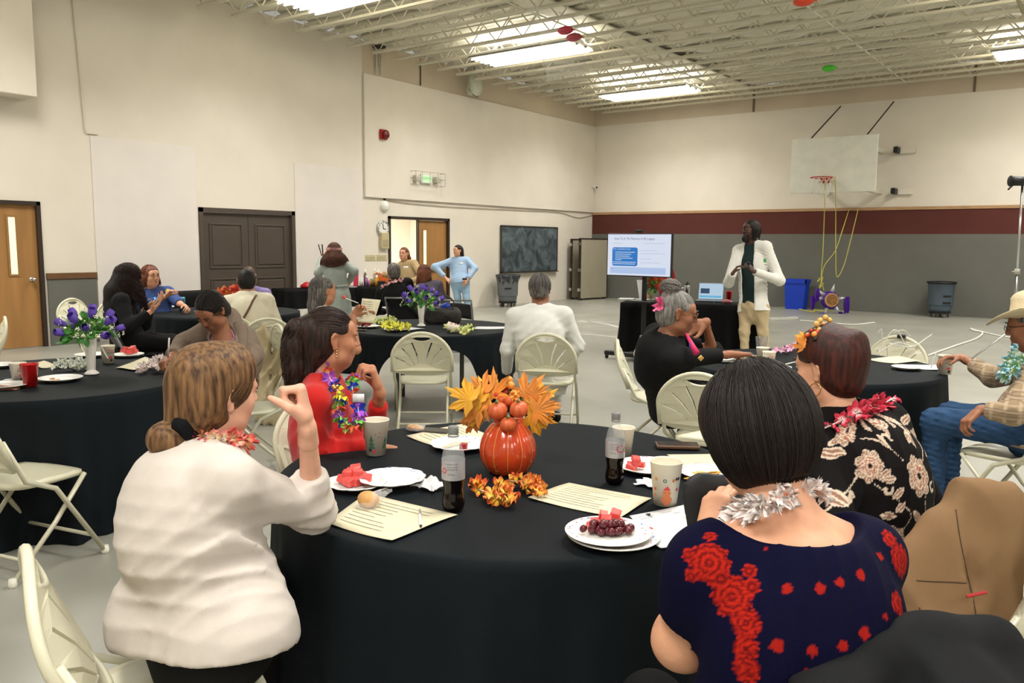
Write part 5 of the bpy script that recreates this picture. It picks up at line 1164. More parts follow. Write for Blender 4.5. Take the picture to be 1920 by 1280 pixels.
lei_pile([(268, 690), (285, 680), (300, 672), (318, 684), (300, 690), (285, 688), (310, 676)], f_pinkw, 'pale pink silk lei in a heap in front of the writing woman', n=20, z=.03)
lei_pile([(1452, 658), (1465, 654), (1480, 652), (1495, 648), (1500, 644), (1485, 656), (1462, 660)], f_pink, 'pink silk lei lying behind the auburn-haired head', n=18)
lei_pile([(722, 610), (735, 606), (750, 612), (765, 612), (745, 616), (728, 616)], f_yel, 'bright yellow silk lei on the dark-patterned plate', n=14, z=.035)
lei_pile([(705, 605), (718, 600), (735, 598), (738, 606), (715, 608)], f_ylg, 'yellow-green silk lei under the held paper sheet', n=14, z=.02)
lei_pile([(838, 612), (855, 620), (872, 618), (880, 614), (870, 622), (884, 620)], f_ylg, 'yellow-green silk lei under the tipped cup', n=12, z=.02)
f_dr = [flower_mesh('silk_flower', .03, 6, petal_mat('silk_darkred', rgb(120, 20, 26), rgb(140, 26, 34), .03, .5), .7, 8)]
lei_pile([(672, 607), (680, 604), (690, 608), (682, 610)], f_dr, 'dark red silk flowers on the plate of the grey-haired woman', n=7, z=.03)

# ---- flower vases
m_vase = mat('white_fluted_plastic', rgb(226, 222, 214), .45); m_gl = mat('silk_leaf_green', rgb(66, 132, 48), .55, noise=.3, scale=30); m_gl2 = mat('silk_leaf_lime', rgb(140, 190, 84), .55, noise=.2, scale=30); m_pur = mat('silk_violet', rgb(112, 82, 196), .6, noise=.3, scale=25)
def bud_me():
    q = MB()
    for i in range(5):
        a = i*2*PI/5
        def f(u, v): r = .016*math.sin(PI*min(1, .15+.62*u))+.004*u; t = a+(v-.5)*1.7+u*.5; return (r*math.cos(t)*(1+.15*(v-.5)), r*math.sin(t), .055*u-.006*abs(v-.5)*u)
        q.grid(f, 6, 5)
    q.ell((0, 0, .02), (.011, .011, .022), 8, 6); V = np.concatenate(q.V); me = bpy.data.meshes.new('bud'); me.from_pydata(V.tolist(), [], q.F); me.materials.append(m_pur); me.polygons.foreach_set('use_smooth', np.ones(len(q.F), bool)); return me
def leaf_me(m, L=.07, W_=.02):
    q = MB(); q.grid(lambda u, v: ((v-.5)*2*W_*math.sin(PI*min(1, u*.95+.03))**.8, L*u, .014*math.sin(PI*u)+.006*abs(v-.5)*2), 7, 5, thick=.0008); V = np.concatenate(q.V); me = bpy.data.meshes.new('leaf'); me.from_pydata(V.tolist(), [], q.F); me.materials.append(m); return me
BUD = bud_me(); LF = [leaf_me(m_gl), leaf_me(m_gl, .055, .022), leaf_me(m_gl2, .045, .010)]
SPR = MB()
for i in range(7): SPR.ell((.014*math.cos(i*2.4)*math.sqrt(i/7), .014*math.sin(i*2.4)*math.sqrt(i/7), .004*math.cos(i)), (.0045, .0045, .003), 6, 4)
sprm = bpy.data.meshes.new('sprig'); sprm.from_pydata(np.concatenate(SPR.V).tolist(), [], SPR.F); sprm.materials.append(mat('tiny_white_petals', rgb(226, 232, 206), .7))
def vase(px, py, label, H_, R_b, seed):
    P = on(px, py, ZT); e = empty('flower_vase', P, label=label, cat='flower vase'); rs = np.random.default_rng(seed)
    q = MB(); q.lathe([(0, 0), (.040, 0), (.042, .006), (.030, .016), (.020, .026), (.022, .034), (.026, .10), (.036, H_), (.033, H_), (.022, .08), (0, .06)], 48, wob=lambda t, z: (.05*np.abs(np.sin(6*t)) if z > .03 else 0)); q.build('vase', m_vase, e, True)
    c = A(0, 0, H_+.02)
    def orient(o, d):
        z = nrm(d); x = nrm(np.cross(z, A(.2, .9, .3))); y = np.cross(z, x); t = rs.uniform(0, 6.28); x2 = x*math.cos(t)+y*math.sin(t); return x2, np.cross(z, x2), z
    def place(nm, me, P_, d, sc=1., along='z'):
        o = bpy.data.objects.new(nm, me); C.objects.link(o); o.parent = e; o.location = P_; x, y, z = orient(o, d); Mx = np.c_[x, y, z] if along == 'z' else np.c_[x, z, np.cross(x, z)]
        o.rotation_euler = Matrix(Mx.tolist()).to_euler(); o.scale = (sc,)*3
    dirs = []
    for i in range(15):
        z = .05+.95*(i+.5)/15; t = i*2.4; r = math.sqrt(max(0, 1-z*z)); dirs.append(A(r*math.cos(t), r*math.sin(t), z))
    for d in dirs:
        tip = c+d*A(R_b, R_b, R_b*.85); q = MB(); q.tube([A(0, 0, H_-.02), c+d*R_b*.4, tip], .0022, 5); q.build('stem', m_gl, e); place('rosebud', BUD, tip-d*.02, d, rs.uniform(1.05, 1.35))
    for i in range(70):
        z = rs.uniform(-.35, 1); t = rs.uniform(0, 6.28); r = math.sqrt(max(0, 1-z*z)); d = A(r*math.cos(t), r*math.sin(t), z*.85); place('leaf', LF[int(rs.integers(3))], c+d*R_b*rs.uniform(.35, .85), nrm(d+rs.normal(0, .45, 3)), rs.uniform(.7, 1.2), 'y')
    for i in range(26):
        z = rs.uniform(-.1, 1); t = rs.uniform(0, 6.28); r = math.sqrt(max(0, 1-z*z)); d = A(r*math.cos(t), r*math.sin(t), z*.85); place('white_sprig', sprm, c+d*R_b*rs.uniform(.95, 1.15), d, rs.uniform(.8, 1.3))
vase(172, 701, 'violet silk roses in a white fluted vase on the left-hand table', .215, .165, 31)
vase(790, 611, 'violet silk roses in a white fluted vase on the handbag table', .20, .18, 32)

# ---- phones, bread, pens, napkins, bag
def phone(px, py, ang, label, m=None, s_=(.075, .15, .009), z=None):
    e = empty('phone', on(px, py, z or ZT+.001), ang, label=label, cat='phone'); q = MB(); q.box((-s_[0]/2, -s_[1]/2, 0), (s_[0]/2, s_[1]/2, s_[2]), .004); q.build('phone_case', m or mat('phone_grey', rgb(76, 72, 68), .3, .3), e); q = MB(); q.box((-s_[0]/2+.004, -s_[1]/2+.004, s_[2]), (s_[0]/2-.004, s_[1]/2-.004, s_[2]+.0006)); q.build('screen', mat('dark_glass', rgb(44, 44, 44), .12), e); return e
phone(812, 809, YAW+R_(75), 'grey phone in a dark case at the far rim, left of the cream sheet')
phone(1270, 838, YAW+R_(86), 'silver-topped phone with a brown edge behind the dark bobbed head', mat('phone_brown', rgb(110, 84, 64), .35, .4), (.08, .17, .014))
phone(1362, 679, YAW+R_(80), 'dark grey phone beside the hand of the woman with glasses'); phone(672, 619, YAW+R_(85), 'dark phone at the near rim of the handbag table')
m_wrap = mat('clear_wrapper', (.95, .97, 1, 1), .08, alpha=.22)
def wrapped(px, py, label, bm_, s_, seed, wr=1.5):
    P = on(px, py, ZT+.004); e = empty('wrapped_bread', P, label=label, cat='bread'); rs = np.random.default_rng(seed)
    q = MB(); q.ell((0, 0, s_[2]*.9), s_, 20, 12); V = q.V[0]; V[:, 2] = np.maximum(V[:, 2], 0); V *= 1+.04*np.sin(V*70); q.build('bread_roll', bm_, e, True)
    q = MB(); 
    def f(u, v):
        t = u*2*PI; r = 1.12+wr*.35*max(0, v-.45)*(1+.5*math.sin(t*3+seed)); x = s_[0]*r*math.cos(t)*math.cos(v*1.2); y = s_[1]*r*math.sin(t)*math.cos(v*1.2)
        return (x+.035*v*v*wr, y+.02*v*v*wr, s_[2]*(2.05*v+.12*math.sin(t*5+v*8))+.002)
    q.grid(f, 26, 9); q.build('clear_wrapper', m_wrap, e, True); return e
m_bread = mat('golden_bread', rgb(212, 160, 96), .6, noise=.2, scale=30)
wrapped(690, 950, 'golden bread roll in a clear plastic wrapper on the cream sheet', m_bread, A(.036, .03, .026), 2)
wrapped(778, 806, 'small wrapped cookie lying on the grey phone', mat('cookie_tan', rgb(206, 164, 118), .7, noise=.4, scale=60), A(.045, .024, .012), 5, .8)
def pen(px, py, ang, label, z=None, P=None, m=None, tip=None):
    e = empty('pen', on(px, py, z or ZT+.008) if P is None else P, ang, label=label, cat='pen'); q = MB(); q.tube([(-.07, 0, 0), (.06, 0, 0)], .0048, 10); q.build('barrel', m or m_white, e, True); q = MB(); q.tube([(.06, 0, 0), (.074, 0, 0)], [.0045, .0012], 8); q.build('tip', tip or m_pblk, e, True); q = MB(); q.tube([(-.068, 0, .004), (-.066, 0, .008), (-.03, 0, .007)], .0013, 5); q.build('clip', m_chrome, e); return e
pen(788, 972, YAW+R_(-82), 'white pen with a dark tip lying on the cream sheet near the bread')
def napkin(px, py, s_, label, seed, m=None):
    rs = np.random.default_rng(seed); P = on(px, py, ZT); ph = rs.uniform(0, 6, 6)
    def f(u, v):
        x = (u-.5)*2; y = (v-.5)*2; d = math.sqrt(x*x+y*y); return (x*s_[0]*(1+.15*math.sin(5*y+ph[0])), y*s_[1]*(1+.15*math.sin(6*x+ph[1])), .003+s_[2]*max(0, 1-d*.8)*(.6+.4*abs(math.sin(4*x+ph[2]))*abs(math.cos(5*y+ph[3])))+.22*s_[2]*abs(math.sin(3.5*x+2.5*y+ph[4])))
    q = MB(); q.grid(f, 22, 22, thick=.002); return tag(q.build('napkin', m or m_paperw, smooth=False, loc=P), label, 'napkin')
napkin(808, 915, (.045, .04, .04), 'crumpled white napkin left of the nearer soda bottle', 3)
napkin(1262, 985, (.075, .07, .014), 'crumpled white napkin under the pen, right of the grape plate', 5); napkin(1240, 1010, (.06, .06, .015), 'thin white napkin sticking out from under the grape plate', 15); pen(1258, 968, YAW+R_(165), 'dark-printed pen lying on the white form beside the napkin')
napkin(1222, 908, (.05, .04, .015), 'white napkin behind the gingerbread cup', 8); napkin(20, 716, (.05, .05, .02), 'crumpled white napkin on the plate by the blue sleeve', 9); napkin(385, 585, (.12, .05, .02), 'white napkin in front of the blue tumbler', 10)
napkin(300, 676, (.09, .05, .03), 'white paper napkin under the pale pink lei', 11)
# tumbler, far table bits
e = empty('tumbler', on(342, 582, ZT), label='tall turquoise insulated tumbler on the far table', cat='tumbler'); q = MB(); q.lathe([(0, 0), (.03, 0), (.036, .14), (.034, .145), (0, .145)], 20); q.build('body', mat('turquoise_enamel', rgb(60, 142, 158), .35), e, True); q = MB(); q.lathe([(.034, .145), (.03, .155), (0, .155)], 20); q.build('lid', mat('turquoise_lid', rgb(80, 160, 170), .4), e, True)
napkin(430, 588, (.06, .04, .03), 'crumpled wrapper on the far table beside the cream sweater', 12, mat('foil_tan', rgb(206, 190, 150), .5))
# far pumpkin with red leaves
PP2 = on(432, 583, ZT)+A(-.25, .2, 0); e = empty('pumpkin_vase', PP2, label='orange pumpkin vase with red autumn leaves on the far table', cat='vase'); q = MB(); q.lathe([(0, 0)]+[(.085*math.sin(PI*min(1, .15+.8*u))**.6, .15*u) for u in np.linspace(0, 1, 12)], 32, wob=lambda t, z: -.06*(1-np.abs(np.sin(5*t)))); q.build('pumpkin_body', mat('far_pumpkin', rgb(206, 74, 34), .35), e, True)
lred = []; 
for i in range(2): V, F = maple(.06, 9+i); me = bpy.data.meshes.new('leaf'); me.from_pydata(V.tolist(), [], F); me.materials.append(mat('maple_red%d' % i, rgb(206-20*i, 60+30*i, 30), .6)); lred.append(me)
rs = np.random.default_rng(8); put_flowers(e, lred, [A(rs.uniform(-.16, .16), rs.uniform(-.1, .1), .16+rs.uniform(0, .11)) for _ in range(22)], rs.normal(0, .5, (22, 3))-CF, name='leaf')
# handbag
hb = on(830, 606, ZT); e = empty('handbag', hb, YAW+R_(5), label='dark grey slouching leather handbag behind the tipped cup', cat='handbag'); mhb = mat('charcoal_leather', rgb(50, 47, 44), .5, bump=.5, bscale=60)
V, Q = solid([cap(A(-.12, 0, .05), A(.12, 0, .05), .07, .07, .05, (A(0, 1, 0), .7)), cap(A(-.13, 0, .13), A(.13, 0, .11), .05, .05, .06), ellx(A(0, 0, .22), A(.12, .04, .06), None, .03), ('plane', A(0, 0, .0), A(0, 0, -1), .6), folds(.003, [(A(.8, .2, .5), 3.5, .9, 1., None, 1), (A(-.6, .3, .7), 4.5, .9, 2., None, 1)])], .009); mesh_obj('bag_body', V, Q, mhb, e)
for yy in (-.04, .04): q = MB(); q.tube(spline([(-.09, yy, .14), (-.12, yy*1.4, .24), (0, yy*1.6, .29), (.11, yy*1.4, .22), (.09, yy, .13)], 20), .007, 6); q.build('strap', mhb, e, True)
V, Q = solid([ell(A(.04, .01, .17), A(.04, .03, .04), None, .02), ell(A(.0, .02, .165), A(.03, .02, .03), None, .02)], .008); mesh_obj('blue_wrapper', V, Q, mat('blue_wrapper', rgb(34, 60, 170), .4), e)
# wallet / eyeglass case on right-hand table
e = empty('wallet', on(1385, 668, ZT), YAW+R_(-6), label='dark teal zip wallet behind the hand of the woman with glasses', cat='wallet'); q = MB(); q.box((-.10, -.045, 0), (.10, .045, .03), .01); q.build('wallet_body', mat('teal_leather', rgb(38, 62, 66), .5), e); q = MB(); q.tube([(-.1, -.046, .017), (.1, -.046, .017)], .003, 6); q.tube([(-.1, -.046, .017), (-.12, -.05, .01), (-.125, -.05, -.0)], .003, 5); q.build('zip', m_chrome, e)
e = empty('notebook', on(1400, 676, ZT+.03), YAW+R_(-15), label='small tan card held up beside the two holiday cups', cat='card'); e.rotation_euler = (R_(18), R_(-12), YAW); q = MB(); q.box((-.07, -.05, 0), (.08, .05, .004)); q.build('card', mat('tan_card', rgb(132, 118, 90), .6), e)
# ============================================================ the people
def cloth(name, c, **k): k.setdefault('rough', .85); k.setdefault('noise', .06); k.setdefault('scale', 14); k.setdefault('bump', .15); k.setdefault('bscale', 500); k.setdefault('spec', .2); return mat(name, c, **k)
def top(p, m, name='top', g=.012, sl=(.95, .95), neck=.062, hem=.06, w=1., d=1., fold=None, extra=None, h=None, col=None, cuff=None, neckdrop=0., flare=0., armg=None, collar=False, open_=None, thick=1.):
    P = p.torso(g, w, d); ag = g if armg is None else armg
    if flare: P.append(cap(p.pel-p.ax*.03, p.pel-p.ax*(.03+hem), .165*p.w*w+g, .165*p.w*w+flare+g, .03, (p.fr, .8)))
    else: P.append(cap(p.pel+p.ax*.02, p.pel-p.ax*hem, .158*p.w*w+g, .158*p.w*w+g, .03, (p.fr, .82)))
    for sd, b in ((1, sl[0]), (-1, sl[1])):
        P += p.arm(sd, ag, 0, b, .035, thick)
    for sd, b in ((1, sl[0]), (-1, sl[1])):
        if b > .5: d_ = nrm(p.wr[sd]-p.el[sd]); q = p.el[sd]+(p.wr[sd]-p.el[sd])*(b-.5)*2
        else: d_ = nrm(p.el[sd]-p.sh[sd]); q = p.sh[sd]+(p.el[sd]-p.sh[sd])*b*2
        P.append(plane(q, d_, .075))
    if extra: P += extra
    if fold is None: fold = std_folds(p)
    if fold: P.append(fold)
    P.append(capx(p.nb-p.ax*(.012+neckdrop), p.nk+p.H[:, 2]*.08+p.ax*.02, neck, neck, .01))
    P.append(plane(p.pel-p.ax*hem, -p.ax, .45))
    if open_: P += open_
    return p.part(name, P, m, h, col)
def std_folds(p, amp=.0045):
    s_ = p.sl; a = p.ax; it = []
    for sd in (1, -1): it += [(nrm(a*.8+s_*sd*.5), 13, .6, 1.+sd, p.sh[sd]-a*.10, .13), (nrm(p.wr[sd]-p.el[sd]+A(0, 0, .3)), 20, .5, 2.+sd, p.el[sd], .10)]
    it += [(nrm(a+s_*.25), 11, .8, .5, p.wa-s_*.08, .17), (nrm(a-s_*.35), 10, .7, 2.5, p.wa+s_*.08-a*.05, .16)]
    return folds(amp, it)
def hair_cap(p, t=.012, back=.0, face=1., extra=None, ears=True, vol=1., fz=0.):
    T, H, sc = p.T, p.H, p.sc
    P = [ell(T(0, -.020, .032), (A(.074, .094, .085)+t)*vol*sc, H, .02), ell(T(0, -.055, -.030), (A(.060, .052, .060)+t)*sc, H, .05)]
    if extra: P += extra
    P += [ellx(T(0, .098*1.0, -.030+fz), A(.072, .075, .088)*face*sc, H, .012)]
    if ears:
        for x in (-1, 1): P += [ellx(T(x*.088, .012, -.016), A(.034, .036, .048)*sc, H, .012), ellx(T(x*.082, .054, -.024), A(.040, .048, .060)*sc, H, .012)]
    return P
def ell_pt(p, c, rad, dirs): return p.hd+(np.asarray(c)+dirs/np.linalg.norm(dirs/np.asarray(rad), axis=-1)[..., None])@p.H.T*p.sc
def swept(p, base, n, c=(0, -.020, .032), rad=(.090, .110, .101), seed=1, m=14, fmin=-.55, front=.55):
    """strands combed from all over the head to one gathering point (head coordinates)"""
    rs = np.random.default_rng(seed); c = A(*c); bd = nrm((A(*base)-c)); out = []
    while len(out) < n:
        d = rs.normal(size=3); d = nrm(d)
        if abs(d[0]) > .62 and d[2] < -.06 and d[1] > -.45: continue
        if d[2] < fmin or (d[1] > front and d[2] < .35) or d@bd > .93: continue
        ang = math.acos(np.clip(d@bd, -1, 1)); tt = np.linspace(0, 1, m); D = (np.sin((1-tt)*ang)[:, None]*d+np.sin(tt*ang)[:, None]*bd)/math.sin(ang+1e-6)
        wv = rs.normal(0, .012)+.01*np.sin(tt*rs.uniform(4, 9)+rs.uniform(0, 6)); D = D+wv[:, None]*np.cross(D, bd); k_ = 1+rs.uniform(-.025, .02)
        out.append(ell_pt(p, c, np.array(rad)*k_, D))
    return out
def fall(p, n, zend, c=(0, -.020, .032), rad=(.090, .110, .101), seed=1, m=16, part=(0, .02, 1), front=None, curl=0., spread=.02, drop=0., azr=(-PI, PI), amp0=.2, ez=-.25):
    """strands falling from the crown; az measured from the back of the head"""
    rs = np.random.default_rng(seed); c = A(*c); out = []; pd = nrm(A(*part))
    for i in range(n):
        az = rs.uniform(*azr); e = A(math.sin(az), -math.cos(az), ez); e = nrm(e-.0*pd); a0 = rs.uniform(.05, .5); ang = math.acos(np.clip(pd@nrm(e), -1, 1)); m1 = m//2+1
        tt = np.linspace(a0, 1, m1); D = (np.sin((1-tt)*ang)[:, None]*pd+np.sin(tt*ang)[:, None]*nrm(e))/math.sin(ang); k_ = 1+rs.uniform(-.03, .06)
        Q = ell_pt(p, c, np.array(rad)*k_, D); L = rs.uniform(.75, 1.05)*zend; m2 = m-m1+1; last = Q[-1]; dr = nrm(-p.up*(1-drop)-p.H[:, 2]*drop); outw = (last-p.T(*c))*[1, 1, 0]; outw = outw/(np.linalg.norm(outw)+1e-6)
        t2 = np.linspace(0, 1, m2)[1:]; W2 = last+dr*(L*t2)[:, None]+outw*(spread*np.sin(t2*1.6))[:, None]; Q = np.r_[Q, W2]
        if curl:
            tq = np.linspace(0, 1, len(Q)); fr_ = rs.uniform(18, 30); ph = rs.uniform(0, 6); am = curl*(amp0+(1-amp0)*tq); Q = Q+np.c_[np.cos(fr_*tq+ph)*am, np.sin(fr_*tq+ph)*am, .4*np.sin(fr_*tq*1.3+ph)*am]
        out.append(Q)
    return out
def tail(p, pts, n, r0, r1, seed=2, m=16, curl=0., cf=22):
    rs = np.random.default_rng(seed); C_ = spline(pts, m); out = []; T_ = np.gradient(C_, axis=0); T_ /= np.linalg.norm(T_, axis=1)[:, None]; a = nrm(np.cross(T_[0], A(.3, .2, .9))); 
    for i in range(n):
        th = rs.uniform(0, 6.28); rr = math.sqrt(rs.uniform(0.3, 1)); t = np.linspace(0, 1, m); R = (r0+(r1-r0)*t)*np.sin(PI*np.clip(t*.86+.14, 0, 1))**.35*rr; b = np.cross(T_, a); a2 = np.cross(b, T_)
        k0 = rs.uniform(.8, 1.02); Q = C_+(a2*np.cos(th+t*.8)[:, None]+b*np.sin(th+t*.8)[:, None])*R[:, None]
        if curl: ph = rs.uniform(0, 6); Q = Q+(a2*np.cos(cf*t+ph)[:, None]+b*np.sin(cf*t+ph)[:, None])*(curl*t)[:, None]
        out.append(Q[:max(5, int(m*k0))])
    return out
def neck_ring(p, r=(.095, .085), drop=.015, n=22, tilt=.35, a0=0, a1=2*PI, back=0.):
    c = p.nb+p.ax*(.015-drop)+p.fr*.005; th = np.linspace(a0, a1, n, endpoint=abs(a1-a0) < 6.2)
    return [c+p.sl*r[0]*math.cos(t)+p.fr*r[1]*math.sin(t)-p.ax*(tilt*r[1]*(math.sin(t)+1)*.5)+p.ax*.012 for t in th]
def snap(p, pts, objs, off=.012):
    from mathutils.bvhtree import BVHTree
    bvs = [BVHTree.FromPolygons([v.co+Vector(p.o) for v in o.data.vertices], [list(f.vertices) for f in o.data.polygons]) for o in objs]; out = []
    for P in pts:
        c = p.nb+p.ax*((P-p.nb)@p.ax); d = P-c; d = nrm(d); best = 0
        for bv in bvs:
            h_ = bv.ray_cast(Vector(c+d*.4), Vector(-d), .4)
            if h_[0] is not None: best = max(best, (np.array(h_[0])-c)@d)
        out.append(c+d*(best+off) if 0 < best < .2 else P)
    return out
HB = hair_mat('hair_black', rgb(13, 10, 9), rgb(38, 29, 26)); HDB = hair_mat('hair_dark_brown', rgb(24, 16, 13), rgb(62, 42, 34)); HBR = hair_mat('hair_light_brown', rgb(66, 44, 27), rgb(134, 100, 66)); HAU = hair_mat('hair_auburn', rgb(34, 14, 10), rgb(74, 32, 22)); HGR = hair_mat('hair_grey', rgb(92, 88, 84), rgb(160, 156, 150)); HGD = hair_mat('hair_salt_pepper', rgb(50, 46, 44), rgb(128, 122, 116)); HMB = hair_mat('hair_brown', rgb(58, 34, 26), rgb(104, 66, 50)); HRB = hair_mat('hair_red_brown', rgb(80, 42, 28), rgb(128, 76, 52))
m_blackf = cloth('black_fabric', rgb(16, 16, 17)); m_blackk = cloth('black_knit', rgb(22, 22, 23))

# ---- 1. ivory cardigan, near left
h1 = at(411, 738, 2.10)
p = Person('woman in an ivory cardigan with light brown ponytail and black scrunchie, fist raised', at(388, 1185, 2.06), h1, 92, 86, pitch=-4, roll=4, skin='fair', w=1.13, res=.0075, sc=.95, belly=.03, bow=.05, shw=.150, drop=.062, nbv=A(0, 0, -.045), wrR=at(576, 800, 2.10), elR=at(588, 958, 2.24), wrL=at(400, 1000, 2.55), elL=at(310, 1010, 2.32), hairmat=HBR, twist=-8, kf=.40, legdir=132, ks=.08)
p.build_body({'R': dict(d=nrm(_u*.9-_r*.15), n=nrm(-_r*.8+_u*.1-CF*.15), side=1, fcurl=[(1.45, 1.6, .9), (1.5, 1.6, .9), (1.55, 1.6, .9), (1.6, 1.6, .9)], thumb=.5, tcurl=.45, pinch=1., sc=1.08), 'L': dict(skip=True)})
m_iv = cloth('ivory_knit', rgb(208, 199, 190), bump=.2, bscale=700)
ff = folds(.0075, [(nrm(p.ax+p.sl*.15), 9, .9, .3, p.wa+p.ax*.03, .20), (nrm(p.ax*.9-p.sl*.7), 8, .8, 1.9, p.wa+p.sl*.12+p.ax*.07, .16), (nrm(p.ax*.5-p.sl*.9), 9, .5, 2.6, p.sh[1]-p.ax*.13, .13), (nrm(p.ax*.7+p.sl*.8), 12, .7, 1.2, p.el[1]-A(0, 0, .0), .10), (p.sl, 7, .8, .7, p.pel-p.ax*.05, .17)])
cd = top(p, m_iv, 'cardigan', g=.016, sl=(.73, .6), hem=.020, flare=.055, extra=[ell(p.hip[1]+A(0, 0, .02), .160, None, .05), ell(p.hip[-1]-p.fw*.03+A(0, 0, .02), .158, None, .05)], fold=ff, neck=.064, h=.0075, armg=.014)
# hem seam, cuff, side seam
q = MB(); b_ = MB()
for zz, rr in ((.055, .203), (.025, .205)):
    pts = [p.pel+p.ax*(zz-.03)+(p.sl*math.cos(t)*rr*1.06*1.12+p.fr*math.sin(t)*rr*.92*1.02) for t in np.linspace(PI, 2*PI, 40)]
p.part('trousers', p.legs(-.006)+[cap(p.pel, p.pel-A(0, 0, .06), .14, .135, .05)], m_blackf, .012)
p.shoes(m_blackf)
hb_ = p.T(0, -.105, -.085); te = p.T(.0, -.150, -.185)
hr = p.part('hair', hair_cap(p, .014, face=1.1, extra=[cap(p.T(0, -.06, -.02), hb_, .075, .040, .05), cap(p.T(0, .03, .08), p.T(0, -.06, .06), .055, .07, .05)]), HBR, .008)
p.part('ponytail', [cap(hb_, p.T(0, -.135, -.115), .028, .046, .03), cap(p.T(0, -.135, -.115), p.T(.0, -.125, -.17), .046, .020, .03)], HBR, .007, parent=hr)
strands(p, swept(p, (0, -.100, -.075), 2200, rad=(.0895, .110, .1005), seed=3, m=16), HBR, r=.0011, parent=hr)
strands(p, tail(p, [hb_, p.T(0, -.130, -.115), p.T(.0, -.140, -.155), p.T(.01, -.115, -.205)], 420, .030, .040, 4), HBR, 'ponytail_strands', .0011, parent=hr)
q = MB(); rs = np.random.default_rng(3); V, Q = solid([('cap', hb_+p.H@A(.036*math.cos(t), -.012*math.sin(t*2), .030*math.sin(t)), hb_+p.H@A(.036*math.cos(t+.6), -.012*math.sin(t*2+1), .030*math.sin(t+.6)), .021+.006*math.sin(t*3), .021, .012, None) for t in np.arange(0, 6.28, .6)]+[folds(.0022, [(p.H[:, 0], 26, .8, 0, None, 1)])], .005); sc_ = mesh_obj('scrunchie', V-p.o, Q, cloth('black_velvet', rgb(14, 14, 18)), p.root, True)
f_cor = [flower_mesh('lei_flower', .030, 8, petal_mat('lei_coral', rgb(244, 226, 150), rgb(222, 92, 88), .03, .5), .8, 11), flower_mesh('lei_flower', .028, 8, petal_mat('lei_coral2', rgb(248, 238, 200), rgb(240, 150, 140), .028, .6), .9, 12)]
le = lei(p, snap(p, neck_ring(p, (.085, .090), -.035, 34, .5), [p.root, cd]), f_cor, jit=.5, n=34)
put_flowers(sc_, f_cor, [hb_+p.H@A(-.04, -.03, -.01), hb_+p.H@A(.03, -.035, -.02)], [-CF, -CF], p.o, sc=(.5, .7))
P1 = p
# ---- 2. red cardigan
p = Person('woman in a red cardigan with a rainbow lei and dark curly ponytail, looking right', at(640, 1000, 3.42), at(622, 636, 3.3), 42, 66, pitch=-2, skin='tan', w=1.12, res=.009, sc=1.03, bow=.02, belly=.03, bust=.03, shw=.160, drop=.05, nbv=A(0, 0, -.05), wrR=at(700, 838, 3.22), elR=at(590, 850, 3.15), wrL=at(712, 735, 3.3), elL=at(700, 838, 3.52), hairmat=HDB, twist=0, kf=.3)
p.build_body({'R': dict(d=nrm(_r*.9-_u*.1+CF*.2), n=-_u, curl=(.5, .8, .5)), 'L': dict(d=nrm(_u*.85-_r*.25-CF*.1), n=nrm(-_r*.9-CF*.1-_u*.2), side=1, fcurl=[(1.0, 1.2, .7), (1.15, 1.3, .7), (1.25, 1.3, .7), (1.3, 1.3, .7)], thumb=.6, pinch=.9, tcurl=.4, sc=1.02)}, hres=.006)
m_rd = cloth('scarlet_knit', rgb(188, 28, 24), sheen=.2)
top(p, m_rd, 'cardigan', g=.013, sl=(.93, .90), hem=.09, neck=.072, fold=folds(.006, [(nrm(p.ax+p.sl*.3), 9, .8, .4, p.wa, .2), (nrm(p.ax*.6-p.sl), 9, .7, 1.6, p.sh[1]-p.ax*.15, .14), (nrm(p.wr[1]-p.el[1]), 13, .6, .2, p.el[1], .13), (p.sl, 9, .6, 0, p.ch+p.fr*.1-p.ax*.1, .1)]), h=.009)
p.part('trousers', p.legs(.01), m_blackf, .014); p.shoes(m_blackf)
hb_ = p.T(0, -.115, .045)
hr = p.part('hair', hair_cap(p, .010, extra=[cap(p.T(0, -.05, .03), hb_, .072, .042, .04), cap(p.T(0, -.06, -.02), p.T(0, -.10, -.13), .05, .045, .04)]), HDB, .008)
strands(p, swept(p, (0, -.115, .045), 1100, rad=(.0862, .106, .0965), seed=5, m=13), HDB, r=.0012, parent=hr)
tp = [hb_, p.T(0, -.140, .045), p.T(0, -.152, -.02), p.T(0, -.145, -.10), p.T(.0, -.135, -.18), p.T(.01, -.125, -.235)]
pt_ = p.part('ponytail', [cap(tp[i], tp[i+1], (.024, .034, .042, .044, .036)[i], (.034, .042, .044, .036, .016)[i], .03) for i in range(5)], HDB, .010, parent=hr)
strands(p, tail(p, tp, 560, .040, .052, 6, m=26, curl=.016, cf=24), HDB, 'curly_strands', .0014, parent=hr)
q = MB(); q.tube([hb_+p.H@A(.028*math.cos(t), 0, .028*math.sin(t)) for t in np.linspace(0, 6.28, 14)[:-1]], .007, 6, closed=True); p.add('hair_tie', q, cloth('crimson_tie', rgb(170, 30, 60)), hr)
q = MB(); 
for i in range(3): q.ell(p.T(.083, -.006, -.037-.011*i), .0042, 8, 6)
p.add('earring', q, mat('gold_metal', rgb(220, 180, 110), .25, 1.), label='gold drop earring')
cols = [((246, 230, 90), (240, 226, 60)), ((150, 200, 80), (120, 200, 80)), ((190, 120, 220), (176, 90, 210)), ((60, 80, 200), (40, 70, 190)), ((250, 200, 120), (226, 90, 60)), ((210, 236, 120), (190, 226, 110))]
f_rb = [flower_mesh('lei_flower', .030, 5, petal_mat('rb%d' % i, rgb(*a), rgb(*b), .03, .4), .7, 20+i) for i, (a, b) in enumerate(cols)]
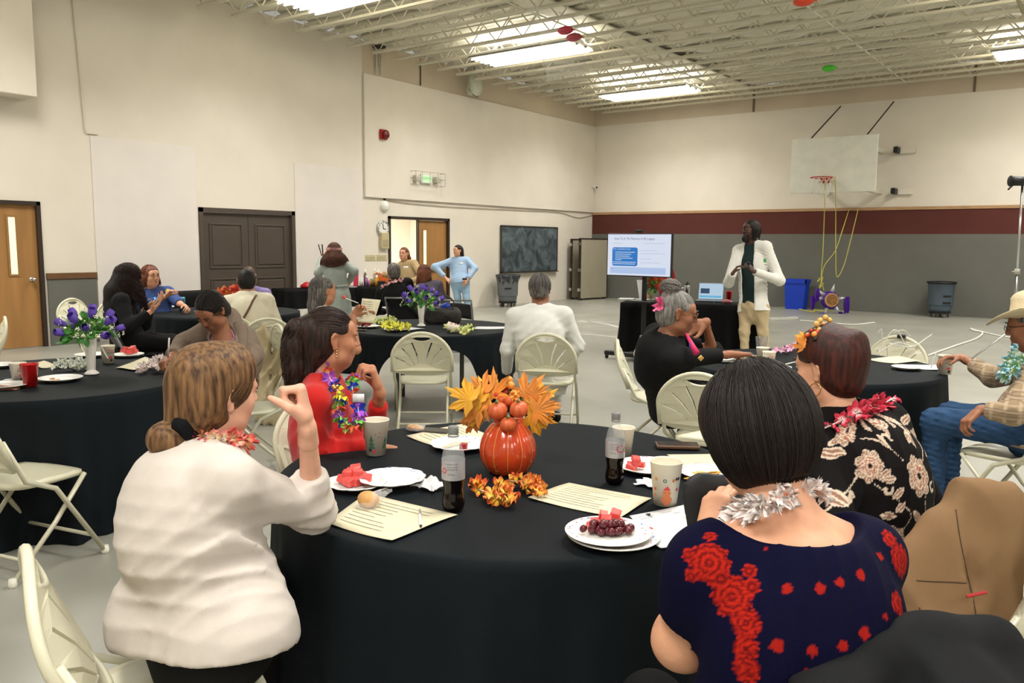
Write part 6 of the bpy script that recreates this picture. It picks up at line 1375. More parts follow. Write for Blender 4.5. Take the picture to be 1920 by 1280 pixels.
rp = [at(608, 690, 3.25), at(622, 715, 3.18), at(640, 745, 3.12), at(632, 762, 3.1), at(640, 785, 3.08), at(655, 800, 3.06), at(668, 792, 3.06), at(672, 768, 3.08), at(664, 745, 3.1), at(660, 722, 3.14), at(662, 706, 3.2)]
lei(p, rp, f_rb, n=26, jit=.4)
q = MB(); q.box((-.022, -.001, -.016), (.022, .001, .016), rot=np.c_[_r, CF, CU], at_=at(672, 746, 3.06)); p.add('name_tag', q, m_paperw)
q = MB(); q.ell(at(628, 727, 3.08), .010, 8, 6); q.ell(at(625, 724, 3.08), .008, 8, 6); q.ell(at(632, 724, 3.08), .008, 8, 6); p.add('brooch', q, M['gold_metal'], label='gold heart brooch')
# ---- 3. navy blouse
p = Person('woman in a navy blouse with red embroidered sleeves, dark bobbed hair, seen from behind', A(-.40, 1.44, .53), at(1408, 812, 1.64), 140, 148, pitch=-30, roll=-4, skin='light', w=1.08, res=.0075, sc=.98, bow=.045, belly=.02, shw=.152, drop=.070, wrL=at(1325, 1005, 1.86), elL=at(1280, 1200, 1.60), wrR=at(1440, 1010, 2.0), hairmat=HB, nbv=A(0, 0, -.07), la=.30, kf=.40)
p.build_body({'L': dict(d=nrm(_u*.8+_r*.3+CF*.3), n=nrm(_r*.6+CF*.6), side=1, curl=(.6, .6, .4)), 'R': dict(d=nrm(-_r*.6+_u*.5), n=nrm(-CF-_u*.2), curl=(.6, .7, .4))}, hres=.006)
# exposed upper back
p.part('bare_back', p.torso(-.004)+[cap(p.nb, p.nk, .058, .054, .04)]+p.arm(-1, .006, 0, 1)+p.arm(1, .006, 0, .9)+[ell(p.el[-1], A(.052, .052, .05), None, .04)], SK['light'], .009)
NAV, RED1, RED2 = np.array(rgb(6, 6, 36)[:3]), np.array(rgb(176, 34, 20)[:3]), np.array(rgb(90, 10, 14)[:3])
def raycast_pts(o, pix):
    """surface points of an object on given view rays (pattern centres for the embroidery)"""
    from mathutils.bvhtree import BVHTree
    bv = BVHTree.FromPolygons([v.co+o.location if o.parent is None else v.co+Vector(p.o) for v in o.data.vertices], [list(f.vertices) for f in o.data.polygons]); out = []
    for x, y in pix:
        d = CF+(x-960)/FPX*CR-(y-640)/FPX*CU; h_ = bv.ray_cast(Vector((0, 0, EYE)), Vector(nrm(d)))
        out.append(np.array(h_[0]) if h_[0] is not None else None)
    return out
nlow = p.nb-p.ax*.055+p.fr*.02
slv = [ell(p.sh[sd]*.70+p.el[sd]*.30+p.sl*sd*.004, A(.066, .066, .085), None, .04) for sd in (1, -1)]
ff = folds(.0055, [(p.sl, 12, .5, .3, p.nb-p.ax*.16-p.fr*.1, .14), (p.sl, 6, .7, .9, p.wa, .25)])
bl = top(p, mat('navy_embroidered', (1, 1, 1, 1), .85, attr=True, bump=.2, bscale=500, spec=.12), 'blouse', g=.022, sl=(.30, .30), neck=.05, hem=.12, flare=.04, fold=ff, h=.0052, armg=.02, extra=slv, w=1.0,
         open_=[ellx(p.nb+p.ax*.045-p.fr*.03, A(.150, .150, .105), np.c_[p.sl, p.fr, p.ax], .008)])
meds = [(1330, 1055, .036, 3), (1372, 1118, .036, 3), (1398, 1168, .026, 3), (1295, 1080, .012, 1), (1352, 1085, .014, 1), (1410, 1100, .014, 1), (1398, 1215, .022, 3), (1400, 1255, .024, 3), (1405, 1070, .012, 1), (1330, 1005, .010, 1), (1290, 1040, .012, 1), (1690, 1050, .03, 3), (1700, 1085, .03, 3), (1670, 1010, .018, 2), (1685, 1130, .02, 2)]
dots = [(1475, 1103, .009), (1539, 1103, .010), (1575, 1092, .008), (1614, 1077, .009), (1457, 1210, .011), (1523, 1220, .009), (1580, 1210, .009), (1620, 1187, .010), (1650, 1043, .008), (1660, 1155, .006), (1592, 952, .003), (1437, 1027, .004), (1510, 1265, .009), (1560, 1262, .009)]
co = np.array([v.co[:] for v in bl.data.vertices])+p.o; colr = np.tile(NAV, (len(co), 1))
for (x, y, r, rings), P_ in zip(meds, raycast_pts(bl, [(a, b) for a, b, *_ in meds])):
    if P_ is None: continue
    v = co-P_; dd = np.linalg.norm(v, axis=1); an = np.arctan2(v@p.ax, v@p.sl); rr = r*(1+.07*np.cos(12*an)); u = dd/rr; mk = u < 1
    a_ = .5+.5*np.cos(u*rings*2*PI); c_ = RED1*a_[:, None]+RED2*(1-a_)[:, None]; colr[mk] = c_[mk]
for (x, y, r), P_ in zip(dots, raycast_pts(bl, [(a, b) for a, b, _ in dots])):
    if P_ is None: continue
    mk = np.linalg.norm(co-P_, axis=1) < r; colr[mk] = RED2*.4+RED1*.6
ca = bl.data.color_attributes.new('Col', 'FLOAT_COLOR', 'POINT'); ca.data.foreach_set('color', np.c_[colr, np.ones(len(co))].astype(np.float32).ravel())
p.part('trousers', p.legs(.012), m_blackf, .014); p.shoes(m_blackf)
hr = p.part('hair', hair_cap(p, .024, ears=False, vol=1.02, extra=[cap(p.T(0, -.045, .03), p.T(0, -.060, -.060), .094, .058, .04), ell(p.T(.050, -.02, -.03), A(.040, .055, .05), p.H, .04), ell(p.T(-.050, -.02, -.03), A(.040, .055, .05), p.H, .04)])+[('plane', p.T(0, -.08, -.105), -p.H[:, 2]-p.H[:, 1]*.2, .16)], HB, .008)
strands(p, fall(p, 2800, .020, rad=(.109, .127, .134), c=(0, -.030, .008), seed=7, part=(.0, -.25, 1), azr=(-2.3, 2.3), spread=-.02, drop=.85, ez=-1.8), HB, r=.0012, parent=hr)
f_w2 = [flower_mesh('lei_flower', .026, 7, petal_mat('lei_white_orange', rgb(238, 120, 60), rgb(240, 226, 220), .026, .35), .9, 31), flower_mesh('lei_flower', .026, 7, petal_mat('lei_white', rgb(240, 180, 150), rgb(238, 228, 224), .026, .3), .9, 32)]
lp = [at(1545, 925, 1.64), at(1520, 915, 1.60), at(1490, 925, 1.53), at(1455, 938, 1.49), at(1420, 948, 1.48), at(1395, 960, 1.52), at(1372, 968, 1.60), at(1362, 985, 1.68), at(1350, 1000, 1.74)]
lei(p, lp, f_w2, n=20, jit=.6)
q = MB(); V, Q = solid([cap(at(1318, 925, 1.95), at(1325, 975, 1.95), .052, .050, .02, (CF, .28)), cap(at(1350, 915, 1.96), at(1350, 965, 1.96), .035, .03, .03, (CF, .28))], .006); tag(mesh_obj('pouch', V-at(1320, 975, 1.95), Q, mat('black_neoprene', rgb(26, 27, 29), .5), None, True, loc=at(1320, 975, 1.95)), 'rounded black pouch held up by the woman in the navy blouse', 'pouch')
# ---- 4. black floral shirt
p = Person('woman in a black shirt with cream paisley flowers and auburn hair in a bun', at(1650, 1100, 2.44), at(1552, 692, 2.45), 158, 162, pitch=-8, skin='light', w=1.08, res=.0075, sc=.93, bow=.055, belly=.03, shw=.145, drop=.055, nbv=A(0, 0, -.05), wrL=at(1545, 1010, 2.45), elL=at(1580, 1040, 2.15), wrR=at(1600, 1000, 2.6), hairmat=HAU, kf=.4)
p.build_body({'L': dict(skip=True), 'R': dict(skip=True)}, hres=.0055)
fl = top(p, mat('black_floral_print', (1, 1, 1, 1), .8, attr=True, bump=.1, bscale=500, spec=.15), 'shirt', g=.018, sl=(.95, .95), neck=.060, hem=.12, fold=folds(.005, [(nrm(p.ax+p.sl*.4), 8, .7, .4, p.wa, .2), (nrm(p.sl-p.ax*.4), 7, .7, 1.4, p.ch-p.sl*.1, .2)]), h=.0042,
         extra=[cap(p.nb+p.sl*.05+p.ax*.015, p.nb-p.sl*.05+p.ax*.015, .034, .034, .03)])
co = np.array([v.co[:] for v in fl.data.vertices])+p.o
BLK, CRM, TAU, RST = (np.array(rgb(*c)[:3]) for c in ((16, 13, 14), (226, 206, 184), (150, 112, 94), (160, 74, 56)))
uu = (co-p.ch)@p.sl*1.; vv_ = (co-p.ch)@p.ax; ww = (co-p.ch)@p.fr
ang = np.arctan2((co-p.ch-np.outer(vv_, p.ax))@p.sl, -(co-p.ch-np.outer(vv_, p.ax))@p.fr); U = ang*.165; Vv = vv_        # wrapped around the body, 0 at the spine
colr = np.tile(BLK, (len(co), 1))
def paint(mk, c): colr[mk] = c
def rosette(cx, cy, R, rot=0.):
    x, y = U-cx, Vv-cy; r = np.hypot(x, y)/R; a = np.arctan2(y, x)+rot
    pet = .78+.22*np.abs(np.cos(3.5*a)); e = r/pet
    paint((e < 1), CRM*.92); paint((e < .93) & (e > .66), TAU); paint((e < .90) & (e > .70) & (np.cos(28*a) > 0), CRM*.85)
    paint((e < .62), CRM); paint((e < .55) & (e > .30), RST*.5+TAU*.6); paint((e < .50) & (e > .34) & (np.cos(20*a) > 0), CRM); paint(e < .28, CRM*.9); paint(e < .20, TAU*.9); paint((e < .14), BLK)
def stem(pts, w_, c=None):
    P_ = spline([(a, b, 0) for a, b in pts], 26)[:, :2]; D_ = np.min(np.hypot(U[:, None]-P_[None, :, 0], Vv[:, None]-P_[None, :, 1]), 1); paint(D_ < w_, CRM*.85 if c is None else c)
def leaf(cx, cy, L_, W_, a, two=True):
    x, y = U-cx, Vv-cy; s_ = x*math.cos(a)+y*math.sin(a); t = -x*math.sin(a)+y*math.cos(a); u = s_/L_; ok = (u > 0) & (u < 1); wd = W_*np.sin(PI*np.clip(u, 0, 1))**.8
    paint(ok & (np.abs(t) < wd), CRM*.9)
    if two: paint(ok & (np.abs(t) < wd*.62), TAU); paint(ok & (np.abs(t) < .0016), CRM)
def curlq(cx, cy, R, a0, sgn): stem([(cx+R*(1-.14*i)*math.cos(a0+sgn*i*.7), cy+R*(1-.14*i)*math.sin(a0+sgn*i*.7)) for i in range(7)], .0042)
for (cx, cy, R, ro) in ((.03, .00, .060, .3), (-.14, .07, .044, 1.), (.17, -.13, .045, .2), (-.12, -.15, .046, 2.), (.21, .06, .036, 0), (.03, -.22, .048, 1.), (-.27, -.05, .045, .6), (.30, -.10, .04, .3), (.13, .165, .036, .4), (-.03, .175, .032, 1.2), (-.20, .165, .036, .8)): rosette(cx, cy, R, ro)
for s_ in ([(.03, -.06), (.02, -.12), (.07, -.17), (.12, -.15)], [(-.14, .02), (-.09, -.03), (-.05, -.09), (-.09, -.13)], [(-.02, .06), (-.06, .11), (-.10, .13), (-.15, .14)], [(.09, .03), (.14, .06), (.17, .11)], [(-.18, .05), (-.22, .0), (-.25, -.02)], [(.10, -.10), (.14, -.04), (.20, 0), (.21, .03)], [(-.05, -.20), (-.08, -.24), (-.15, -.26)]): stem(s_, .0026)
rs = np.random.default_rng(12)
for (cx, cy, a) in ((-.05, .10, 2.2), (-.03, .12, .9), (-.08, .05, 3.6), (-.07, .02, 3.0), (.10, .09, 1.2), (.13, .03, .2), (.06, .09, .5), (.06, -.12, -.6), (.02, -.10, 3.8), (.09, -.17, -1.2), (-.06, -.05, 3.6), (-.04, -.08, -.9), (-.10, -.08, 2.8), (-.10, -.03, .4), (.13, -.06, .4), (.22, -.05, 1.6), (-.20, -.12, 4.2), (-.19, .0, 2.2), (.10, -.21, .2), (-.04, -.16, -.8), (-.01, .15, .3), (.15, .14, 1.8), (-.2, .11, 2.6), (.0, -.16, 4.2), (.05, .14, .4), (.07, .18, 1.4), (.19, .12, .2), (-.09, .15, 2.4), (.10, .12, 4.4), (.22, .17, .9), (-.26, .08, 1.9), (.25, .0, .6)): leaf(cx, cy, .045+.02*rs.random(), .0115, a)
for (cx, cy, R, a0, sg) in ((-.05, .115, .028, 0, 1), (.13, .115, .028, 2, -1), (.09, -.055, .02, 1, 1), (-.20, -.07, .026, 3, -1), (.24, -.02, .026, 1, 1), (-.02, -.145, .02, 2, 1), (-.11, .0, .018, 0, -1)): curlq(cx, cy, R, a0, sg)
ca = fl.data.color_attributes.new('Col', 'FLOAT_COLOR', 'POINT'); ca.data.foreach_set('color', np.c_[colr, np.ones(len(co))].astype(np.float32).ravel())
p.part('trousers', p.legs(.012), m_blackf, .016); p.shoes(m_blackf)
bn = p.T(.012, -.090, .085)
hr = p.part('hair', hair_cap(p, .009, extra=[cap(p.T(0, -.02, .06), p.T(.0, -.08, .055), .080, .05, .05), ell(p.T(0, .035, .085), A(.060, .05, .035), p.H, .03)])+[ell(bn, A(.041, .041, .038), p.H, .012)], HAU, .007)
strands(p, swept(p, (.02, -.090, .080), 1500, rad=(.0855, .107, .0965), seed=9, m=14), HAU, r=.0011, parent=hr)
strands(p, [[bn+p.H@A(.043*math.cos(a+s0)*math.cos(b), .038*math.sin(a+s0), .036*math.cos(a+s0)*math.sin(b)) for a in np.linspace(0, 4.5, 14)] for s0, b in np.random.default_rng(2).uniform(0, 6.28, (220, 2))], HAU, 'bun_strands', .0011, parent=hr)
q = MB(); q.tube([p.T(-.083, -.008, -.036)+A(0, 0, -.020)+(p.H[:, 1]*.019*math.cos(t)+A(0, 0, .019)*math.sin(t)) for t in np.linspace(0, 6.28, 22)[:-1]], .0022, 6, closed=True); p.add('hoop_earring', q, M['gold_metal'], label='gold hoop earring')
f_rp = [flower_mesh('lei_flower', .030, 5, petal_mat('lei_rose', rgb(244, 214, 214), rgb(214, 60, 84), .03, .35), .7, 41)]
lei(p, snap(p, neck_ring(p, (.085, .09), -.01, 26, .6), [p.root, fl]), f_rp, n=26, jit=.45)
hp_ = p.T(-.01, .035, .115); q = MB(); rs = np.random.default_rng(15); HY = -.045
hd_ = MB(); hd_.tube([p.T(x, .03-.5*x*x+HY, .118-2.2*x*x) for x in np.linspace(-.09, .08, 14)], .006, 6); hdo = p.add('headpiece', hd_, m_black)
for i in range(46):
    x = rs.uniform(-.085, .045); c = p.T(x, .04+HY+rs.uniform(-.015, .02), .122-2.2*x*x+rs.uniform(0, .022)); q = MB(); q.ell(c, rs.choice([.0055, .0065, .009]), 8, 6); p.add('berry', q, [m_berry, m_berry2, mat('berry_gold', rgb(222, 176, 90), .35)][i % 3], hdo)
for (x, z) in ((-.03, .16), (.0, .168), (.02, .158), (-.05, .15)): q = MB(); q.ell(p.T(x, .04+HY, z), .0085, 10, 7); q.tube([p.T(x, .04+HY, z), p.T(x*.8, .035+HY, .11)], .0012, 5); p.add('berry', q, M['berry_gold'], hdo)
put_flowers(hdo, lme, [p.T(-.085, .02, .095), p.T(-.075, .025, .11), p.T(-.092, .02, .08)], [-CF, -CF+_u*.5, -CF], p.o, name='maple_leaf', sc=(.35, .5))
q = MB(); 
for i in range(16): q.ell(p.T(.005+.035*(i % 4)/4, -.005, .122-.01*(i//4)), .004, 6, 4)
p.add('rhinestone_clip', q, mat('rhinestone', rgb(230, 230, 235), .1, .8), label='silver rhinestone hair clip')
P4 = p
# ---- 5. woman with glasses at the right-hand table
p = Person('grey-haired woman with glasses in a black jacket, hand on her chin', at(1262, 742, 5.05), at(1271, 588, 4.86), 42, 34, pitch=-12, skin='brown', w=1.14, res=.0105, sc=1.07, bow=.05, belly=.03, shw=.16, nbv=A(0, 0, -.04), wrR=at(1372, 664, 4.95), elR=at(1285, 672, 4.75), wrL=at(1322, 604, 5.0), elL=at(1338, 662, 5.15), hairmat=HGD, kf=.35)
p.build_body({'R': dict(d=nrm(_r*.9+CF*.2), n=-_u, curl=(.5, .7, .5), sc=1.05), 'L': dict(d=nrm(-_r*.75-_u*.35), n=nrm(-_r*.3-CF*.8), side=1, curl=(.6, .7, .3), sc=1.05)}, hres=.0075)
top(p, m_blackf, 'jacket', g=.018, sl=(.86, .62), hem=.12, neck=.07, neckdrop=.01)
p.part('trousers', p.legs(.01), m_blackf, .016); p.shoes(m_blackf)
bn = p.T(0, -.075, .135)
hr = p.part('hair', hair_cap(p, .009, extra=[cap(p.T(0, -.05, .05), bn, .060, .04, .03)])+[ell(bn, A(.052, .050, .040), p.H, .012)], HGR, .010)
strands(p, swept(p, (0, -.05, .13), 700, rad=(.085, .105, .096), seed=11, m=11), HGR, r=.0018, parent=hr)
strands(p, [[bn+p.H@A(.062*math.cos(a+s0)*math.cos(b), .058*math.sin(a+s0), .046*math.cos(a+s0)*math.sin(b))+rng.normal(0, .004, 3) for a in np.linspace(0, 3.5, 10)] for s0, b in np.random.default_rng(2).uniform(0, 6.28, (160, 2))], HGR, 'bun_strands', .0018, parent=hr)
q = MB()
for x in (-1, 1):
    q.tube([p.T(x*.032+.021*math.cos(t), .104-.006*abs(math.cos(t)), .008+.018*math.sin(t)) for t in np.linspace(0, 6.28, 18)[:-1]], .0022, 5, closed=True); q.tube([p.T(x*.053, .098, .014), p.T(x*.078, .05, .014), p.T(x*.080, -.01, .008)], .002, 5)
q.tube([p.T(-.011, .104, .012), p.T(.011, .104, .012)], .002, 5); p.add('glasses', q, mat('brown_gold_frame', rgb(120, 84, 50), .3, .4), label='brown-gold framed glasses')
q = MB(); q.add([p.T(0, 0, 0)]*0, []) if False else None
q = MB(); pts = [at(1287, 626, 4.72), at(1297, 645, 4.62), at(1306, 662, 4.58)]; q.tube(pts, [.008, .014, .022], 6); q2 = p.add('scarf', q, mat('magenta_blue_scarf', rgb(196, 36, 90), .6)); 
q = MB(); q.tube([pts[1]+_u*.005, pts[1]-_u*.03], .015, 6); p.add('scarf_stripe', q, mat('blue_scarf', rgb(70, 60, 160), .6))
q = MB(); q.box((-.014, -.014, -.005), (.014, .014, .003), .003, rot=np.c_[nrm(_r+_u), nrm(_u-_r), -CF], at_=at(1314, 671, 4.66)); p.add('sleeve_button', q, M['gold_metal'], label='gold square sleeve button')
fo = flower_mesh('hair_flower', .055, 6, petal_mat('hair_flower_pink', rgb(230, 50, 110), rgb(240, 110, 160), .055, .5), .6, 51); put_flowers(hr, [fo], [p.T(.05, -.115, .03)], [p.T(.3, -.4, .02)-p.hd], p.o, name='hair_flower', sc=(.9, .95))
# ---- 6. man in the straw hat
p = Person('man in a straw cowboy hat and plaid shirt reaching for a paper cup', at(1945, 800, 4.35), at(1931, 613, 4.35), 170, 173, pitch=-12, skin='brown', male=True, w=1.08, res=.0105, sc=1.04, belly=.04, wrL=at(1838, 768, 4.12), elL=at(1900, 775, 4.02), wrR=at(1803, 670, 4.95), elR=at(1862, 706, 4.68), hairmat=HGD, kf=.47, ks=.12, bow=.03)
p.build_body({'R': dict(d=nrm(-_r*.9+_u*.0), n=nrm(-_u*.9-CF*.1), curl=(.5, .6, .4)), 'L': dict(d=nrm(-_r*.6-_u*.5), n=nrm(_r*.3-_u*.9), curl=(.7, .9, .5))}, hres=.0075)
mpl_ = mat('tan_plaid_cotton', rgb(150, 128, 100), .85); nt = mpl_.node_tree; tc = nt.nodes.new('ShaderNodeTexCoord'); b0 = nt.nodes['Principled BSDF']; prev = None
for i, (dr, fr, c) in enumerate(((0, 16, rgb(196, 176, 150)), (2, 15, rgb(98, 80, 64)), (1, 17, rgb(110, 92, 74)), (2, 31, rgb(186, 166, 140)))):
    sx = nt.nodes.new('ShaderNodeSeparateXYZ'); nt.links.new(tc.outputs['Object'], sx.inputs[0]); mm = nt.nodes.new('ShaderNodeMath'); mm.operation = 'MULTIPLY'; mm.inputs[1].default_value = fr*6.28; nt.links.new(sx.outputs[dr], mm.inputs[0])
    sn = nt.nodes.new('ShaderNodeMath'); sn.operation = 'SINE'; nt.links.new(mm.outputs[0], sn.inputs[0]); mr = nt.nodes.new('ShaderNodeMapRange'); mr.inputs['From Min'].default_value = .55; mr.inputs['From Max'].default_value = .8; mr.inputs['To Max'].default_value = .55; nt.links.new(sn.outputs[0], mr.inputs[0])
    mx = nt.nodes.new('ShaderNodeMix'); mx.data_type = 'RGBA'; nt.links.new(mr.outputs[0], mx.inputs['Factor']); mx.inputs['B'].default_value = c
    if prev is None: mx.inputs['A'].default_value = rgb(150, 128, 100)
    else: nt.links.new(prev, mx.inputs['A'])
    prev = mx.outputs['Result']
nt.links.new(prev, b0.inputs['Base Color'])
ps_ = top(p, mpl_, 'plaid_shirt', g=.020, sl=(.80, .92), hem=.10, neck=.07, armg=.018)
m_jean = cloth('blue_denim', rgb(46, 74, 108), noise=.25, scale=20)
p.part('jeans', p.legs(.014, b=.95)+[folds(.005, [(nrm(A(.2, .1, 1)), 16, .8, 1, None, 1)])], m_jean, .011); p.shoes(mat('black_leather', rgb(20, 18, 18), .4), .010)
q = MB(); hc = p.T(0, -.01, .055)
def brim(u, v):
    t = u*2*PI; r = .088+.095*v; return tuple(hc+p.H@A(r*math.sin(t)*1.0, r*math.cos(t)*1.16, .012+.045*v*v*abs(math.sin(t))**2-.030*v*v*abs(math.cos(t))))
q.grid(brim, 41, 7, thick=.004); hat = p.add('straw_hat', q, mat('pale_straw', rgb(222, 206, 170), .7, noise=.12, scale=80, bump=.4, bscale=300))
V, Q = solid([cap(hc, hc+p.H[:, 2]*.085, .090, .070, .02, (p.H[:, 1], 1.16)), ellx(hc+p.H[:, 2]*.175+p.H[:, 1]*.0, A(.022, .085, .045), p.H, .03), ('plane', hc, -p.H[:, 2], .2)], .009); mesh_obj('hat_crown', V-p.o, Q, M['pale_straw'], hat)
q = MB(); q.tube([hc+p.H@A(.0925*math.sin(t), .1065*math.cos(t), .018) for t in np.linspace(0, 6.28, 30)[:-1]], .007, 6, closed=True); mesh_obj('hat_band', np.concatenate(q.V)-p.o, q.F, mat('hat_band_brown', rgb(70, 50, 36), .6), hat)
p.part('hair', hair_cap(p, .006), HGD, .012)
q = MB()
for x in (-1, 1): q.tube([p.T(x*.032+.02*math.cos(t), .103, .010+.014*math.sin(t)) for t in np.linspace(0, 6.28, 16)[:-1]], .0018, 5, closed=True); q.tube([p.T(x*.052, .098, .014), p.T(x*.08, .0, .012)], .0018, 5)
p.add('glasses', q, m_black)
p.part('moustache', [cap(p.T(-.024, .086, -.044), p.T(.024, .086, -.044), .009, .009, .01), ell(p.T(0, .07, -.085), A(.035, .03, .028), p.H, .01)], mat('grey_stubble', rgb(120, 104, 92), .9), .008)
f_bg = [flower_mesh('lei_flower', .036, 5, petal_mat('lei_blue_green', rgb(170, 206, 90), rgb(150, 200, 216), .036, .5), .7, 61), flower_mesh('lei_flower', .034, 5, petal_mat('lei_green_white', rgb(90, 170, 80), rgb(206, 226, 210), .034, .5), .7, 62)]
lei(p, [at(1915, 672, 4.2), at(1900, 690, 4.15), at(1888, 705, 4.12), at(1882, 700, 4.16), at(1892, 680, 4.2), at(1906, 660, 4.25)], f_bg, n=14)
# ---- 7. the speaker
m_wh = cloth('white_fleece', rgb(226, 224, 216), bump=.15, bscale=300); m_dg = cloth('dark_green_polo', rgb(30, 46, 46)); m_kh = cloth('khaki_twill', rgb(190, 170, 134))
DS = 10.8; hd7 = at(1407, 431, DS)
p = Person('bearded man in a white zip hoodie and khaki trousers speaking into a microphone', at(1413, 578, DS), hd7, 262, 236, skin='deep', male=True, stand=True, w=1.12, res=.013, sc=1.10, hairmat=HB, nbv=A(0, 0, -.07), shw=.175, feet=(at(1395, 700, DS)[:2], at(1437, 700, DS)[:2]), wrR=at(1374, 512, DS-.28), elR=at(1366, 530, DS-.05), wrL=at(1412, 508, DS-.42), elL=at(1462, 526, DS-.15), jaw=1.1, bow=-.01)
p.build_body({'R': dict(d=nrm(_u*.6+_r*.4), n=nrm(_r*.8-CF*.1), curl=(.7, .8, .4)), 'L': dict(d=nrm(_u*.6-_r*.6), n=nrm(CF*.6-_r*.3), fcurl=[(.9, 1.2, .6)]*4, thumb=.2, tcurl=.0)}, hres=.009)
p.part('polo_shirt', p.torso(.014)+[cap(p.pel, p.pel-A(0, 0, .06), .172, .172, .03, (p.fr, .9)), capx(p.nb-p.ax*.02, p.nk+p.ax*.1, .06, .06, .01), ('plane', p.pel-A(0, 0, .02), A(0, 0, -1), .4)], m_dg, .013)
q = MB(); 
for sd in (1, -1): q.tube([p.nb+p.fr*.075-p.ax*.04+p.sl*.012*sd, p.nb+p.sl*.055*sd+p.fr*.03+p.ax*.01, p.nb+p.sl*.05*sd-p.fr*.04+p.ax*.03], .014, 6)
p.add('polo_collar', q, m_dg)
jk = top(p, m_wh, 'hoodie', g=.030, sl=(.97, .97), hem=.045, neck=.075, armg=.026, flare=.045, h=.012, fold=std_folds(p, .009), open_=[('cap',)+tuple()] if False else [capx(p.nb+p.fr*.10+p.ax*.04, p.pel+p.fr*.22+p.sl*.02-p.ax*.25, .075, .125, .01)])
p.part('hood', [cap(p.nb-p.fr*.09+p.sl*.09-p.ax*.01, p.nb-p.fr*.09-p.sl*.09-p.ax*.01, .045, .045, .04), cap(p.nb-p.fr*.06+p.sl*.10, p.nb+p.fr*.05+p.sl*.085-p.ax*.05, .03, .02, .04), cap(p.nb-p.fr*.06-p.sl*.10, p.nb+p.fr*.05-p.sl*.085-p.ax*.05, .03, .02, .04)], m_wh, .012)
p.part('trousers', p.legs(.012, b=.97, thick=.95)+[folds(.004, [(nrm(A(.5, .3, .6)), 5, .9, 1, None, 1)])], m_kh, .013); p.shoes(m_blackf)
q = MB(); V, F = shape2d([[(-.022, -.02), (.0, -.034), (.022, -.02), (.022, .022), (-.022, .022)]], 0); sp_ = p.ch+p.fr*.135-p.sl*.105+p.ax*.03
raw = raycast_pts(jk, [(1434, 488), (1434, 503)])
if raw[0] is not None:
    q.add(raw[0]-CF*.006+V@np.c_[_r, _u, -CF].T, F); p.add('chest_emblem', q, mat('emblem_green', rgb(110, 180, 60), .5)); q = MB(); q.add(raw[0]-CF*.009+(V*.5)@np.c_[_r, _u, -CF].T, F); p.add('emblem_mark', q, mat('emblem_blue', rgb(40, 120, 160), .5))
    q = MB(); q.box((-.028, -.004, 0), (.028, .004, .001), rot=np.c_[_r, _u, -CF], at_=raw[0]-_u*.055-CF*.006); p.add('emblem_lettering', q, m_ink)
hr = p.part('dreadlocks', hair_cap(p, .012, face=1.02), HB, .011); lc = MB(); rs = np.random.default_rng(6)
for i in range(34):
    az = rs.uniform(-2.0, 2.0); d = A(math.sin(az), -math.cos(az), .2); s0 = p.T(0, -.02, .03)+p.H@(d*A(.085, .105, .095)); P_ = [s0, s0+p.H@(d*.02)-A(0, 0, .05), s0+p.H@(d*.012)-A(0, 0, .10), s0+p.H@(d*.0)-A(0, 0, rs.uniform(.12, .19))]
    q = MB(); q.tube(spline(P_, 7), .0085, 6); p.add('lock', q, HB, hr)
p.part('beard', [cap(p.T(-.05, .035, -.055), p.T(0, .075, -.10), .026, .03, .03), cap(p.T(.05, .035, -.055), p.T(0, .075, -.10), .026, .03, .03), ell(p.T(0, .06, -.115), A(.045, .040, .045), p.H, .03), cap(p.T(-.022, .088, -.038), p.T(.022, .088, -.038), .008, .008, .01), ellx(p.T(0, .105, -.052), A(.018, .016, .008), p.H, .004)], HB, .008)
mp = at(1404, 500, DS-.50); e = tag(MB().tube([mp-_u*.05, mp+_u*.03], .013, 10).build('microphone', m_black, smooth=True), 'black handheld microphone held by the speaker', 'microphone'); q = MB(); q.ell(mp+_u*.045-_r*.004, .024, 12, 8); o = q.build('mic_head', mat('mic_mesh', rgb(36, 36, 38), .5, .5), e, True)
# ---- 8. person in red behind the television
p = Person('person in a dark red top bending over the long table behind the television', at(1256, 545, 12.9), at(1222, 478, 12.6), 235, 230, pitch=-40, skin='tan', stand=True, res=.018, sc=1., feet=(at(1250, 640, 12.9)[:2], at(1262, 640, 12.9)[:2]), wrR=at(1194, 545, 12.3), wrL=at(1222, 548, 12.2), hairmat=HB, w=1.1)
p.build_body({}, res=.02, hres=.012)
top(p, cloth('wine_red_fabric', rgb(150, 26, 32)), 'top', g=.02, sl=(.93, .93)); p.part('trousers', p.legs(.01), m_blackf, .022); p.shoes(m_blackf, .018); p.part('hair', hair_cap(p, .015, ears=False), HB, .014)
e = empty('paper_sheet', at(1201, 545, 12.25), label='white sheet held by the person in red behind the television', cat='paper'); q = MB(); q.grid(lambda u, v: tuple((_r*(u-.5)*.12+_r*.05*v+_u*(.5-v)*.33+CF*.02*math.sin(u*3))), 4, 5, thick=.002); q.build('sheet', m_paperw, e)
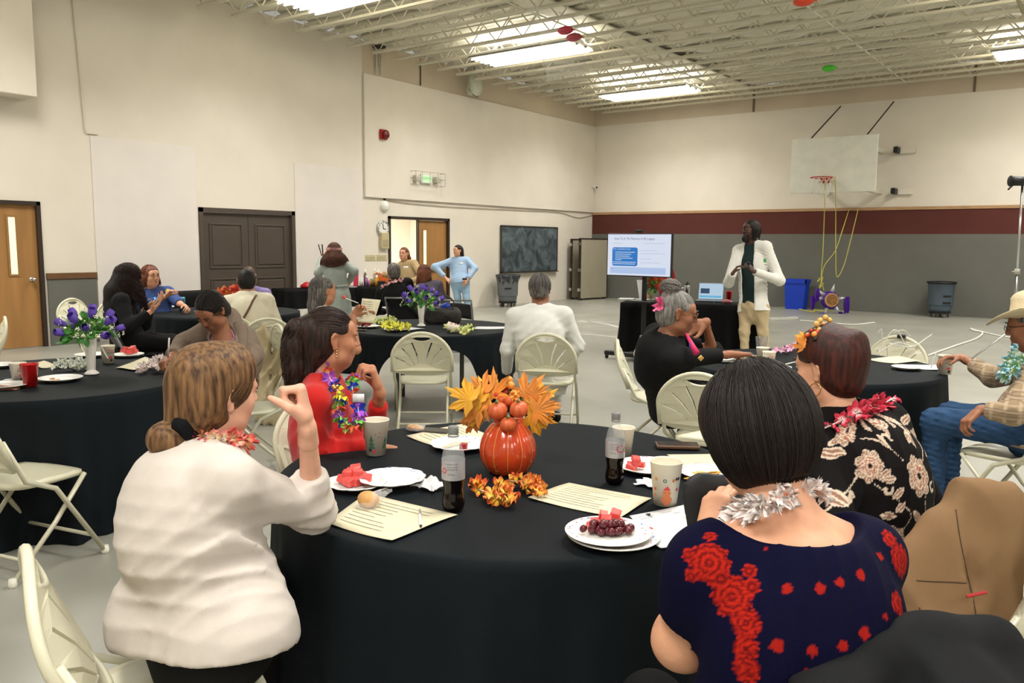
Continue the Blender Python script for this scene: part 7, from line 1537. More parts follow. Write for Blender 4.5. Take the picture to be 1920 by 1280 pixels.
# ---- 9. man in white shirt from behind
m_ws = cloth('white_cotton', rgb(222, 222, 216), bump=.2, bscale=200)
p = Person('grey-haired man in a white shirt sitting with his back to the camera', at(1014, 712, 6.75), at(1013, 542, 6.75), 122, 113, skin='brown', male=True, w=1.18, res=.012, sc=1.02, nbv=A(0, 0, -.05), shw=.17, wrR=at(1060, 690, 7.15), elR=at(1082, 648, 6.8), wrL=at(950, 700, 7.1), elL=at(952, 655, 6.8), hairmat=HGD, bow=.04, kf=.40)
p.build_body({'L': dict(skip=True), 'R': dict(skip=True)}, hres=.009)
top(p, m_ws, 'white_shirt', g=.020, sl=(.95, .95), hem=.12, neck=.062, fold=folds(.008, [(nrm(p.ax+p.sl*.2), 8, .9, .4, p.wa, .25), (nrm(p.ax-p.sl*.6), 8, .7, 1.4, p.ch, .2), (nrm(p.ax*.6+p.sl*.8), 9, .6, 2, p.el[1], .12)]), extra=[cap(p.nb+p.sl*.045+p.ax*.02, p.nb-p.sl*.045+p.ax*.02, .038, .038, .02)])
p.part('trousers', p.legs(.012)+[folds(.005, [(A(.3, .1, 1), 10, .8, 1, None, 1)])], cloth('pale_grey_trousers', rgb(196, 192, 184)), .014); p.shoes(m_blackf)
hr = p.part('hair', hair_cap(p, .010, face=1.1)+[('plane', p.T(0, -.06, -.062), -p.H[:, 2], .12)], HGD, .010); strands(p, fall(p, 420, .012, rad=(.087, .107, .098), seed=14, m=8, azr=(-1.9, 1.9), spread=0), HGD, r=.0022, parent=hr)
# ---- 10. long grey hair, reading
m_pw = cloth('white_patterned_cotton', rgb(212, 212, 204), noise=.35, scale=60)
p = Person('woman with long grey hair and white patterned top holding a fork and a paper sheet', at(604, 722, 6.95), at(608, 546, 6.9), 66, 76, skin='tan', w=1.05, res=.012, sc=.98, nbv=A(0, 0, -.05), wrR=at(662, 592, 6.65), elR=at(668, 655, 6.6), wrL=at(676, 604, 6.8), hairmat=HGD, bow=.03, kf=.4)
p.build_body({'R': dict(d=nrm(_u*.6+_r*.5), n=nrm(-CF*.5+_r*.4), curl=(.8, 1., .5)), 'L': dict(d=nrm(_r*.5+_u*.6), n=nrm(-CF*.3+_r*.7), curl=(.5, .6, .3))}, hres=.008)
top(p, m_pw, 'blouse', g=.018, sl=(.45, .45), hem=.12, neck=.065); p.part('trousers', p.legs(.012), cloth('pale_grey_skirt', rgb(176, 176, 172)), .016); p.shoes(m_blackf)
hr = p.part('hair', hair_cap(p, .014, extra=[cap(p.T(0, -.05, .0), p.T(0, -.085, -.12), .075, .06, .05), cap(p.T(0, -.085, -.12), p.T(0, -.10, -.24), .06, .035, .05)]), HGD, .011); strands(p, fall(p, 600, .25, rad=(.091, .111, .102), seed=15, azr=(-1.2, 1.2), curl=.006, spread=.01), HGD, r=.0022, parent=hr)
e = empty('paper_sheet', at(694, 582, 6.75), label='cream printed sheet held upright by the woman with long grey hair', cat='paper'); cn = [at(679, 559, 6.78), at(714, 562, 6.9), at(700, 606, 6.75), at(671, 603, 6.62)]; o_ = at(694, 582, 6.75)
q = MB(); q.grid(lambda u, v: tuple((cn[0]*(1-u)+cn[1]*u)*(1-v)+(cn[3]*(1-u)+cn[2]*u)*v-o_+CF*.006*math.sin(v*4)), 4, 8, thick=CF*.001); q.build('sheet', m_paper, e, True); q = MB()
for i in range(9):
    v = .12+.09*i; f_ = lambda u, v: (cn[0]*(1-u)+cn[1]*u)*(1-v)+(cn[3]*(1-u)+cn[2]*u)*v-o_-CF*.004
    q.quad(f_(.12, v), f_(.55+.3*rng.random(), v), f_(.55, v+.015), f_(.12, v+.015))
q.build('printed_lines', m_ink, e)
q = MB(); q.tube([at(645, 558, 6.6), at(672, 568, 6.6)], .004, 6); e = tag(q.build('plastic_fork', m_white), 'white plastic fork with a red bite on it, held by the grey-haired woman', 'fork'); q = MB(); q.ell(at(645, 557, 6.6), .016, 8, 6); q.build('fruit_bite', m_melon, e, True)
# ---- 11. writing woman
p = Person('woman in a taupe hoodie and pink top bending over to write', at(436, 700, 5.62), at(395, 584, 5.05), 236, 290, pitch=-42, roll=-4, skin='brown', w=1.16, res=.0105, sc=.96, nbv=A(.01, .0, -.15), shw=.17, drop=.06, wrR=at(322, 668, 4.95), elR=at(345, 645, 5.25), wrL=at(455, 690, 4.9), elL=at(474, 665, 5.2), hairmat=HB, eyes=.25, bow=.06, belly=.03, kf=.35)
p.build_body({'R': dict(d=nrm(-_r*.2-_u*.3-CF*.6), n=nrm(-_u*.8+_r*.2), fcurl=[(.9, .9, .4), (1., 1., .5), (1.1, 1.1, .6), (1.2, 1.2, .6)], pinch=1.), 'L': dict(curl=(.5, .7, .4))}, hres=.0075)
hd_m = cloth('taupe_fleece', rgb(128, 112, 98))
p.part('inner_top', p.torso(.006)+[capx(p.nb-p.ax*.02, p.nk+p.ax*.06, .06, .06, .01)], cloth('pink_jersey', rgb(206, 148, 206)), .012)
top(p, hd_m, 'hoodie', g=.026, sl=(.95, .95), hem=.12, neck=.075, armg=.024, fold=std_folds(p, .008), open_=[ellx(p.nb+p.fr*.12-p.ax*.13+p.sl*.0, A(.062, .10, .16), np.c_[p.sl, p.fr, p.ax], .01)])
p.part('hood', [cap(p.nb-p.fr*.10+p.sl*.10, p.nb-p.fr*.10-p.sl*.10, .045, .045, .04), cap(p.nb-p.fr*.08+p.sl*.11, p.nb+p.fr*.05+p.sl*.085-p.ax*.05, .032, .02, .04), cap(p.nb-p.fr*.08-p.sl*.11, p.nb+p.fr*.05-p.sl*.085-p.ax*.05, .032, .02, .04)], hd_m, .011)
p.part('trousers', p.legs(.01), m_blackf, .02); p.shoes(m_blackf)
hr = p.part('hair', hair_cap(p, .012, extra=[cap(p.T(0, -.05, .0), p.T(0, -.10, -.08), .06, .045, .05), cap(p.T(0, -.10, -.08), p.T(0, -.13, -.15), .045, .02, .04)]), HB, .009); strands(p, swept(p, (0, -.11, -.03), 700, rad=(.088, .109, .100), seed=18, m=11), HB, r=.0016, parent=hr)
pen(0, 0, 0, 'white pen with a violet clip in the writing woman\'s hand', P=at(316, 652, 4.85), m=m_white).rotation_euler = (R_(0), R_(62), R_(160))
# ---- 12. cream sweater with strap
p = Person('person in a cream sweater with a brown strap across the back', at(472, 655, 8.0), at(463, 529, 8.0), 140, 142, pitch=-20, skin='tan', male=True, w=1.1, res=.013, sc=1.02, nbv=A(0, 0, -.035), hairmat=HB, bow=.05, kf=.4)
p.build_body({}, hres=.01); swt = top(p, cloth('cream_knit', rgb(226, 218, 194)), 'sweater', g=.022, sl=(.95, .95), hem=.12, neck=.06, extra=[cap(p.nb+p.sl*.045+p.ax*.02, p.nb-p.sl*.045+p.ax*.02, .04, .04, .02)]); p.part('trousers', p.legs(.01), m_blackf, .022); p.shoes(m_blackf)
p.part('hair', hair_cap(p, .012, face=1.1), HB, .011)
sp = [x for x in raycast_pts(swt, [(481, 553), (474, 564), (468, 577), (462, 588), (456, 598), (452, 608)]) if x is not None]
if len(sp) > 2: q = MB(); q.tube([x-CF*.006 for x in sp], .013, 6, flat=.4); p.add('shoulder_strap', q, cloth('brown_strap', rgb(100, 70, 56)))
# ---- 13. behind him
p = Person('person in a purple top, mostly hidden behind the cream sweater', at(468, 620, 10.1), at(466, 518, 10.1), 318, 318, skin='light', res=.018, sc=1., hairmat=HMB, w=1.15); p.build_body({}, hres=.012); top(p, cloth('lilac_print', rgb(150, 136, 190), noise=.3, scale=40), 'top', g=.02, sl=(.6, .6)); p.part('trousers', p.legs(.01), m_blackf, .022); p.shoes(m_blackf, .018); p.part('hair', hair_cap(p, .008, fz=.02), HMB, .014)
# ---- 14. long black curls
p = Person('woman in black with long dark curls looking at her phone', at(240, 640, 7.95), at(243, 523, 7.95), 62, 92, pitch=-15, skin='light', res=.013, sc=1.05, hairmat=HDB, w=1.12, wrR=at(284, 583, 7.75), wrL=at(283, 570, 8.05), nbv=A(0, 0, -.05), kf=.42, bow=.04)
p.build_body({'R': dict(d=nrm(_r*.6+_u*.6), n=nrm(-CF*.2+_u*.5-_r*.4), curl=(.3, .5, .3)), 'L': dict(d=nrm(_r*.7+_u*.4), n=nrm(_u*.7-_r*.3), curl=(.5, .6, .3))}, hres=.009); top(p, m_blackk, 'sweater', g=.022, sl=(.93, .93), hem=.14); p.part('trousers', p.legs(.012), m_blackf, .018); p.shoes(m_blackf)
hr = p.part('hair', hair_cap(p, .020, extra=[cap(p.T(0, -.05, .0), p.T(-.02, -.11, -.14), .10, .085, .06), cap(p.T(-.02, -.11, -.14), p.T(-.04, -.12, -.26), .085, .06, .05), cap(p.T(.04, -.02, -.05), p.T(.05, -.04, -.20), .05, .04, .05)], ears=False), HB, .012); strands(p, fall(p, 900, .30, rad=(.10, .12, .11), seed=19, azr=(-2.2, 2.2), curl=.022, spread=.06, m=22, amp0=.35), HDB, r=.0028, parent=hr)
ph_ = phone(0, 0, 0, 'dark phone held by the woman with long dark curls'); ph_.location = at(291, 571, 7.85); ph_.rotation_euler = (R_(50), 0, YAW+R_(-60))
# ---- 15. blue top
p = Person('woman in a blue top and blue lei eating at the far table', at(300, 612, 9.35), at(283, 519, 9.3), 340, 2, skin='light', res=.013, sc=1.02, hairmat=HRB, w=1.12, wrR=at(310, 556, 9.0), elR=at(272, 580, 9.1), wrL=at(348, 575, 9.1), nbv=A(0, 0, -.05), kf=.3)
p.build_body({'R': dict(d=nrm(_u*.5+_r*.5), n=nrm(_r*.4-_u*.3), curl=(.8, .9, .4)), 'L': dict(curl=(.6, .7, .4))}, hres=.009); bt = top(p, cloth('slate_blue_jersey', rgb(66, 86, 138)), 'top', g=.018, sl=(.5, .5), neck=.07); p.part('trousers', p.legs(.012), m_blackf, .02); p.shoes(m_blackf)
hr = p.part('hair', hair_cap(p, .014, extra=[cap(p.T(0, -.05, -.0), p.T(0, -.06, -.10), .085, .06, .05), cap(p.T(-.065, -.0, -.02), p.T(-.07, .0, -.09), .03, .025, .04), cap(p.T(.065, .0, -.02), p.T(.07, .0, -.09), .03, .025, .04)], ears=False), HRB, .011); strands(p, fall(p, 350, .11, rad=(.09, .11, .102), seed=20, azr=(-2, 2), m=10), HRB, r=.0024, parent=hr)
f_bl = [flower_mesh('lei_flower', .040, 5, petal_mat('lei_sky', rgb(240, 244, 250), rgb(80, 150, 226), .04, .5), .7, 71)]
lei(p, snap(p, neck_ring(p, (.085, .11), .01, 18, 1.2), [p.root, bt], .02), f_bl, n=18)
q = MB(); q.ell((0, 0, 0), (.04, .02, .035), 10, 6); tag(q.build('snack', m_chip, smooth=True, loc=at(315, 547, 9.0)), 'orange snack in the hand of the woman in the blue lei', 'food')
# ---- 16. girl in grey dress
m_sg = cloth('sage_grey_dress', rgb(150, 158, 150))
p = Person('girl with long wavy brown hair in a sage grey dress, seen from behind', at(636, 555, 12.0), at(627, 472, 12.0), 128, 135, skin='light', stand=True, res=.015, sc=.97, hairmat=HMB, w=.92, feet=(at(648, 665, 12)[:2], at(632, 665, 12)[:2]), wrL=at(604, 482, 12.3), elL=at(597, 512, 12.0), wrR=at(655, 528, 12.3), elR=at(664, 508, 12.0), nbv=A(0, 0, -.06))
p.build_body({}, hres=.011)
P_ = p.torso(.014)+p.arm(1, .022, 0, .95)+p.arm(-1, .022, 0, .95)+[cap(p.pel, p.pel*[1, 1, 0]+A(0, 0, .16), .155, .24, .05), ('plane', p.pel*[1, 1, 0]+A(0, 0, .12), A(0, 0, -1), .5), capx(p.nb, p.nk+p.ax*.08, .055, .055, .01), folds(.010, [(p.sl, 5, .5, 0, p.pel-A(0, 0, .35), .4)])]
p.part('dress', P_, m_sg, .015); q = MB(); q.tube([p.wa-p.ax*.03+p.sl*.15*math.cos(t)+p.fr*.118*math.sin(t) for t in np.linspace(0, 6.28, 24)[:-1]], .018, 6, closed=True); p.add('waistband', q, m_sg); p.shoes(m_blackf, .018)
hr = p.part('hair', hair_cap(p, .020, extra=[cap(p.T(0, -.05, .0), p.T(0, -.10, -.14), .095, .115, .06), cap(p.T(.08, -.08, -.18), p.T(-.09, -.08, -.18), .06, .06, .06)], ears=False), HMB, .014); strands(p, fall(p, 600, .20, rad=(.098, .118, .108), seed=21, azr=(-1.9, 1.9), curl=.016, spread=.10, m=16), HMB, r=.0032, parent=hr)
f_pp = [flower_mesh('lei_flower', .022, 5, petal_mat('lei_palepink', rgb(244, 220, 210), rgb(240, 190, 184), .022, .5), .7, 81)]
put_flowers(hr, f_pp, [p.T(.115*math.sin(a), -.03-.118*math.cos(a), .045) for a in np.linspace(-1.4, 1.4, 15)], [p.T(.5*math.sin(a), -.5*math.cos(a), .045)-p.hd for a in np.linspace(-1.4, 1.4, 15)], p.o)
q = MB(); q.tube([at(605, 486, 12.25), at(597, 458, 12.25)], .008, 6); tag(q.build('paintbrush', m_black), 'thin dark brush in the grey-dressed girl\'s raised hand, leftmost of two', 'brush'); q = MB(); q.tube([at(606, 486, 12.3), at(604, 458, 12.3)], .010, 6); tag(q.build('paintbrush', m_black), 'thick dark brush in the grey-dressed girl\'s raised hand, rightmost of two', 'brush')
# ---- 17. tan shirt
p = Person('woman in a tan button shirt with a white name tag, standing behind the craft table', at(772, 562, 14.9), at(757, 476, 14.9), 296, 288, skin='light', stand=True, res=.016, sc=.98, hairmat=HRB, w=1.05, feet=(at(765, 600, 14.9)[:2], at(780, 600, 14.9)[:2]), wrR=at(712, 513, 14.4), elR=at(733, 516, 14.6), wrL=at(762, 530, 14.5), elL=at(792, 520, 14.6), nbv=A(0, 0, -.06))
p.build_body({}, hres=.011); ts = top(p, cloth('tan_poplin', rgb(170, 146, 108)), 'shirt', g=.022, sl=(.85, .9), hem=.14, neck=.06); p.part('trousers', p.legs(.01), cloth('dark_trousers', rgb(60, 52, 46)), .02); p.shoes(m_blackf, .018)
hr = p.part('hair', hair_cap(p, .012, extra=[cap(p.T(0, -.05, -.0), p.T(-.03, -.09, -.05), .07, .05, .05), ell(p.T(-.08, -.08, -.08), A(.035, .035, .035), p.H, .02)]), HRB, .013)
q = MB(); q.box((-.045, -.018, 0), (.045, .018, .002), rot=np.c_[_r, _u, -CF], at_=at(761, 501, 14.62)); p.add('name_tag', q, m_paperw)
# ---- 18, 19. seated at the craft table
p = Person('grey-haired person in black with a pink lei, back to the camera at the craft table', at(757, 592, 11.3), at(738, 510, 11.35), 125, 145, skin='tan', res=.014, sc=1.02, hairmat=HGD, w=1.15, nbv=A(0, 0, -.05), bow=.05); p.build_body({}, hres=.011); bt = top(p, m_blackf, 'sweater', g=.024, sl=(.95, .95), hem=.12, neck=.06); p.part('trousers', p.legs(.012), m_blackf, .018); p.shoes(m_blackf, .018); p.part('hair', hair_cap(p, .016, ears=False), HGD, .012)
lei(p, snap(p, neck_ring(p, (.10, .10), .02, 20, .3), [p.root, bt], .015), [flower_mesh('lei_flower', .034, 5, petal_mat('lei_pink2', rgb(240, 200, 200), rgb(244, 176, 176), .034, .5), .7, 82)], n=22)
p = Person('person with straight light brown hair and a dark speckled top behind the purple flowers', at(812, 592, 11.3), at(796, 514, 11.35), 125, 125, skin='tan', res=.014, sc=1.0, hairmat=HRB, w=1.1, nbv=A(0, 0, -.05), bow=.05); p.build_body({}, hres=.012); top(p, cloth('speckled_charcoal', rgb(92, 86, 98), noise=.6, scale=60), 'top', g=.024, sl=(.95, .95), hem=.12); p.part('trousers', p.legs(.012), m_blackf, .018); p.shoes(m_blackf, .018)
hr = p.part('hair', hair_cap(p, .016, extra=[cap(p.T(0, -.05, 0), p.T(0, -.08, -.22), .09, .075, .05)], ears=False), HRB, .013); strands(p, fall(p, 250, .22, rad=(.094, .112, .104), seed=22, azr=(-1.5, 1.5), m=10), HRB, r=.003, parent=hr)
# ---- 20. blue sweatshirt
m_lb = cloth('pale_blue_fleece', rgb(158, 184, 212)); m_lj = cloth('light_blue_denim', rgb(142, 172, 196), noise=.12)
p = Person('woman in a pale blue sweatshirt and light jeans standing with hands on hips', at(862, 528, 16.85), at(858, 470, 16.85), 305, 262, skin='light', stand=True, res=.017, sc=.96, hairmat=HB, w=1.05, feet=(at(863, 598, 16.9)[:2], at(879, 598, 16.8)[:2]), wrR=at(836, 521, 16.8), elR=at(815, 500, 16.85), wrL=at(876, 525, 16.7), elL=at(890, 503, 16.85), nbv=A(0, 0, -.06), shw=.17)
p.build_body({}, hres=.011); bt = top(p, m_lb, 'sweatshirt', g=.026, sl=(.93, .93), hem=.05, neck=.06, fold=std_folds(p, .010)); p.part('jeans', p.legs(.014, b=.98)+[folds(.003, [(nrm(A(.5, .2, .6)), 5, .8, 1, None, 1)])], m_lj, .016); p.shoes(m_paperw, .018)
hr = p.part('hair', hair_cap(p, .014, extra=[cap(p.T(0, -.05, 0), p.T(-.04, -.10, -.16), .08, .05, .05)]), HB, .014)
q = MB(); q.box((-.045, -.018, 0), (.045, .018, .002), rot=np.c_[_r, _u, -CF], at_=at(864, 494, 16.60)); p.add('name_tag', q, m_paperw); q = MB(); q.box((-.03, -.04, -.02), (.03, .05, .02), .008, at_=at(871, 523, 16.6)); p.add('belt_pouch', q, m_black)
# ---- 21. blue sleeve at the left edge
p = Person('person at the left edge of the photo, only a bright blue sleeve and hand showing', at(-190, 800, 4.4), at(-150, 600, 4.4), 75, 75, skin='brown', res=.014, sc=1., hairmat=HB, wrR=at(-6, 728, 4.38), elR=at(-70, 770, 4.2), w=1.); p.build_body({'R': dict(d=nrm(_r+CF*.3), n=-_u, curl=(.7, .8, .4))}, hres=.010); top(p, cloth('royal_blue_fabric', rgb(20, 60, 180)), 'sweater', g=.02, sl=(.97, .9)); p.part('trousers', p.legs(.01), m_blackf, .022); p.shoes(m_blackf, .018); p.part('hair', hair_cap(p, .014, ears=False), HB, .014)
# ============================================================ screen, laptop, bins, pinata, coats
TVD = 10.85; tvc = at(1197, 478, TVD); e = empty('television_stand', at(1200, 660, TVD)*[1, 1, 0], label='large flat screen on a black wheeled stand showing a slide', cat='television')
ty = math.atan2(-CR[1], -CR[0])+PI; ty = YAW-R_(40); o_ = np.array(e.location); X_ = A(math.cos(ty), math.sin(ty), 0); N_ = A(math.sin(ty), -math.cos(ty), 0); RT = np.c_[X_, A(0, 0, 1), N_]
def tv(mb, nm, m, par=e, z=0): mb.xf(rot=RT, loc=tvc-o_); return mb.build(nm, m, par)
W2, H2 = .485, .275
q = MB(); q.box((-W2-.012, -H2-.014, -.05), (W2+.012, H2+.012, 0), .006); bz = tv(q, 'bezel', m_black)
msc = mat('slide_white', rgb(30, 32, 36), .4, emit=(rgb(226, 234, 252), .62)); msb = mat('slide_blue', rgb(10, 16, 24), .4, emit=(rgb(40, 126, 208), .6)); mst = mat('slide_ink', rgb(20, 20, 30), .5, emit=(rgb(84, 88, 140), .45)); msl = mat('slide_pale_blue', rgb(30, 32, 36), .4, emit=(rgb(186, 208, 246), .6)); msw = mat('slide_text_white', rgb(30, 32, 36), .4, emit=(rgb(226, 236, 255), .6))
q = MB(); q.box((-W2, -H2, .0), (W2, H2, .003)); scr = tv(q, 'screen', msc)
def rr(x0, y0, x1, y1, r=.03): return [(x+r*math.cos(t), y+r*math.sin(t)) for (x, y, a) in ((x1-r, y1-r, 0), (x0+r, y1-r, 90), (x0+r, y0+r, 180), (x1-r, y0+r, 270)) for t in np.radians(np.linspace(a, a+90, 6))]
V, F = shape2d([rr(-.41, -.15, -.01, .10)], 0); q = MB(); q.add(V+A(0, 0, .0045), F); tv(q, 'blue_panel', msb, scr)
q = MB(); q.add(*shape2d([rr(-.44, -.25, .42, -.165, .008)], 0)); q.xf(loc=(0, 0, .0045)); tv(q, 'pale_band', msl, scr)
def ttx(s_, sz, x, y, m, z=.006, italic=0): V, F = text_mesh(s_, sz); V[:, 0] += x-V[:, 0].min(); V[:, 0] += italic*V[:, 1]; V[:, 1] += y; V[:, 2] = z; q = MB(); q.add(V, F); tv(q, 'slide_lettering', m, scr)
ttx('How To E. My Memory Is My Legacy', .042, -.38, .215, mst, italic=.2); ttx('KEY CONSIDERATIONS', .026, -.39, .075, msw); ttx('Take', .018, -.42, -.185, mst)
q = MB()
for i, (x0, x1, y) in enumerate(((-.36, -.08, .035), (-.36, -.12, .008), (-.36, -.15, -.018), (-.36, -.10, -.045), (-.36, -.27, -.068), (-.40, -.06, -.098), (-.40, -.05, -.122))):
    x = x0
    while x < x1: w_ = .012+.02*((i*7+int(x*300)) % 3)/3; q.box((x, y-.0045, .005), (x+w_, y+.0045, .0055)); x += w_+.005
tl = tv(q, 'slide_small_text', msw, scr); tl['kind'] = 'stuff'
q = MB()
for (x0, x1, y) in ((.03, .28, .06), (.03, .40, .02), (.03, .34, -.10), (-.40, -.25, .155), (.08, .40, .155), (.03, .2, -.05)): q.box((x0, y-.002, .005), (x1, y+.002, .0055))
tl = tv(q, 'slide_thin_lines', mat('slide_grey', rgb(20, 20, 24), .4, emit=(rgb(186, 194, 222), .5)), scr); tl['kind'] = 'stuff'
q = MB(); q.box((-.05, H2+.02, -.03), (.05, H2+.06, .01), .01); tv(q, 'webcam', m_black)
bx_ = at(1209, 520, TVD+.16)-o_
q = MB(); q.tube([(bx_[0], bx_[1], .12), (bx_[0], bx_[1], 1.62)], .035, 8); q.build('post', m_black, e)
q = MB(); q.xf; R2 = rz3(ty); q.box((-.42, -.32, .05), (.42, -.24, .11), .01); q.box((-.42, .2, .05), (.42, .28, .11), .01); q.box((-.06, -.3, .05), (.06, .28, .12), .01); q.xf(rot=R2, loc=A(bx_[0], bx_[1], 0)); q.build('wheeled_base', m_black, e)
for sx in (-.4, .4):
    for sy in (-.28, .24): q = MB(); c = R2@A(sx, sy, .03); q.tube([c+A(bx_[0]-.012, bx_[1], 0), c+A(bx_[0]+.012, bx_[1], 0)], .03, 10); q.build('caster', m_black, e)
q = MB(); q.box((-.2, -.18, .78), (.2, .18, .80), .005); q.xf(rot=R2, loc=A(bx_[0], bx_[1], 0)); q.build('shelf', m_black, e)
# gear on the floor behind the woman's shoulder
e = empty('power_strip', at(1213, 612, 8.2), label='white adapter and cable hanging at the table behind the woman with glasses', cat='adapter'); e.location = (*at(1210, 640, 10.6)[:2], 0)
q = MB(); q.box((-.10, -.04, .22), (.10, .04, .27), .01); q.build('adapter', m_white, e); q = MB(); q.tube(spline([(-.1, 0, .25), (-.16, 0, .12), (-.1, 0, .03), (0, 0, .02)], 14), .008, 5); q.build('cable', m_white, e); q = MB(); q.box((-.16, .0, 0), (.2, .22, .22), .02); q.build('black_case', m_black, e); q = MB(); q.box((-.1, .02, .34), (.16, .12, .37), .01); q.build('grey_box', M['guard_grey'], e); q = MB(); q.box((-.12, .01, .22), (.18, .2, .34), .02); q.build('upper_case', m_black, e)
def on_table(px, dd=.0, z=.745): return None
# presenter's table items
tz = .747
lp_ = on(1335, 566, tz)+A(-.10, .14, 0); yl = math.atan2(ptd[1], ptd[0]); e = empty('laptop', lp_, yl+R_(-4), label='open silver laptop mirroring the slide on the long table', cat='laptop')
m_lap = mat('silver_laptop', rgb(150, 154, 160), .3, .6); q = MB(); q.box((-.18, -.13, 0), (.18, .12, .016), .005); q.build('keyboard_base', m_lap, e)
Rl = rx3(R_(-14)); lo_ = A(0, .12, .014)
def lid(mb, nm, m): mb.xf(rot=Rl, loc=lo_); return mb.build(nm, m, e)
q = MB(); q.box((-.18, -.004, 0), (.18, .006, .25), .004); lid(q, 'lid', m_lap); q = MB(); q.box((-.172, -.006, .01), (.172, -.0045, .24)); lid(q, 'screen', mat('laptop_screen', rgb(24, 26, 30), .3, emit=(rgb(190, 216, 236), .6)))
q = MB(); q.box((-.15, -.0075, .09), (-.02, -.0065, .165)); lid(q, 'dark_panel', mat('laptop_panel', rgb(50, 74, 104), .3, emit=(rgb(50, 74, 104), .3))); q = MB(); q.box((-.16, -.0075, .03), (.15, -.0065, .06)); lid(q, 'blue_band', mat('laptop_band', rgb(90, 160, 200), .3, emit=(rgb(90, 160, 200), .5)))
e = empty('insulated_tumbler', on(1291, 563, tz)+A(-.12, .2, 0), label='steel insulated tumbler with a black lid on the long table', cat='tumbler'); q = MB(); q.lathe([(0, 0), (.035, 0), (.045, .20), (.043, .21), (0, .21)], 20); q.build('body', m_chrome, e, True); q = MB(); q.lathe([(.045, .21), (.04, .24), (.02, .245), (.018, .26), (0, .26)], 16); q.build('lid', m_black, e, True); q = MB(); q.tube(spline([(-.05, 0, .17), (-.10, 0, .15), (-.09, 0, .06), (-.045, 0, .04)], 12), .008, 6); q.build('handle', m_chrome, e, True)
cup(1369, 560, 'red plastic cup on the long table beside the speaker', .15, .032, .05, '', m=m_redc, name='plastic_cup', P=on(1371, 567, tz)+A(-.1, .16, 0), rot=0)
q = MB(); q.ell((0, 0, .025), (.08, .05, .03), 10, 6); tag(q.build('candy_bag', mat('pink_wrapper', rgb(206, 120, 130), .4), loc=on(1364, 569, tz)+A(-.03, .05, 0)), 'pink snack bag at the speaker\'s side on the long table', 'snack')
e = empty('paper_stack', on(1192, 562, tz)+A(-.1, .12, 0), yl, label='white papers lying on the left end of the long table', cat='paper'); q = MB(); q.box((-.22, -.11, 0), (0, .16, .006)); q.build('sheets', m_paperw, e); q = MB(); q.box((.03, -.12, 0), (.3, .1, .004)); q.build('sheets', m_paperw, e)
e = empty('flower_vase', on(1223, 566, tz)+A(-.08, .13, 0), label='glass vase of red and orange leaves on the long table behind the television post', cat='flower vase'); q = MB(); q.lathe([(0, 0), (.04, 0), (.045, .10), (.035, .16), (.042, .19)], 18); q.build('glass', mat('green_glass', rgb(120, 150, 110), .1, trans=.5, alpha=.6), e, True)
rs = np.random.default_rng(5)
put_flowers(e, lred, [A(rs.uniform(-.12, .2), rs.uniform(-.06, .06), rs.uniform(.2, .44)) for _ in range(26)], rs.normal(0, .5, (26, 3))-CF, name='red_leaf', sc=(.8, 1.3)); put_flowers(e, [LF[0]], [A(rs.uniform(-.10, .08), rs.uniform(-.05, .05), rs.uniform(.14, .40)) for _ in range(26)], rs.normal(0, .6, (26, 3))-CF, name='green_leaf')
q = MB(); q.tube(spline([lp_+A(.14, -.05, 0), lp_+A(.16, -.25, -.02), lp_+A(.05, -.33, -.35), lp_+A(0, -.30, -.74)], 20), .005, 5); tag(q.build('laptop_cable', m_black), 'thin black cable hanging from the laptop down the black cloth', 'cable')
# bins
m_bin = mat('grey_blue_bin_plastic', rgb(78, 92, 104), .5, noise=.08, scale=4); m_bing = mat('grey_bin_plastic', rgb(104, 108, 112), .5, noise=.08, scale=4)
def bin_(P, label, m, k=1., bag=False, rz=0):
    e = empty('trash_bin', P, rz, label=label, cat='trash bin'); q = MB(); q.lathe([(0, .14), (.23, .14), (.245, .2), (.275, .68), (.285, .70), (.30, .80), (.31, .82), (.30, .825), (.285, .8), (.27, .3)], 36); q.build('barrel', m, e, True)
    for a in (-.9, 2.2):
        for z in (.52, .36) if not bag else (.5,):
            q = MB(); c, s_ = math.cos(a), math.sin(a); q.box((-.09, -.015, -.018), (.09, .015, .018), .005, rot=np.c_[A(-s_, c, 0), A(c, s_, 0), A(0, 0, 1)], at_=A(.275*c, .275*s_, z)); q.build('grip', m_black, e)
    q = MB(); q.lathe([(.0, .10), (.24, .10), (.245, .13), (.23, .14), (0, .14)], 24); q.build('dolly', m_black, e)
    for i in range(5): a = i*2*PI/5+.4; q = MB(); q.tube([(.19*math.cos(a)-.015, .19*math.sin(a), .045), (.19*math.cos(a)+.015, .19*math.sin(a), .045)], .045, 12); q.tube([(.19*math.cos(a), .19*math.sin(a), .05), (.19*math.cos(a), .19*math.sin(a), .1)], .015, 6); q.build('caster', mat('caster_grey', rgb(120, 118, 112), .4), e)
    if bag:
        q = MB(); q.lathe([(.27, .6), (.29, .72), (.315, .80), (.32, .84), (.30, .855), (.26, .82)], 40, wob=lambda t, z: .05*np.sin(7*t+z*20)+.03*np.sin(13*t)+(.10*np.clip(np.cos(t-2.6), 0, 1)**3 if z < .85 else 0)); q.build('bin_liner', mat('black_bin_liner', rgb(52, 56, 62), .35), e, True)
    else: q = MB(); q.lathe([(.30, .80), (.325, .81), (.325, .85), (.30, .855), (.28, .82)], 36); q.build('rim', m_black, e, True)
    e.scale = (k,)*3; return e
bin_(A(-12.08, 16.05, 0), 'grey wheeled trash bin with a black liner under the chalkboard', m_bing, .93, True)
bin_(A(-3.15, 20.3, 0), 'blue-grey round trash bin on a caster dolly against the grey wall', m_bin, .93)
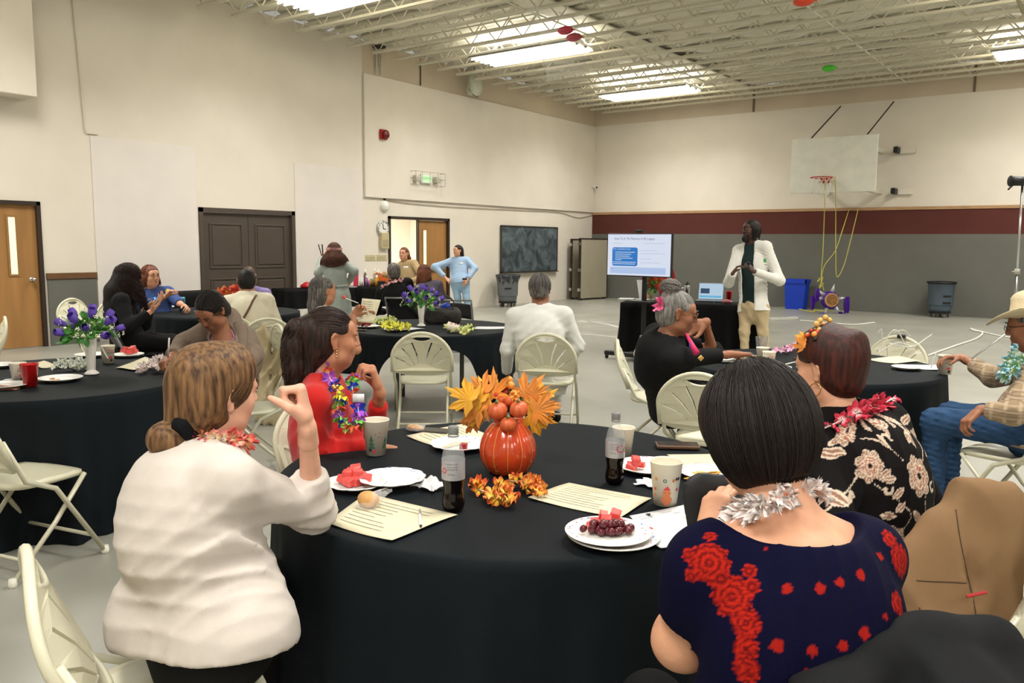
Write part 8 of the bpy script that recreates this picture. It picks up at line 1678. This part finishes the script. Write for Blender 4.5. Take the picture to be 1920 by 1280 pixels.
e = empty('recycling_bin', A(-6.38, 20.42, 0), label='bright blue plastic recycling bin against the grey wall', cat='recycling bin'); m_blu = mat('recycling_blue', rgb(14, 60, 190), .45)
q = MB(); lo = [(-.24, -.16), (.24, -.16), (.24, .16), (-.24, .16)]; V = [(x*.92, y*.92, 0) for x, y in lo]+[(x*1.06, y*1.06, .66) for x, y in lo]; q.add(V, [(3, 2, 1, 0), (0, 1, 5, 4), (1, 2, 6, 5), (2, 3, 7, 6), (3, 0, 4, 7)]); q.build('bin_body', m_blu, e); q = MB()
for a in ((-.275, -.19, .275, -.16), (-.275, .16, .275, .19), (-.275, -.19, -.25, .19), (.25, -.19, .275, .19)): q.box((a[0], a[1], .64), (a[2], a[3], .74))
q.build('bin_rim', m_blu, e)
# folded table-tennis style panels by the corner
def slab(P0, P1, z1, nm, label=None):
    P0, P1 = A(*P0, 0), A(*P1, 0); u = P1-P0; L = np.linalg.norm(u); u = u/L; v = A(-u[1], u[0], 0); Rm = np.c_[u, v, A(0, 0, 1)]; c = (P0+P1)/2; e = empty(nm, c, label=label, cat='partition panel')
    q = MB(); q.box((-L/2+.03, -.02, .05), (L/2-.03, .02, z1-.03)); q.xf(Rm); q.build('board', mat('tan_panel', rgb(164, 156, 136), .55, noise=.06, scale=2), e)
    q = MB(); q.box((-L/2, -.03, .03), (-L/2+.04, .03, z1)); q.box((L/2-.04, -.03, .03), (L/2, .03, z1)); q.box((-L/2, -.03, z1-.035), (L/2, .03, z1)); q.xf(Rm); q.build('edge_frame', m_frame, e)
    for z in (.25, .8, z1-.2): q = MB(); q.box((-L/2-.02, -.04, z), (-L/2+.03, .04, z+.08)); q.xf(Rm); q.build('latch', m_chrome, e)
    for x in (-L/2+.1, L/2-.1): q = MB(); q.tube([(x, -.02, .03), (x, .02, .03)], .03, 10); q.xf(Rm); q.build('caster', m_black, e)
    return e
b0 = on(1085, 563, 0); b1 = on(1137, 559.5, 0); slab(b0[:2], b1[:2], 1.72, 'partition_panel', 'nearer tall tan folding panel with dark edges in the far left corner')
b2 = on(1069, 561.5, 0); b3 = b2+(b1-b0)*.9+A(-.1, .1, 0); slab(b2[:2], (b2+nrm(b1-b0)*.8)[:2], 1.70, 'partition_panel', 'further tan folding panel, behind the nearer one and closer to the chalkboard')
# pinata with yellow ropes
PC = at(1556, 563, 18.9); e = empty('pinata', PC*[1, 1, 0], label='purple star pinata with silver spikes and fringe hanging in front of the grey wall', cat='pinata'); o_ = PC*[1, 1, 0]
m_pur2 = mat('purple_foil_paper', rgb(74, 22, 150), .35, noise=.3, scale=20, bump=.6, bscale=50); m_sil = mat('silver_card', rgb(206, 206, 214), .3, .5); m_yr = mat('yellow_rope', rgb(206, 200, 90), .7)
q = MB(); RF = np.c_[_r, _u, -CF]; rf = lambda mb: mb.xf(rot=RF, loc=PC-o_)
q = MB(); q.lathe([(0, .10), (.10, .10), (.19, .06), (.215, 0), (.19, -.06), (.1, -.1), (0, -.1)], 32, wob=lambda t, z: .03*np.sin(20*t)); rf(q).build('round_body', m_pur2, e, True)
q = MB(); q.lathe([(0, .115), (.14, .112), (.15, .10)], 32); rf(q).build('gold_disc', mat('gold_brown_print', rgb(150, 104, 50), .5, noise=.7, scale=40), e)
q = MB(); 
for i in range(22): a = i*2*PI/22; q.ell((.145*math.cos(a), .145*math.sin(a), .108), .022, 8, 6)
o = rf(q).build('gold_beads', mat('gold_bead', rgb(206, 160, 110), .4), e, True); o['kind'] = 'stuff'
for (a, L) in ((75, .40), (10, .40), (-50, .38), (-110, .34), (168, .42), (140, .40)):
    q = MB(); d = A(math.cos(R_(a)), math.sin(R_(a)), 0); q.tube([d*.19, d*L], [.055, .004], 14); rf(q).build('silver_spike', m_sil, e, True)
    if a != 75:
        q = MB(); tip = d*L; 
        rs = np.random.default_rng(a+200); fd = A(0, -1, 0) if a in (10, 140, 168) else A(.2 if a == -50 else -.9, -.12, 0)
        for k_ in range(14): b_ = tip+A(rs.uniform(-.04, .04), rs.uniform(-.02, .02), rs.uniform(-.03, .03)); l_ = (.36 if a == 10 else .30)*rs.uniform(.7, 1.05) if fd[1] == -1 else rs.uniform(.10, .22); q.tube(spline([b_, b_+fd*l_*.5+A(rs.uniform(-.03, .03), 0, .01), b_+fd*l_], 6), .018, 4)
        rf(q).build('foil_fringe', m_pur2, e)
def yrope(pts, label, r=.009): P_ = spline([at(*p_) for p_ in pts], 60); q = MB(); q.tube(P_, r, 6); tag(q.build('yellow_rope', m_yr, smooth=True), label, 'rope')
yrope([(1547, 335, 17.1), (1546, 392, 18.3), (1543, 470, 18.7), (1540, 520, 18.85), (1545, 545, 18.9)], 'yellow rope running from the rim straight down to the pinata, leftmost')
yrope([(1566, 330, 17.1), (1567, 392, 18.3), (1567, 470, 18.7), (1569, 518, 18.8), (1582, 498, 18.8), (1595, 450, 18.8), (1609, 392, 19.2)], 'yellow rope hanging in a long loop to the right of the pinata')
yrope([(1592, 392, 19.2), (1580, 430, 18.9), (1566, 470, 18.8), (1545, 500, 18.8), (1538, 540, 18.9)], 'yellow rope crossing diagonally down to the pinata')
yrope([(1537, 520, 18.9), (1533, 528, 18.9), (1543, 520, 18.9), (1536, 540, 18.9), (1545, 530, 18.9)], 'small bunch of yellow rope tied above the pinata')
P_ = spline([(*on(x, y)[:2], .012) for x, y in ((1465, 577), (1490, 578), (1510, 583), (1530, 585), (1520, 580), (1545, 584), (1560, 582))], 50); q = MB(); q.tube(P_, .012, 6); tag(q.build('yellow_rope', m_yr, smooth=True), 'yellow rope end lying on the floor under the pinata', 'rope')
# light stand
e0 = on(1897, 678, 0); tp_ = at(1917, 345, 11.2); e = empty('light_stand', e0*[1, 1, 0], label='tall chrome light stand with a black lamp head at the right edge', cat='light stand'); o_ = e0*[1, 1, 0]; q = MB(); a_ = e0+A(0, 0, .12)-o_; b_ = tp_-o_
q.tube([a_, a_+(b_-a_)*.48], .022, 10); q.build('lower_tube', mat('dark_chrome', (.28, .28, .27, 1), .3, 1.), e, True); q = MB(); q.tube([a_+(b_-a_)*.48, b_], .015, 10); q.build('upper_tube', m_chrome, e, True)
for t in (.48, .32): q = MB(); c = a_+(b_-a_)*t; q.tube([c-A(0, 0, .04), c+A(0, 0, .04)], .034, 10); q.tube([c, c-_r*.07+A(0, 0, .0)], .012, 6); q.build('clamp', M['guard_grey'], e, True)
for a in (YAW+2.9, YAW+.6, YAW-1.4): q = MB(); d = A(math.cos(a), math.sin(a), 0); q.tube([a_+A(0, 0, .35), a_+d*.5-A(0, 0, .10)], .012, 6); q.build('leg', m_chrome, e, True)
q = MB(); c = b_+A(0, 0, .04); q.tube([c-_r*.16, c+_r*.12], .065, 14); q.tube([c-_r*.17, c-_r*.16], .075, 14); q.build('lamp_head', m_black, e, True); q = MB(); q.tube([c-_r*.14-_u*.06, c-_r*.2-_u*.12], .012, 6); q.build('lever', m_black, e, True)
# ---- coats over chairs
def raycast_pts_w(o, pix):
    from mathutils.bvhtree import BVHTree
    bv = BVHTree.FromPolygons([v.co+o.location for v in o.data.vertices], [list(f.vertices) for f in o.data.polygons]); out = []
    for x, y in pix:
        h_ = bv.ray_cast(Vector((0, 0, EYE)), Vector(nrm(CF+(x-960)/FPX*CR-(y-640)/FPX*CU))); out.append(h_[0])
    return out
def drape(name, prims, m, h, label, org, cat='coat', extra=None):
    V, Q = solid(prims, h); o = mesh_obj(name, V-org, Q, m, None, True, loc=org); tag(o, label, cat); return o
m_tan2 = cloth('tan_wool_coat', rgb(134, 105, 75), noise=.10, scale=6); cc = at(1800, 1030, 2.12)
u_ = nrm(_r); fo_ = folds(.009, [(nrm(_r+_u*.12), 3.2, .7, .3, None, 1), (nrm(_r-_u*.1), 2.1, .6, 1.9, None, 1)])
P_ = [cap(at(1760, 985, 2.12), at(1895, 955, 2.14), .055, .060, .05, (CF, .8)), cap(at(1845, 940, 2.13), at(1870, 1010, 2.13), .07, .09, .06, (CF, .7)),
      cap(at(1730, 1050, 2.10), at(1720, 1190, 2.06), .075, .085, .06, (CF, .6)), cap(at(1800, 1040, 2.09), at(1795, 1200, 2.05), .085, .095, .06, (CF, .6)), cap(at(1865, 1040, 2.12), at(1860, 1180, 2.08), .085, .080, .06, (CF, .6)), cap(at(1760, 1010, 2.11), at(1690, 1100, 2.08), .055, .06, .05, (CF, .6)), ellx(at(1848, 1090, 1.98), A(.045, .08, .085), RF, .03), fo_]
o = drape('coat', P_, m_tan2, .009, 'tan wool coat draped over the chair back at the right, behind the navy blouse', cc*[1, 1, 0])
for pl in ([(1718, 1088), (1750, 1090), (1780, 1091), (1812, 1093)], [(1724, 1138), (1724, 1160), (1725, 1185)], [(1792, 955), (1800, 1010), (1812, 1070), (1826, 1130), (1832, 1180)]):  # last path is no seam: a fold's shade drawn as a dark tube
    pl = [tuple(q_[:2]) for q_ in spline([(a_, b_, 0) for a_, b_ in pl], 16)]; r_ = [np.array(x) for x in raycast_pts_w(o, pl) if x is not None]
    if len(r_) > 1: q = MB(); q.tube([x-cc*[1, 1, 0]-CF*.0005 for x in r_], .0016, 5); q.build('seam_fold_shade', mat('coat_seam_fold_shade', rgb(74, 56, 38), .9), o)
q = MB(); q.tube([at(1812, 1118, 1.97)-cc*[1, 1, 0], at(1850, 1110, 1.965)-cc*[1, 1, 0]], .004, 6); q.build('red_tag', m_red, o)
cc = at(1740, 1240, 1.42); 
drape('jacket', [cap(at(1650, 1240, 1.40), at(1850, 1215, 1.46), .045, .055, .05, (CF, .8)), cap(at(1760, 1232, 1.42), at(1790, 1330, 1.36), .075, .11, .06), cap(at(1850, 1240, 1.45), at(1890, 1340, 1.40), .06, .09, .06), cap(at(1620, 1255, 1.38), at(1560, 1330, 1.30), .04, .07, .06), folds(.006, [(nrm(_r*.5+_u), 4.5, .9, .3, None, 1)])], cloth('black_wool', rgb(22, 23, 25), noise=.2), .009, 'black wool jacket over the chair back in the bottom right corner', cc*[1, 1, 0], 'jacket')
m_rc = cloth('beige_raincoat', rgb(186, 170, 136), noise=.08, scale=5); cc = at(515, 700, 7.1)
drape('raincoat', [cap(at(490, 622, 7.15), at(532, 650, 7.2), .05, .06, .06, (CF, .6)), cap(at(493, 640, 7.15), at(500, 770, 6.95), .06, .12, .06, (CF, .5)), cap(at(530, 655, 7.2), at(535, 700, 7.1), .07, .07, .06, (CF, .5)), cap(at(520, 660, 7.15), at(520, 780, 6.95), .06, .10, .06, (CF, .5)), cap(at(512, 700, 7.0), at(508, 770, 6.9), .03, .03, .01), folds(.016, [(_r, 6, .7, .3, None, 1), (nrm(_r-_u*.5), 5, .6, 2., None, 1)])], m_rc, .013, 'beige raincoat hanging off the cream fan-back chair behind the red cardigan', cc*[1, 1, 0])
m_sb = cloth('dark_bag_cloth', rgb(66, 60, 58)); 
# strings on the far chair
bc = on(1690, 640, .82); q = MB()
for k_ in range(6): a, b_ = rng.uniform(-.22, .22, 2); q.tube(spline([bc+_r*a+_u*rng.uniform(-.10, .10)-CF*.05, bc+_r*(a+b_)*.5+_u*rng.uniform(-.06, .10)-CF*.07, bc+_r*b_+_u*rng.uniform(-.10, .10)-CF*.05], 12), .004, 4)
o = q.build('string_bundle', m_rope); tag(o, 'pink-white strings wound over the back of the far chair at the right-hand table', 'string')
q = MB(); q.box((-.03, -.02, 0), (.03, .02, .03), .008, at_=at(1690, 634, 6.35)); q.build('string_clip', m_black, o)
# craft table goods
cz = .747; a0, a1 = on(650, 537, cz), on(770, 537, cz); back = A(-.25, .22, 0)
def bott(px, dd, r, h_, m, label, capm=None, nm='craft_bottle'):
    P = on(px, 537.5, cz)+back*dd; e = empty(nm, P, label=label, cat='bottle'); q = MB(); q.lathe([(0, 0), (r, 0), (r, h_*.7), (r*.45, h_*.82), (r*.4, h_*.85)], 14); q.build('body', m, e, True); q = MB(); q.lathe([(r*.5, h_*.85), (r*.5, h_), (0, h_)], 12); q.build('cap', capm or m_white, e, True)
col_ = lambda n_, c: mat('craft_'+n_, rgb(*c), .4)
cup(646, 534, 'red cup on the craft table, left of the girl\'s dress edge', .14, .04, .05, '', m=m_redc, name='plastic_cup', P=on(647, 537, cz)+back*.6, rot=0)
for (px, dd, r, h_, c, l) in ((678, .5, .035, .16, ('white', (214, 210, 204)), 'short white bottle right of the pink box on the craft table'), (686, .9, .03, .30, ('umber', (120, 100, 86)), 'tall brown-grey bottle on the craft table'), (688, .3, .03, .20, ('mauve', (150, 110, 150)), 'mauve bottle in front of the tall brown-grey bottle'), (697, .5, .035, .17, ('olive', (150, 130, 70)), 'olive bottle on the craft table'), (707, .3, .036, .20, ('amber', (196, 146, 40)), 'amber bottle with white cap beside the orange box'), (704, .9, .03, .32, ('clear', (190, 186, 176)), 'tall pale bottle behind the amber one'), (712, 1., .03, .30, ('grey', (170, 166, 160)), 'tall pale grey bottle beside the orange box'), (693, .2, .02, .14, ('pink', (200, 120, 150)), 'small pink bottle on the craft table')): bott(px, dd, r, h_, col_(*c), l)
for (px, dd, w_, h_, c, l, nm) in ((668, .6, .08, .24, ('rose', (196, 50, 80)), 'upright rose-pink box on the craft table', 'gift_box'), (719, .7, .20, .20, ('orange', (226, 106, 40)), 'bright orange box on the craft table beside the grey-haired person', 'gift_box'), (716, .3, .12, .10, ('black', (30, 30, 34)), 'black box in front of the orange box on the craft table', 'gift_box')):
    e = empty(nm, on(px, 537.5, cz)+back*dd, YAW, label=l, cat='box'); q = MB(); q.box((-w_/2, -.05, 0), (w_/2, .05, h_), .006); q.build('box_body', col_(*c), e); q = MB(); q.box((-w_/2-.004, -.054, h_-.03), (w_/2+.004, .054, h_), .004); q.build('box_lid', col_(*c), e)
for (px, dd, l) in ((655, .2, 'white paper on the craft table beside the red cup'), (660, .0, 'white scrap with thin wires on the craft table')):
    q = MB(); q.box((-.08, -.06, 0), (.08, .06, .006)); tag(q.build('paper_scrap', m_paperw, loc=on(px, 538.5, cz)+back*(dd+.3)), l, 'paper')
V, Q = solid([ell(A(0, 0, .03), A(.13, .09, .05), None, .03), ell(A(.02, 0, .06), A(.07, .06, .05), None, .03)], .012); tag(mesh_obj('red_hat', V, Q, m_red, None, True, loc=on(572, 541, cz)+A(-.15, .15, 0)), 'red knit hat lying on the black table by the double doors', 'hat')
S.cycles.use_adaptive_sampling = True; S.cycles.adaptive_threshold = .02; S.cycles.max_bounces = 6; S.cycles.diffuse_bounces = 3; S.cycles.glossy_bounces = 3; S.cycles.transmission_bounces = 4; S.cycles.transparent_max_bounces = 8
S.cycles.caustics_reflective = False; S.cycles.caustics_refractive = False
